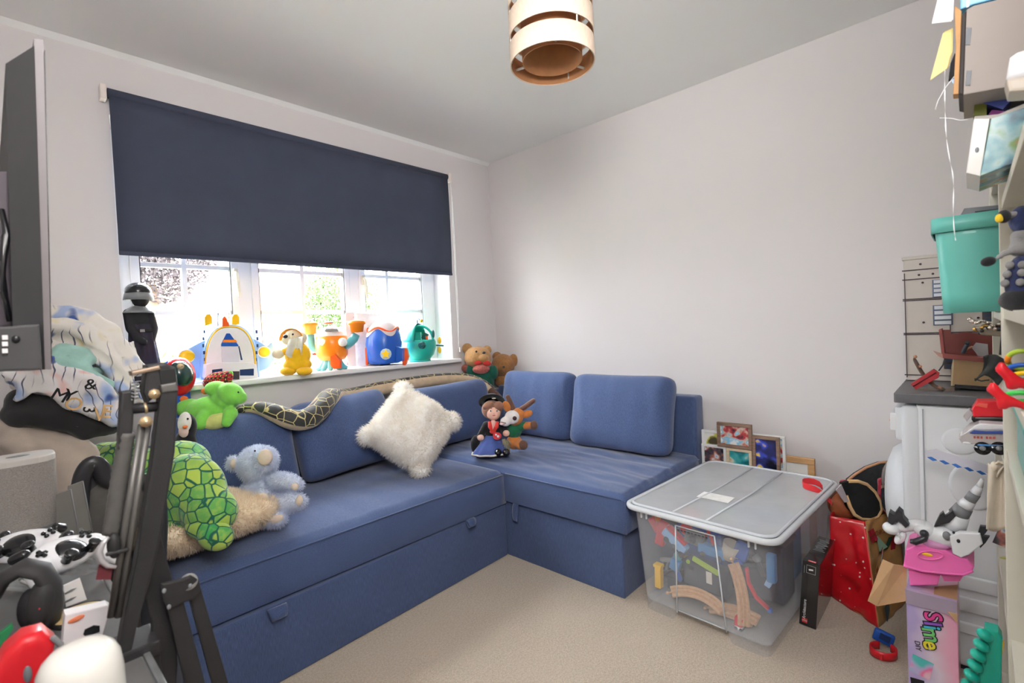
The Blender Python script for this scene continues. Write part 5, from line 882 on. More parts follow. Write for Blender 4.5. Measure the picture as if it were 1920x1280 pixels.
# ---- red clubs, rings
for lab, pts_ in (('red plastic toy club, upper of the two, on near shelf', [(1878, 692, 13), (1892, 705, 13), (1905, 714, 12), (1925, 722, 11), (1950, 726, 10)]), ('red plastic toy club, lower of the two, on near shelf', [(1862, 730, 13), (1876, 742, 12), (1895, 752, 11), (1915, 759, 10), (1945, 768, 9)])):
    t = onS('toy_club', lab, 'toy', pts_[2][0], pts_[2][1]+14, .98, group='red toy clubs'); s = t.s; t.blob('shaft', RED, [tuple((a, b, 0, r*.8) for a, b, r in pts_), (pts_[0][0], pts_[0][1]-2, 0, 11, 10, 14), (pts_[1][0]+4, pts_[1][1]+14, 0, 14, 10, 14)], .004, 3)
for i, (lab, c_, px, py, rx, rz) in enumerate((('lime and orange plastic ring at the back of near shelf', LIME, 1915, 675, 26, 17), ('blue plastic ring between the red clubs', BLU, 1918, 692, 26, 8), ('yellow plastic ring under the blue ring', YEL, 1924, 706, 26, 7), ('green plastic ring lying below upper red club', plastic('toy_green', C(70, 214, 90)), 1912, 744, 30, 8))):
    t = onS('toy_ring', lab, 'toy ring', px, py+rz, 1.06, group='plastic rings'); s = t.s; ol = [t.P(px+math.cos(q)*rx, py+math.sin(q)*rz, 12*math.sin(q)*s) for q in [k*.2618 for k in range(24)]]; o = t.part('ring', MB().tube(ol, 4.5*s, 10, closed=True), c_)
    t.part('joint', MB().tube(ol[11:15], 4.8*s, 10), ORG if i in (0, 3) else c_, o)
# ---- black cloth
t = onS('black_cloth', 'black cloth hanging over the front edge of shelf upright', 'cloth', 1860, 715, 1.39); s = t.s; t.part('cloth', MB().grid(lambda u, v: t.P(1845+42*u-18*v+8*math.sin(v*3), 668+10*u*u+v*(46-26*u*(1-u))-6*math.sin(u*3.1), (-6+6*math.sin(u*7+v*2))*s), 16, 14), mat('black_cotton', C(44, 46, 46), .1, 40, .95), solid=.003); t.part('hem', MB().tube([t.P(1827, 710, -8*s), t.P(1840, 714, -8*s), t.P(1855, 712, -6*s)], 1.5*s, 6), mat('black_cotton', C(44, 46, 46)))
# ---- toy train and red/black stack
t = onS('toy_express_train', 'white and silver toy express train nose with blue stripes sticking out of shelf', 'toy train', 1845, 832, 1.60, .803, at=(1845, 832)); s = t.s; SIL = plastic('train_silver', C(190, 184, 184), .3); o = t.part('body', px_prism(t, [(1797, 804), (1818, 782), (1834, 776), (1900, 780), (1900, 818), (1830, 815), (1803, 813)], -10, 40, .004, seg=3), SIL); t.part('roof', px_prism(t, [(1800, 800), (1826, 780), (1838, 775), (1900, 779), (1900, 788), (1826, 787)], -11, 41, .003), WHT, o)
t.part('blue_stripe', px_prism(t, [(1818, 793), (1826, 788), (1850, 790), (1900, 789), (1900, 796), (1818, 794)], -13, -9, .0005), plastic('train_blue', C(58, 84, 160)), o); t.part('skirt_stripe', px_prism(t, [(1824, 821), (1834, 814), (1900, 817), (1900, 824)], -12, -8, .0005), LBL, o); [t.part('faded_print', px_prism(t, [(x, 799+i*.25), (x+w_, 799.2+i*.25), (x+w_, 803.5+i*.25), (x, 803.2+i*.25)], -12, -9.8, 0), mat('print_train_red', C(196, 96, 86)), o) for i, (x, w_) in enumerate(((1825, 4), (1831, 5), (1838, 4), (1848, 4), (1854, 5), (1861, 5)))]
t.part('headlight', MB().ell(t.P(1812, 812, -11*s), (8*s*t.hx, 3*s, 2.4*s)), WHT, o)
for x in (1842, 1873): w_ = t.part('wheel', MB().cyl(t.P(x, 822, -13*s), t.P(x, 822, -4*s), 12*s, n=24), BLK); t.part('hub', MB().cyl(t.P(x, 822, -14.5*s), t.P(x, 822, -12*s), 4.5*s, n=14), GRYS, w_)
t = onS('toy_fire_engine', 'red and black toy vehicle lying on top of the toy train', 'toy car', 1855, 778, 1.64, .865, at=(1855, 778)); s = t.s; t.part('body', px_prism(t, [(1822, 748), (1832, 733), (1895, 732), (1895, 763), (1824, 763)], -8, 34, .004, seg=3), RED); t.part('window', px_prism(t, [(1829, 742), (1834, 737), (1852, 738), (1850, 746)], -9, -7, .0005), plastic('toy_salmon', C(230, 96, 80))); t.part('chassis', px_prism(t, [(1821, 768), (1828, 763), (1895, 763), (1895, 779), (1828, 777)], -9, 34, .003), BLK); t.part('bumper', px_prism(t, [(1806, 763), (1818, 748), (1824, 756), (1812, 772)], -6, 20, .002), SIL)
# ---- blue-white paper chain
t = onS('paper_bunting', 'blue and white chequered paper strip drooping before the washing machine', 'bunting', 1790, 870, 1.95, .70); s = t.s; o = t.part('strip', px_prism(t, [(1733, 846), (1755, 842), (1800, 856), (1852, 872), (1852, 888), (1800, 874), (1738, 856)], 0, 1.2, 0), milky('film_white', C(232, 232, 246), .55))
for i in range(5): x = 1738+i*23; y = 857+i*6.5; t.part('blue_diamond', px_prism(t, [(x, y), (x+8, y-1), (x+20, y+6), (x+11, y+7)], -1, .2, 0), mat('print_mid_blue', C(50, 108, 190)), o)
# ---- cream cloth bag
t = onS('cloth_bag', 'cream cotton bag hanging down from the shelf beneath toy train', 'bag', 1865, 965, 1.58, .63, at=(1865, 962)); s = t.s; COT = mat('cream_cotton', C(226, 214, 196), .05, 30, .95, .3, 300); t.part('cloth', MB().grid(lambda u, v: t.P(1858+(u-.2)*(30+20*v)*(1 if u > .2 else .9)-12*v*0, 836+v*124+4*math.sin(u*5), (-6*math.sin(u*6+v*2)-4)*s), 14, 18), COT, solid=.003); t.part('strap', MB().tube([t.P(1862, 842, -8*s), t.P(1872, 833, -10*s), t.P(1884, 838, -8*s), t.P(1874, 850, -8*s), t.P(1868, 862, -8*s)], 4*s, 8, flat=.5), COT); t.part('knot', MB().ell(t.P(1863, 842, -8*s), (7*s*t.hx, 6*s, 9*s)), COT)
t = T('teal_tub', 'translucent teal tub on the near shelf at the right frame edge', 'tub', (1.02, -.17, .859), rz=-math.pi/2); o = t.part('tub', MB().box((0, .15, .055), (.22, .30, .11), bev=.012, seg=3), milky('teal_film', C(120, 200, 190), .75)); t.part('tub_rim', MB().box((0, .15, .108), (.235, .315, .012), bev=.004), TQ, o)
# ---- stickers on the far upright are printed paper labels
t = T('sticker', 'round comic stickers peeling off the far shelf upright', 'sticker', (1.984, -.07, .42), rz=-math.pi/2); t.part('paper', MB().box((-.005, -.0025, .06), (.045, .001, .055), (0, .3, 0)), PH3); t.part('paper', MB().box((.0, -.0035, .0), (.04, .001, .06), (0, -.1, 0)), PH5)
# ---- turquoise ridged toy bottom right
t = onS('ridged_toy', 'turquoise ridged plastic toy at the bottom right before the shelves', 'toy', 1850, 1290, 1.42, .06); s = t.s; t = T('ridged_toy_base', None, None, (0, 0, -5)) if 0 else t
TQ2 = plastic('emerald_plastic', C(24, 168, 146), .35); o = t.part('spine', px_prism(t, [(1847, 1178), (1872, 1184), (1880, 1196), (1876, 1330), (1822, 1330), (1838, 1240)], 0, 30, .003), TQ2)
for i in range(7): x = 1846-i*6; y = 1190+i*19; t.part('ridge', MB().ell(t.P(x, y, -4*s), (17*s*t.hx, 14*s, 9*s), (0, .5, 0)), TQ2, o)
t.part('yellow_tab', px_prism(t, [(1876, 1200), (1883, 1204), (1880, 1228), (1874, 1224)], 4, 10, .001), YEL, o); t.part('stand', px_prism(t, [(1815, 1325), (1885, 1325), (1885, 1400), (1815, 1400)], 0, 30, .003), TQ2)
# ================================================================== things at the right front
# ---- craft-kit box
t = T('craft_kit_box', 'tall pink and lilac craft-kit carton with its cardboard flap open', 'box', (1.70, .085, 0), rz=math.radians(-90)); s = t.s
PK = NT('carton_pastel'); v = PK.coord('Object'); sx_ = PK.n('ShaderNodeSeparateXYZ'); PK.l(v, sx_.inputs[0]); g = PK.math('ADD', PK.math('MULTIPLY', sx_.outputs[0], 7), PK.math('MULTIPLY', PK.noise(v, 9, 2), .7)); PK.set(Base_Color=PK.ramp(g, [(.0, C(186, 168, 220)), (.32, C(232, 216, 232)), (.55, C(240, 176, 202)), (.95, C(240, 150, 188))]), Roughness=.3, Coat_Weight=.3); PK = PK.m
BOXW, BOXH = .105, .385; bx2 = t.part('carton', MB().bx(-.058, .047, 0, .19, 0, BOXH, .0015), PK); INN = mat('carton_inner', C(196, 158, 118), .06, 18, .85)
t.part('silver_top', MB().box((-.006, -.006, BOXH-.018), (BOXW, .010, .045), (.25, 0, 0)), mat('carton_silver', C(190, 178, 206), .05, 10, .3, metal=.3), bx2); t.part('inner_flap', MB().add([(.047, -.001, BOXH), (.047, -.012, BOXH-.055), (.0, -.001, BOXH), (.047, .10, BOXH+.001), (.0, .05, BOXH+.001)], [(0, 1, 2), (0, 2, 4, 3)], False), INN, bx2, solid=.0015)
fl = [t.loc(hit(px, py, 0, 1.72)) for px, py in ((1700, 1062), (1655, 1048), (1627, 1126), (1645, 1136), (1700, 1126))]; t.part('side_flap', MB().add([fl[0], (fl[0]+fl[1])/2+Vector((0, -.01, 0)), fl[3], fl[4]], [(0, 1, 2, 3)], False).add([(fl[0]+fl[1])/2+Vector((0, -.01, 0)), fl[1], fl[2], fl[3]], [(0, 1, 2, 3)], False), INN, bx2, solid=.002)
LP = (0, .020, .031, .052, .080)
for i, (ch_, c_) in enumerate(zip('Slime', ((230, 70, 150), (150, 90, 200), (70, 190, 220), (120, 210, 120), (236, 220, 60)))):
    text(bx2, ch_, .052, Matrix.Translation((-.004-.001*i, -.0016, .325-LP[i])) @ Matrix.Rotation(math.pi/2, 4, 'X') @ Matrix.Rotation(-1.35, 4, 'Z'), mat('letter_outline', C(40, 24, 44)), extrude=.0002, bold=.0035); text(bx2, ch_, .052, Matrix.Translation((-.004-.001*i, -.0024, .325-LP[i])) @ Matrix.Rotation(math.pi/2, 4, 'X') @ Matrix.Rotation(-1.35, 4, 'Z'), mat('letter_%d' % i, C(*c_)), extrude=.0003, bold=.001)
text(bx2, 'DIY', .017, Matrix.Translation((-.036, -.002, .232)) @ Matrix.Rotation(math.pi/2, 4, 'X') @ Matrix.Rotation(-1.45, 4, 'Z'), BLKM); t.part('black_panel', MB().box((-.034, -.0006, .08), (.030, .0012, .115), (0, -.09, 0)), BLKM, bx2); text(bx2, 'FLUFFY', .026, Matrix.Translation((-.033, -.0018, .085)) @ Matrix.Rotation(math.pi/2, 4, 'X') @ Matrix.Rotation(-1.48, 4, 'Z'), WPR)
t.part('printed_picture', MB().box((-.03, -.0006, .175), (.045, .0012, .05), (0, .2, 0)), photo('slime_picture', [(.3, C(90, 200, 200)), (.5, C(200, 190, 230)), (.65, C(240, 120, 170)), (.85, C(240, 230, 236))], 24), bx2)
# ---- pink tub lid tray
t = T('pink_tray', 'bright pink plastic tub with moulded lid balanced on the craft-kit carton', 'tub', (1.70, .075, BOXH+.006), rz=-math.pi/2); s = t.s; PNK = plastic('hot_pink', C(244, 112, 186), .3)
t.part('tub', px_prism(t, [(1703, 1070), (1764, 1078), (1758, 1097), (1706, 1098)], 0, 70, .004, seg=3), PNK); t.part('step', px_prism(t, [(1764, 1078), (1808, 1078), (1800, 1090), (1770, 1090)], 4, 60, .003), PNK)
o = t.part('lid', px_prism(t, [(1694, 1058), (1698, 1030), (1715, 1022), (1772, 1032), (1815, 1050), (1827, 1063), (1822, 1074), (1806, 1078), (1760, 1075), (1697, 1066)], -14, 74, .006, seg=3), PNK); t.part('swirl', MB().tube([t.P(1745+math.cos(q)*24, 1041+math.sin(q)*8, (-15)*s) for q in [k*.314 for k in range(20)]], 1.4*s, 6, closed=True), PNK, o); t.part('sticker', MB().ell(t.P(1738, 1039, -14.5*s), (11*s*t.hx, 1.5*s, 3*s)), YEL, o); t.part('lid_rim', MB().tube([t.P(a, b, -13*s) for a, b in ((1694, 1060), (1730, 1070), (1775, 1075), (1806, 1077), (1824, 1070))], 2.4*s, 8), PNK, o)
# ---- white robot dinosaur
t = T('robot_dinosaur', 'white toy robot dinosaur with black spikes lying on the pink tub', 'toy', (1.70, .075, BOXH+.075), rz=-math.pi/2); s = t.s; WD_ = plastic('dino_white', C(236, 238, 242), .3); BKD = plastic('dino_black', C(44, 46, 52), .4)
bd = t.part('body', MB().ell(t.P(1765, 1005, 10*s), (34*s*t.hx, 22*s, 22*s), (0, -.35, 0)).ell(t.P(1735, 992, 8*s), (26*s*t.hx, 18*s, 15*s), (0, .15, 0)), WD_); t.part('belly', MB().ell(t.P(1755, 1018, 2*s), (28*s*t.hx, 18*s, 10*s)), plastic('dino_pink', C(214, 150, 196)), bd)
hd = t.part('head', MB().ell(t.P(1672, 990, 0), (20*s*t.hx, 14*s, 12*s)).ell(t.P(1694, 985, 4*s), (16*s*t.hx, 13*s, 12*s)), WD_); t.part('crest', px_prism(t, [(1663, 978), (1667, 960), (1676, 966), (1684, 955), (1692, 962), (1694, 972), (1705, 984), (1698, 990), (1684, 976), (1672, 984)], -12, 12, .002), BKD, hd); t.part('lower_jaw', MB().ell(t.P(1688, 1008, 2*s), (10*s*t.hx, 9*s, 15*s), (0, .5, 0)), WD_, hd)
for k in range(4): t.part('tooth', MB().cyl(t.P(1682+k*2.4, 996+k*3, -9*s), t.P(1680+k*2.4, 1001+k*3, -9*s), 1.4*s, .4*s, n=6), WHT, hd)
t.part('neck', MB().tube([t.P(1700, 986, 6*s), t.P(1715, 984, 8*s), t.P(1735, 988, 8*s)], [11*s, 11*s, 14*s], 12), WD_)
tl = [(1788, 990, 17), (1797, 965, 15), (1808, 950, 12), (1818, 938, 9), (1828, 925, 8), (1836, 912, 5), (1842, 898, 2.5)]
for i, (a, b) in enumerate(zip(tl[:-1], tl[1:])): t.part('tail_segment', MB().cyl(t.P(a[0], a[1], 14*s), t.P(b[0], b[1], 14*s), a[2]*s, b[2]*1.08*s, n=16), WD_ if i % 2 == 0 else (GRYS if i in (1, 3) else WD_))
t.part('back_spike', px_prism(t, [(1751, 988), (1762, 965), (1768, 960), (1772, 968), (1785, 958), (1792, 968), (1780, 980), (1765, 984)], -4, 10, .002), BKD)
lg = t.part('thigh', px_prism(t, [(1780, 1005), (1800, 998), (1838, 1000), (1843, 1020), (1818, 1040), (1802, 1046), (1786, 1038)], -18, -4, .005, seg=3), WD_); t.dots('joint_disc', BKD, [(1797, 1014, -19, 3.5), (1788, 998, -19, 2.5)], lg); t.part('hip_disc', MB().ell(t.P(1775, 1004, -14*s), (8*s*t.hx, 4*s, 8*s)), GRYS, lg)
for y in (990, 1008): t.part('claw', px_prism(t, [(1834, y+8), (1838, y-4), (1856, y-2), (1848, y+10), (1838, y+20)], -14, -4, .002), BKD, lg)
t.part('foreleg', MB().tube([t.P(1735, 1000, -12*s), t.P(1732, 1010, -18*s), t.P(1715, 1016, -22*s), t.P(1706, 1014, -22*s)], [6*s, 6*s, 6*s, 4*s], 10), BKD); t.part('foreleg_joint', MB().ell(t.P(1733, 1000, -16*s), 7*s), BKD)
# ================================================================== top right stack
GBX = mat('grey_carton', C(168, 158, 152), .04, 8, .8); t = onS('large_carton', 'big grey-brown carton with torn dark edge high on the near shelf', 'box', 1880, 178, 1.08); s = t.s
o = t.part('carton', px_prism(t, [(1806, 178), (1812, 18), (1826, 10), (1990, -30), (1990, 150), (1870, 166)], 0, 170, .002), GBX); t.part('torn_edge', px_prism(t, [(1797, 176), (1803, 28), (1813, 18), (1807, 178)], 0, 120, .002), mat('torn_black', C(46, 36, 32))); t.part('cut_edge', px_prism(t, [(1787, 177), (1792, 90), (1790, 10), (1803, 20), (1798, 176)], 10, 40, .001), mat('cardboard_amber', C(196, 146, 92)))
for y0, y1 in ((52, 84), (132, 160)): t.part('notch', px_prism(t, [(1812, y0), (1822, y0), (1819, y1), (1810, y1)], -1.5, 1, 0), DGR, o)
t = onS('blue_carton', 'pale blue and white box lying on top of the big carton', 'box', 1850, 16, 1.10); s = t.s; o = t.part('box', px_prism(t, [(1800, 18), (1802, -40), (1960, -60), (1960, -26), (1826, 8)], 4, 130, .002), plastic('box_sky', C(120, 196, 240))); t.part('band', px_prism(t, [(1812, 14), (1814, -30), (1818, -30), (1817, 12)], 2, 5, 0), WHT, o)
t = onS('white_lamp_head', 'white rounded plastic lamp head at the right edge high up', 'lamp', 1925, 172, .92); s = t.s; t.part('shell', px_prism(t, [(1886, 148), (1894, 105), (1908, 95), (1990, 70), (1990, 130)], -10, 60, .01, seg=4, smooth=True), WHT); t.part('stem', MB().tube([t.P(1985, 150, 25*s), t.P(1995, 200, 30*s), (t.P(1995, 200, 30*s).x, t.P(1995, 200, 30*s).y, 1.368-t.O.z)], .009, 10), WHT); t.part('foot', MB().lathe([(.001, .012), (.036, .010), (.04, 0), (.001, 0)], 28, Matrix.Translation((t.P(1995, 200, 30*s).x, t.P(1995, 200, 30*s).y, 1.364-t.O.z))), WHT); t.part('underside', px_prism(t, [(1886, 148), (1990, 130), (1990, 165), (1892, 172)], -8, 58, .004), plastic('lamp_beige', C(206, 194, 180)))
t = onS('comic_box', 'white board-game box with colourful printed front tilted on near shelf', 'game box', 1850, 332, 1.10); s = t.s; o = t.part('box', px_prism(t, [(1812, 324), (1826, 222), (1856, 222), (1838, 330)], 0, 170, .001), plastic('box_offwhite', C(222, 220, 216), .5)); t.part('printed_front', px_prism(t, [(1838, 330), (1858, 222), (1990, 180), (1990, 270)], -2, 170, .001), photo('comic_print', [(.2, C(56, 76, 96)), (.4, C(100, 150, 160)), (.55, C(150, 180, 180)), (.68, C(120, 150, 90)), (.8, C(206, 96, 100)), (.92, C(216, 214, 206))], 46), o); t.part('print_dot', MB().ell(t.P(1832, 281, -1*s), (4*s*t.hx, 1*s, 5*s)), GREY, o)
t = onS('colour_folder', 'stack of green, violet and blue folders between carton and game box', 'folders', 1860, 222, 1.14); s = t.s; [t.part('folder', px_prism(t, p, d, d+90, 0), mat('folder_%s' % n_, C(*c_))) for n_, c_, d, p in (('green', (128, 132, 52), 4, [(1825, 216), (1828, 184), (1850, 188), (1850, 216)]), ('blue', (88, 104, 190), 0, [(1822, 186), (1860, 180), (1900, 182), (1880, 205), (1855, 196)]), ('violet', (118, 24, 110), -4, [(1854, 214), (1860, 206), (1882, 208), (1884, 214), (1870, 220)]), ('white', (216, 208, 200), -6, [(1826, 222), (1870, 222), (1960, 186), (1960, 178), (1872, 214), (1828, 218)]))]
for lab, pts_, c_, x in (('white paper corner sticking out at the top right', [(1747, 44), (1760, -10), (1786, -10), (1784, 40)], (246, 240, 244), 1.10), ('pale yellow paper sheet sticking out below the white paper', [(1744, 150), (1768, 62), (1784, 55), (1783, 100), (1776, 128)], (246, 226, 150), 1.12)):
    t = onS('paper_sheet', lab, 'paper', pts_[0][0]+15, pts_[0][1], x, group='papers by the carton'); t.part('sheet', px_prism(t, pts_, 0, 2, 0), mat('paper_%d' % c_[2], C(*c_), .04, 10, .7)); t.part('second_sheet', px_prism(t, [(a+3, b-3) for a, b in pts_], 5, 6.5, 0), mat('paper_%d' % c_[2], C(*c_)))
t = onS('black_pouch', 'small black pouch hanging under the yellow paper', 'pouch', 1785, 152, 1.12); s = t.s; t.part('pouch', px_prism(t, [(1778, 150), (1782, 118), (1790, 98), (1797, 110), (1796, 140)], 0, 14, .003), BLKM); t.part('blue_tab', px_prism(t, [(1784, 152), (1792, 144), (1792, 158), (1787, 157)], -2, 0, 0), LBL)
t = onS('white_ribbon', 'thin white curling ribbon dangling from the papers at top right', 'ribbon', 1788, 450, 1.12); s = t.s; rp = [t.P(a, b, d*s) for a, b, d in ((1772, 120, 0), (1771, 160, 2), (1772, 200, -2), (1773, 240, 2), (1776, 275, -2), (1783, 310, 2), (1788, 330, 0), (1788, 370, 2), (1787, 410, -2), (1790, 440, 0), (1792, 452, 0))]
n_ = len(rp); t.part('strand', MB().grid(lambda u, v: rp[int(round(v*(n_-1)))]+Vector((math.cos(v*22)*(u-.5)*5*s, math.sin(v*22)*(u-.5)*5*s, 0)), 2, n_), mat('ribbon_white', C(244, 244, 248), rough=.3), solid=.0006, subsurf=2); t.part('strand', MB().tube([t.P(a, b) for a, b in ((1792, 140), (1772, 165), (1758, 190), (1754, 205))], .8*s, 5), mat('ribbon_white', C(244, 244, 248))); t.part('strand', MB().tube([t.P(a, b) for a, b in ((1762, 221), (1785, 222), (1800, 226), (1815, 224))], .8*s, 5), mat('ribbon_white', C(244, 244, 248)))
# ================================================================== desk corner at the left
DKX, DKY0, DKY1, DKZ = .118, .42, 1.80, .75
t = T('desk', 'dark desk with a silver edge strip covered in gadgets at left', 'desk', (-.25, 1.1, 0), rz=0); l = t.loc; DKM = mat('desk_grey', C(96, 96, 96), .08, 30, .5)
t.part('desk_top', MB().box(l(((XL+.01+DKX)/2, (DKY0+DKY1)/2, DKZ-.014)), (DKX-XL-.01, DKY1-DKY0, .028), bev=.002), DKM); t.part('edge_strip', MB().box(l((DKX+.004, (DKY0+DKY1)/2, DKZ-.02)), (.008, DKY1-DKY0, .044), bev=.002), mat('brushed_silver', C(176, 180, 182), .1, 40, .35, metal=.8))
for x in (XL+.05, DKX-.06):
    for y in (DKY0+.05, DKY1-.05): t.part('leg', MB().box(l((x, y, (DKZ-.028)/2)), (.04, .04, DKZ-.03), bev=.003), BLKM)
def onD(name, label, cat, px, py, y, z=DKZ, **k): p = hit(px, py, 1, y); return T(name, label, cat, (p.x, y, z), rz=0, **k)
BST0 = mat('arm_black', C(40, 40, 42), .1, 30, .5)
# ---- monitor seen edge-on from behind
t = onD('monitor', 'dark flat-screen monitor seen edge-on at the far left', 'monitor', 60, 690, .90, 1.125, at=(60, 692)); s = t.s; MGR = mat('monitor_grey', C(66, 66, 68), .05, 20, .6); MBZ = mat('monitor_bezel', C(112, 106, 108), .05, 20, .45)
o = t.part('screen_panel', MB().add([t.P(63, 70), t.P(81, 72), t.P(96, 690), t.P(82, 690)]+[t.P(63, 70)+Vector((-.006, .7, -.0)), t.P(81, 72)+Vector((0.004, .7, 0)), t.P(96, 690)+Vector((.0, .7, 0)), t.P(82, 690)+Vector((-.006, .7, 0))], [(0, 1, 2, 3), (7, 6, 5, 4), (0, 4, 5, 1), (1, 5, 6, 2), (2, 6, 7, 3), (3, 7, 4, 0)], False), MBZ)
t.part('display', MB().add([p+Vector((.0015, 0, 0)) for p in (t.P(81, 72)+Vector((0, .012, -.008)), t.P(81, 72)+Vector((.004, .688, -.008)), t.P(96, 690)+Vector((0, .688, .01)), t.P(96, 690)+Vector((0, .012, .01)))], [(0, 1, 2, 3)], False), plastic('screen_black', C(16, 16, 20), .15), o, solid=.001)
back = [t.P(10, 117, .04), t.P(64, 83, -.002), t.P(84, 690, -.002), t.P(26, 690, .04)]; dv = Vector((-.0, .6, 0)); t.part('back_shell', MB().add(back+[p+dv for p in back], [(0, 1, 2, 3), (7, 6, 5, 4), (0, 4, 5, 1), (1, 5, 6, 2), (2, 6, 7, 3), (3, 7, 4, 0)], False), MGR)
hs_ = [t.P(-20, 612, -.02), t.P(52, 606, -.02), t.P(72, 606, -.01), t.P(78, 690, -.01), t.P(56, 692, -.02), t.P(-20, 694, -.02)]; ph = t.part('port_housing', MB().prism([(p.x, p.z) for p in hs_], -.025, .09, .003), MGR)
for y in (630, 642, 655): t.part('port', MB().box(t.P(9, y, -.027), (10*s*t.hx, .004, 8*s)), plastic('port_white', C(226, 224, 226)), ph)
t.part('cable_hole', MB().ell(t.P(30, 633, -.026), (8*s*t.hx, .003, 7*s)), BLK, ph)
t.part('mount_plate', MB().prism([(p.x, p.z) for p in (t.P(-30, 318, .1), t.P(16, 318, .1), t.P(24, 610, .1), t.P(-30, 612, .1))], .1, .14, .003), mat('mount_purple_grey', C(92, 84, 92))); cb = MB()
for k in range(3): cb.tube([t.P(2+k*4, 390+k*20, .06), t.P(14-k*3, 440, .05), t.P(2, 500+k*20, .05), t.P(10, 560, .06), t.P(18, 600, .06)], .0035, 8)
t.part('cable', cb, BLK); am = t.part('wall_arm', MB().tube([t.P(-10, 450, .12), t.P(-10, 450, .12)+Vector((-.25, .1, 0)), t.P(-10, 450, .12)+Vector((XL-t.P(-10, 450, .12).x-t.O.x+.01, .2, 0))], .02, 12), BST0); t.part('wall_plate', MB().box(t.P(-10, 450, .12)+Vector((XL-t.P(-10, 450, .12).x-t.O.x+.008, .2, 0)), (.014, .12, .22), bev=.003), BST0, am)
# ---- speaker
t = onD('speaker', 'light grey cloth-covered smart speaker on the desk', 'speaker', 42, 968, 1.58, at=(42, 968)); s = t.s; SPK = NT('speaker_cloth'); v = SPK.coord(scale=(1, 1, 3)); f = SPK.noise(v, 500, 2); SPK.set(Base_Color=SPK.ramp(f, [(.35, C(140, 134, 130)), (.65, C(176, 170, 166))]), Roughness=.9); SPK.bump(f, .3); SPK = SPK.m
rs = rr(.118, .11, .04, 6); n_ = len(rs); H_ = 136*s
t.part('grille', MB().grid(lambda u, v: Vector((rs[int(round(u*n_)) % n_][0]*(1+.03*v), rs[int(round(u*n_)) % n_][1], .006+v*(H_-.02))), n_, 4, True), SPK); t.part('top_cap', MB().prism([(x*1.03, y) for x, y in rs], H_-.016, H_, .004, seg=3, M=LZ), plastic('speaker_white', C(214, 210, 206), .5)); t.part('base', MB().prism(rs, 0, .008, M=LZ), GREY); t.part('button', MB().ell((.0, 0, H_), (.02, .014, .001)), GREY); t.dots('logo_dot', WHT, [(55, 956, -16, 1.6)])
# ---- game controllers
def pad(lab, px, py, y, rot, z=DKZ+.018):
    t = onD('game_controller', lab, 'controller', px, py, y, z, group='game controllers'); M = Matrix.Rotation(math.radians(rot), 4, 'Z') @ Matrix.Rotation(math.radians(28), 4, 'X')
    o = t.part('shell', MB().ell((0, 0, .03), (.062, .038, .022)).cap((-.052, -.01, .03), (-.07, -.06, .02), .022, .017).cap((.052, -.01, .03), (.07, -.06, .02), .022, .017), WHT, M=M @ Matrix.Scale(.9, 4), remesh=.004, smooth=6)
    t.part('centre_panel', MB().ell((0, -.008, .041), (.032, .028, .014)), BLK, o); [t.part('thumb_stick', MB().cyl((x, -.028, .042), (x, -.032, .062), .008, n=14).ell((x, -.032, .062), (.011, .011, .004)), BLK, o) for x in (-.024, .024)]; [t.part('button', MB().ell((.042+a, .004+b, .05), .0045, nu=8, nv=6), BLK, o) for a, b in ((0, .008), (0, -.008), (.008, 0), (-.008, 0))]; t.part('direction_pad', MB().box((-.043, .004, .051), (.018, .006, .005), bev=.001).box((-.043, .004, .051), (.006, .018, .005), bev=.001), BLK, o); [t.part('trigger', MB().cap((x, .034, .032), (x*1.1, .042, .022), .010), BLK, o) for x in (-.042, .042)]
pad('white game controller farthest back on the desk beside the speaker', 52, 1010, 1.30, -25); pad('white game controller nearest in the pile on the desk', 105, 1055, 1.13, 40, DKZ+.034)
t = onD('clear_case', 'clear plastic box with silver frame under the game controllers', 'case', 70, 1090, 1.14, at=(70, 1092)); s = t.s; o = t.part('box', px_prism(t, [(8, 1090), (18, 1045), (50, 1030), (110, 1062), (98, 1095)], 0, 30, .003), milky('clear_acrylic', C(180, 184, 184), .4)); t.part('frame_bar', MB().tube([t.P(a, b, -1*s) for a, b in ((36, 1070), (50, 1030), (110, 1062), (98, 1095), (36, 1070))], 2.4*s, 6), mat('frame_silver', C(210, 212, 212), .1, 20, .3, metal=.8), o)
t = onD('plastic_bag', 'crumpled clear plastic bag with dark screws next to controllers', 'bag', 145, 1075, 1.16, at=(145, 1072)); s = t.s; t.part('film', MB().grid(lambda u, v: t.P(112+u*72, 1012+v*58+16*u*(1-v), (18*mnoise.noise(Vector((u*5, v*5, 3)))-6*math.sin(u*3))*s), 16, 16), milky('film_grey', C(176, 174, 172), .5, .15)); t.part('contents', MB().box(t.P(146, 1030, 6*s), (.03, .012, .02), (.3, .2, .4), bev=.003), BLK)
for i, (px, py) in enumerate(((128, 1000), (152, 1005))):
    t = onD('perspex_sheet', ('smoky plastic sheet standing behind the controllers, left one', 'smoky plastic sheet standing behind the controllers, right one')[i], 'sheet', px, py+55, 1.42+.04*i, at=(px, py+55)); s = t.s; o = t.part('sheet', px_prism(t, [(px-18, py+55), (px-20, py-25), (px+8, py-35), (px+26, py+60)], 0, 4, .0005), mat('panel_grey', C(118, 116, 112), .06, 30, .4)); t.part('rim', MB().tube([t.P(px+8, py-35, -1*s), t.P(px+26, py+60, -1*s)], 1.2*s, 6), GRYS, o)
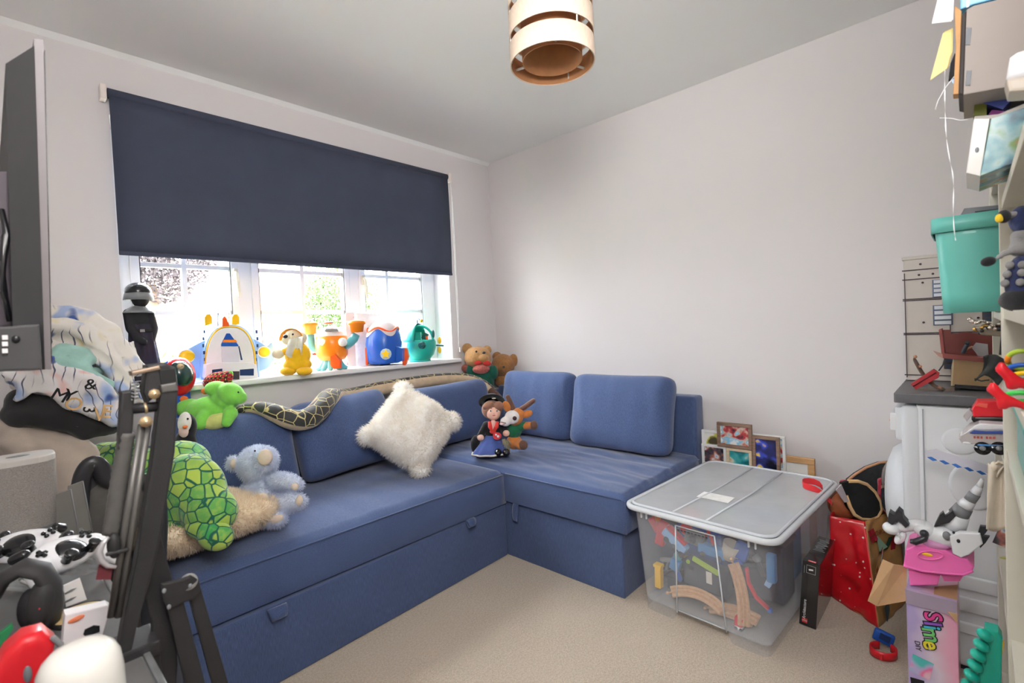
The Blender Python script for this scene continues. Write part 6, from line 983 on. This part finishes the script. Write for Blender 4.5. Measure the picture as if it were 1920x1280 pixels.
# ---- headphones
t = onD('headphones', 'black over-ear headphones lying on the desk front', 'headphones', 75, 1200, .98, at=(75, 1205)); s = t.s; hb = [t.P(a, b, d*s) for a, b, d in ((-25, 1230, 30), (-15, 1150, 30), (10, 1105, 20), (45, 1085, 8), (80, 1092, 0), (98, 1120, -4), (102, 1160, -6), (96, 1195, -6))]
t.part('headband', MB().tube(hb, [14*s, 18*s, 21*s, 23*s, 24*s, 24*s, 22*s, 20*s], 14, flat=.55), mat('headphone_black', C(50, 48, 50), .08, 20, .6)); t.part('ear_cup', MB().ell(t.P(78, 1150, -8*s), (30*s*t.hx, 26*s, 44*s), (0, .2, 0)), mat('headphone_black', C(50, 48, 50))); t.part('ear_cushion', MB().ell(t.P(60, 1165, 4*s), (28*s*t.hx, 22*s, 40*s)), BLKM); t.dots('indicator', RED, [(75, 1163, -34, 2)])
# ---- red gadget and white cylinder
t = onD('red_gadget', 'glossy red rounded gadget with grey button at the bottom left', 'gadget', 40, 1290, .80, at=(40, 1310)); s = t.s; o = t.part('shell', px_prism(t, [(-30, 1320), (-20, 1265), (5, 1222), (40, 1192), (80, 1181), (104, 1200), (96, 1240), (76, 1320)], 0, 70, .012, seg=4, smooth=True), RED); t.part('button', MB().ell(t.P(50, 1258, -1*s), (9*s*t.hx, 4*s, 16*s)), GREY, o); t.part('chrome_tip', MB().cap(t.P(98, 1190, 6*s), t.P(112, 1202, 4*s), 5*s), GRYS, o)
t = onD('white_canister', 'glossy white round-topped canister in the left foreground', 'canister', 160, 1290, .66, at=(160, 1320)); s = t.s; cp = [(1, 138), (32, 137), (58, 131), (76, 118), (87, 100), (92, 70), (95, 0)]; t.part('body', MB().lathe([(r*s*t.hx*1.0, (z+22)*s) for r, z in cp[::-1]]+[], 40, Matrix.Translation((0, .04, 0))), plastic('canister_white', C(240, 238, 232), .25, .4)); t.part('base', MB().lathe([(.001, 0), (95*s*t.hx, 0), (95*s*t.hx, 22*s)], 40, Matrix.Translation((0, .04, 0))), plastic('canister_white', C(240, 238, 232)))
# ---- cards, box, pen
t = onD('white_box', 'white box with orange oval logo and black slot on the desk', 'box', 160, 1195, .88, at=(160, 1198)); s = t.s; o = t.part('box', px_prism(t, [(116, 1196), (121, 1140), (200, 1122), (207, 1126), (185, 1200)], 0, 30, .002), plastic('box_white', C(240, 238, 240), .5)); t.part('logo', MB().ell(t.P(142, 1148, -1*s), (16*s*t.hx, .0012, 5*s), (0, -.14, 0)), mat('logo_orange', C(236, 140, 100)), o); text(o, 'MONO', .006, basis(t.P(142, 1148, -2.6*s), t.P(156, 1144.5)-t.P(130, 1150.5), (0, 0, 1)), mat('logo_cream', C(244, 210, 190))) if 0 else None
t.part('slot', px_prism(t, [(155, 1177), (158, 1168), (175, 1160), (186, 1161), (186, 1172), (160, 1182)], -2, 1, 0), BLK, o)
t = onD('chevron_card', 'white card printed with two grey chevrons on the desk', 'card', 140, 1112, 1.02, at=(140, 1114)); s = t.s; o = t.part('card', px_prism(t, [(117, 1072), (148, 1058), (161, 1098), (122, 1112)], 0, 4, 0), plastic('card_white', C(238, 236, 236), .5)); [t.part('chevron', px_prism(t, [(119, y+6), (132, y-1), (142, y-4), (133, y+3), (120, y+9)], -1, .5, 0), GREY, o) for y in (1080, 1096)]
t = onD('wooden_coaster', 'round tan coaster half under the chevron card', 'coaster', 146, 1116, .98, at=(146, 1118)); s = t.s; t.part('disc', MB().lathe([(.001, .008), (.030, .008), (.032, .004), (.030, 0), (.001, 0)], 28), wood('coaster_tan', C(176, 152, 104), C(200, 176, 128))); t.part('rim', MB().lathe([(.032, 0), (.034, .004), (.032, .008)], 28), BLKM)
t = onD('marker_pen', 'white and yellow marker pen lying behind the white box', 'pen', 162, 1122, .97, at=(162, 1128)); s = t.s; t.part('barrel', MB().cap(t.P(158, 1124, 2*s), t.P(178, 1108, 4*s), 4.5*s), WHT); t.part('cap', MB().cyl(t.P(142, 1136, 0), t.P(158, 1124, 2*s), 4.8*s, n=12), YEL)
t = onD('green_folder', 'green folder edge beside the headphones at far left', 'folder', 8, 1210, .95, at=(8, 1225)); t.part('cover', px_prism(t, [(-20, 1225), (-20, 1205), (22, 1172), (24, 1180), (2, 1216)], 0, 14, .001), mat('folder_bottle', C(40, 130, 80))); t.part('pages', px_prism(t, [(-20, 1218), (-20, 1212), (20, 1178), (22, 1182)], 2, 16, 0), MUS)
# ---- black jointed stand clamped to the desk edge
t = onD('folding_stand', 'black metal folding stand with scissor bracket clamped at desk edge', 'stand', 240, 1262, .80, DKZ+.004, at=(240, 1262)); s = t.s; BST = mat('stand_black', C(46, 45, 47), .1, 30, .5, .15, 400, metal=.2); STG = mat('stand_grey', C(104, 102, 100), .08, 20, .4, metal=.5); BRS = mat('brass_bolt', C(216, 190, 150), .1, 20, .3, metal=.7)
t.part('main_post', px_prism(t, [(304, 766), (337, 764), (331, 880), (318, 960), (300, 1060), (282, 1130), (262, 1200), (248, 1262), (224, 1262), (238, 1180), (256, 1100), (270, 1010), (288, 900)], -10, 26, .003), BST)
t.part('top_block', px_prism(t, [(278, 718), (312, 713), (332, 722), (338, 764), (304, 768), (280, 790), (272, 770)], -4, 40, .004), BST); t.part('socket', px_prism(t, [(301, 727), (330, 724), (334, 750), (304, 754)], -6, -3, .001), mat('socket_dark', C(22, 22, 24))); t.part('bevel_plate', px_prism(t, [(303, 755), (333, 750), (337, 766), (306, 770)], -14, -2, .002), STG)
sp = t.part('side_post', px_prism(t, [(229, 768), (256, 764), (252, 840), (244, 900), (236, 960), (226, 1040), (206, 1044), (214, 980), (222, 900)], 6, 30, .003), BST); t.part('ribbed_sleeve', MB().tube([t.P(240-i*1.1, 845+i*7, 16*s) for i in range(28)], [(13+1.2*(i % 2))*s for i in range(28)], 14), mat('sleeve_grey', C(86, 84, 82), .1, 60, .5), sp)
for x0, x1 in ((268, 214), (280, 228)): t.part('strut_rod', MB().cyl(t.P(x0, 828, 2*s), t.P(x1-4, 1190, 2*s), 6*s, n=14), STG)
t.part('cross_pin', MB().cyl(t.P(250, 800, 14*s), t.P(300, 795, 10*s), 10*s, n=16), BST); t.part('pin_ring', MB().cyl(t.P(272, 799, 12*s), t.P(277, 798, 12*s), 11*s, n=16), BRS)
for x, y, r in ((292, 772, 10), (276, 824, 11), (341, 720, 6)): t.part('bolt', MB().lathe([(.001, 8*s), (r*.5*s, 7*s), (r*.6*s, 2*s), (r*s, 1*s), (r*s, -3*s)], 8, Matrix.Translation(t.P(x, y, -12*s)) @ Matrix.Rotation(math.pi/2, 4, 'X')), BRS)
t.part('top_bar', px_prism(t, [(248, 730), (302, 718), (304, 726), (250, 738)], -8, 20, .002), mat('bar_bronze', C(150, 130, 112), .1, 20, .4, metal=.5)); t.part('spring', MB().tube([t.P(256+math.cos(i*.9)*7, 748+i*.9, (math.sin(i*.9)*7+4)*s) for i in range(40)], 1.3*s, 6), GRYS)
t.part('clamp_ring', MB().tube([t.P(a, b, -8*s) for a, b in ((206, 1040), (195, 1052), (189, 1068), (192, 1084), (204, 1094), (220, 1096))], [3*s, 4.5*s, 5*s, 5*s, 4.5*s, 3*s], 10), mat('ring_silver', C(200, 198, 202), .05, 20, .3, metal=.5)); t.part('clamp_joint', MB().ell(t.P(216, 1056, -2*s), (14*s*t.hx, 12*s, 24*s)), BST); t.part('clamp_lever', MB().cap(t.P(205, 1072, -10*s), t.P(240, 1064, -10*s), 4*s), BST); t.part('red_panel', px_prism(t, [(188, 1092), (214, 1096), (210, 1120), (182, 1120)], 0, 4, 0), mat('panel_maroon', C(104, 40, 48)))
pl = t.part('gusset_plate', px_prism(t, [(300, 1020), (312, 1070), (326, 1120), (336, 1280), (332, 1330), (292, 1330), (286, 1200), (270, 1140), (284, 1085)], 28, 40, .002), BST)
hg = t.part('hinge_plate', px_prism(t, [(304, 1128), (345, 1118), (360, 1112), (376, 1120), (380, 1140), (366, 1158), (345, 1165), (318, 1178), (308, 1160)], -2, 6, .003), BST); [t.part('rivet', MB().ell(t.P(x, y, -3*s), (5*s*t.hx, 2*s, 5*s), nu=12, nv=8), GRYS, hg) for x, y in ((310, 1141), (359, 1132), (319, 1171))]; t.part('roller', MB().cyl(t.P(356, 1124, 2*s), t.P(356, 1124, 20*s), 16*s, n=24), mat('roller_silver', C(190, 190, 190), .05, 20, .3, metal=.7), hg)
t.part('arm', px_prism(t, [(310, 1150), (345, 1150), (392, 1330), (352, 1330)], 4, 14, .003), BST); t.part('arm', px_prism(t, [(352, 1140), (378, 1130), (436, 1330), (404, 1330)], 8, 18, .003), BST); t.part('desk_clamp', MB().box((.01, .02, -.002), (.05, .06, .02), bev=.003).box((.028, .02, -.06), (.014, .05, .12), bev=.003), BST)
# ---- office chair turned with its back to the camera
t = T('office_chair', 'black office chair with rounded grey back pad behind the stand', 'chair', (.11, 1.56, 0), rz=0); s = t.s; CHF = plastic('chair_black', C(40, 40, 44), .4)
pd = [t.P(a, b, 0) for a, b in ((150, 1050), (148, 960), (152, 900), (162, 876), (176, 866), (190, 876), (196, 900), (235, 905), (290, 900), (300, 960), (296, 1050))]; pd = [pd[0]]+[q for a, b in zip(pd[:-1], pd[1:]) for q in (a*.75+b*.25, a*.25+b*.75)]+[pd[-1]]; pd = [pd[0]]+[q for a, b in zip(pd[:-1], pd[1:]) for q in (a*.75+b*.25, a*.25+b*.75)]+[pd[-1]]; o = t.part('back_frame', MB().tube(pd, .012, 10, flat=1.6), CHF); t.part('back_pad', MB().ell(t.P(205, 945, .03), (.085, .03, .10)), mat('pad_grey', C(88, 86, 84), .08, 60, .95, .3, 500), o); t.part('back_shell', px_prism(t, [(160, 892), (174, 872), (188, 892), (236, 1000), (236, 1060), (196, 1060)], 6, 14, .004), CHF, o)
t.part('seat', MB().box((.0, .12, .47), (.24, .34, .08), bev=.03, seg=4), mat('seat_black', C(40, 40, 42), .1, 40, .95)); t.part('back_bracket', MB().tube([(0, .0, .66), (0, .02, .5), (0, .1, .44)], .018, 10), CHF); t.part('gas_column', MB().cyl((0, .12, .08), (0, .12, .43), .025), CHF)
for k in range(5): q = k*1.2566+.3; lg = t.part('leg', MB().tube([(0, .12, .09), (math.cos(q)*.20, .12+math.sin(q)*.20, .06)], [.022, .015], 8), CHF); t.part('castor', MB().ell((math.cos(q)*.20, .12+math.sin(q)*.20, .025), (.02, .02, .025)), BLK, lg)
# ---- chest under the clothes pile
t = T('laundry_chest', 'dark fabric laundry chest hidden under the clothes pile', 'chest', (.03, 2.24, 0), rz=0); t.part('body', MB().box((0, 0, .31), (.50, .60, .62), bev=.02, seg=3), fabric('chest_cloth', C(74, 72, 72))); t.part('lid', MB().box((0, 0, .635), (.51, .61, .03), bev=.01), fabric('chest_cloth', C(74, 72, 72)))
def pile(name, label, cat, y, m, items, vox=.012, sm=10, group='clothes and blankets on the chest', z=.66, crease=.024, bulk=()):
    p = hit(120, 860, 1, y); t = T(name, label, cat, (p.x, y, z), group, rz=0); o = t.blob('folds', m, list(items)+list(bulk), vox, sm)
    tx = bpy.data.textures.new('cloth_folds', 'MARBLE'); tx.noise_scale = .11; tx.turbulence = 7; tx.noise_depth = 1; q = o.modifiers.new('creases', 'DISPLACE'); q.texture = tx; q.strength = crease; q.mid_level = .5; q.texture_coords = 'LOCAL'
    return t, o
def printed(name, base, stops, scale):
    t = NT(name); v = t.coord(); a = t.noise(v, scale, 2, .4); b = t.noise(t.coord(rot=(.7, .4, .9)), scale*.8, 1); w_ = t.n('ShaderNodeTexWave'); w_.inputs['Scale'].default_value = scale*1.2; w_.inputs['Distortion'].default_value = 9; w_.inputs['Detail'].default_value = 1; t.l(v, w_.inputs[0])
    c = t.ramp(a, stops); c = t.mix(t.ramp(b, [(.66, (0, 0, 0, 1)), (.69, (1, 1, 1, 1))]), c, C(64, 92, 160)); ln = t.math('MULTIPLY', t.ramp(w_.outputs['Fac'], [(.94, (0, 0, 0, 1)), (.97, (1, 1, 1, 1))]), t.ramp(t.noise(v, scale*.6, 1), [(.52, (0, 0, 0, 1)), (.58, (1, 1, 1, 1))])); c = t.mix(ln, c, C(86, 90, 112)); t.set(Base_Color=c, Roughness=.95, Sheen_Weight=.4); t.bump(t.noise(v, 500, 2), .4); return t.m
BK1 = printed('print_fleece', None, [(.36, C(168, 186, 220)), (.44, C(232, 226, 218)), (.64, C(236, 230, 222)), (.74, C(222, 208, 150))], 11); BK2 = printed('print_fleece_lower', None, [(.34, C(150, 178, 224)), (.46, C(226, 222, 222)), (.62, C(230, 226, 226)), (.72, C(230, 160, 150))], 13); MINT = fabric('mint_fleece', C(164, 206, 196)); COAT = fabric('beige_coat', C(190, 176, 164), .06); TRS = fabric('black_trousers', C(40, 40, 42), .1); DPF = fabric('dark_fur_rug', C(84, 80, 82), .3, 90)
pile('beige_coat', 'beige coat spread at the bottom of the clothes pile', 'coat', 2.0, COAT, [((10, 800, 20, 22), (70, 812, 8, 24), (130, 828, 0, 22), (165, 838, -4, 16)), ((20, 830, 10, 24), (80, 838, 0, 24), (130, 850, -8, 22), (168, 855, -10, 16)), ((40, 880, 0, 28), (100, 878, -10, 26), (160, 868, -14, 18)), ((50, 915, -4, 30), (110, 912, -14, 26), (158, 885, -18, 18)), ((70, 945, -4, 26), (120, 938, -14, 22), (150, 905, -18, 16)), (60, 890, 10, 60, 40, 70)], .010, 4, bulk=[(70, 895, 100, 85, 130, 72), (60, 850, 170, 90, 110, 50)])
pile('dark_rug', 'dark furry throw below the beige coat beside the chair', 'throw', 1.92, DPF, [(110, 950, 0, 42, 30, 22), (130, 975, -4, 40, 30, 24)], z=.62)
pile('black_trousers', 'folded black trousers in the middle of the clothes pile', 'trousers', 2.0, TRS, [((25, 780, 0, 22), (90, 788, -12, 24), (150, 800, -16, 22), (198, 808, -12, 18)), ((40, 752, 10, 20), (100, 760, 0, 24), (165, 778, -8, 20))], .010, 4, bulk=[(95, 782, 100, 90, 125, 28, 8), (90, 790, 180, 80, 90, 26)])
t, o = pile('lettered_blanket', 'white and blue lettered blanket folded over the black trousers', 'blanket', 2.0, BK2, [((20, 695, 0, 17), (75, 688, -4, 17), (130, 700, -12, 18), (180, 715, -18, 20), (212, 745, -20, 17), (222, 770, -20, 14)), ((70, 708, -8, 16), (120, 722, -14, 18), (165, 742, -20, 18), (205, 772, -22, 15)), ((75, 728, -14, 14), (125, 748, -20, 16), (172, 770, -24, 17), (205, 788, -24, 14)), ((12, 700, -14, 14), (40, 712, -22, 16), (48, 735, -22, 14), (30, 748, -18, 12)), ((20, 712, -8, 15), (60, 682, -18, 13), (95, 672, -18, 12)), (110, 715, 14, 90, 22, 30, 18)], .009, 3, bulk=[(105, 730, 100, 92, 120, 34, 14), (95, 730, 180, 80, 90, 34)])
for body, px, py, sz, m_, q in (('M', 112, 742, 26, BLKM, -30), ('Y', 130, 742, 26, BLKM, -25), ('&', 170, 721, 24, BLKM, -10), ('O', 138, 758, 28, GOLD, -20), ('3', 166, 768, 22, BLKM, -100), ('V', 187, 778, 30, GOLD, -12), ('E', 199, 772, 30, GOLD, -12)):
    c_ = t.P(px, py, -.105); text(o, body, sz*t.s*1.15, basis(c_, Vector((math.cos(math.radians(q)), 0, math.sin(math.radians(q)))), Vector((-math.sin(math.radians(q)), 0, math.cos(math.radians(q))))), m_, extrude=.006)
pile('mint_blanket', 'pale mint fleece blanket layered between the printed blankets', 'blanket', 2.12, MINT, [((60, 672, 0, 11), (110, 676, -12, 12), (160, 690, -20, 12), (207, 716, -26, 12)), ((60, 686, -4, 11), (110, 690, -16, 12), (160, 704, -24, 12), (205, 728, -28, 11)), ((110, 655, 0, 16), (165, 672, -10, 16))], .008, 3, bulk=[(120, 690, 80, 80, 100, 14, 14)])
pile('printed_blanket', 'white fleece blanket printed with blue sea creatures atop the pile', 'blanket', 2.2, BK1, [((70, 578, 10, 13), (120, 586, 0, 14), (165, 600, -6, 15), (205, 626, -10, 16), (238, 658, -12, 15), (258, 690, -14, 12)), ((60, 605, -18, 13), (110, 612, -26, 14), (160, 626, -30, 15), (200, 650, -34, 15), (226, 672, -36, 10)), ((60, 630, -4, 12), (120, 634, -14, 13), (175, 652, -18, 14), (215, 686, -22, 14), (248, 726, -24, 12), (268, 752, -24, 10)), ((60, 656, -26, 12), (115, 656, -34, 12), (160, 668, -40, 11), (176, 680, -40, 8)), ((165, 640, -38, 9), (210, 668, -42, 11), (240, 706, -42, 11), (262, 742, -38, 9)), ((190, 684, -34, 12), (222, 718, -40, 12), (250, 760, -38, 10)), ((250, 640, -6, 5), (262, 668, -14, 6), (258, 684, -18, 6)), (130, 640, 56, 80, 26, 40, 22), (215, 695, 26, 38, 22, 36, 30)], .008, 2, bulk=[(120, 632, 100, 85, 100, 38, 16), (185, 668, 70, 50, 75, 34, 25)])
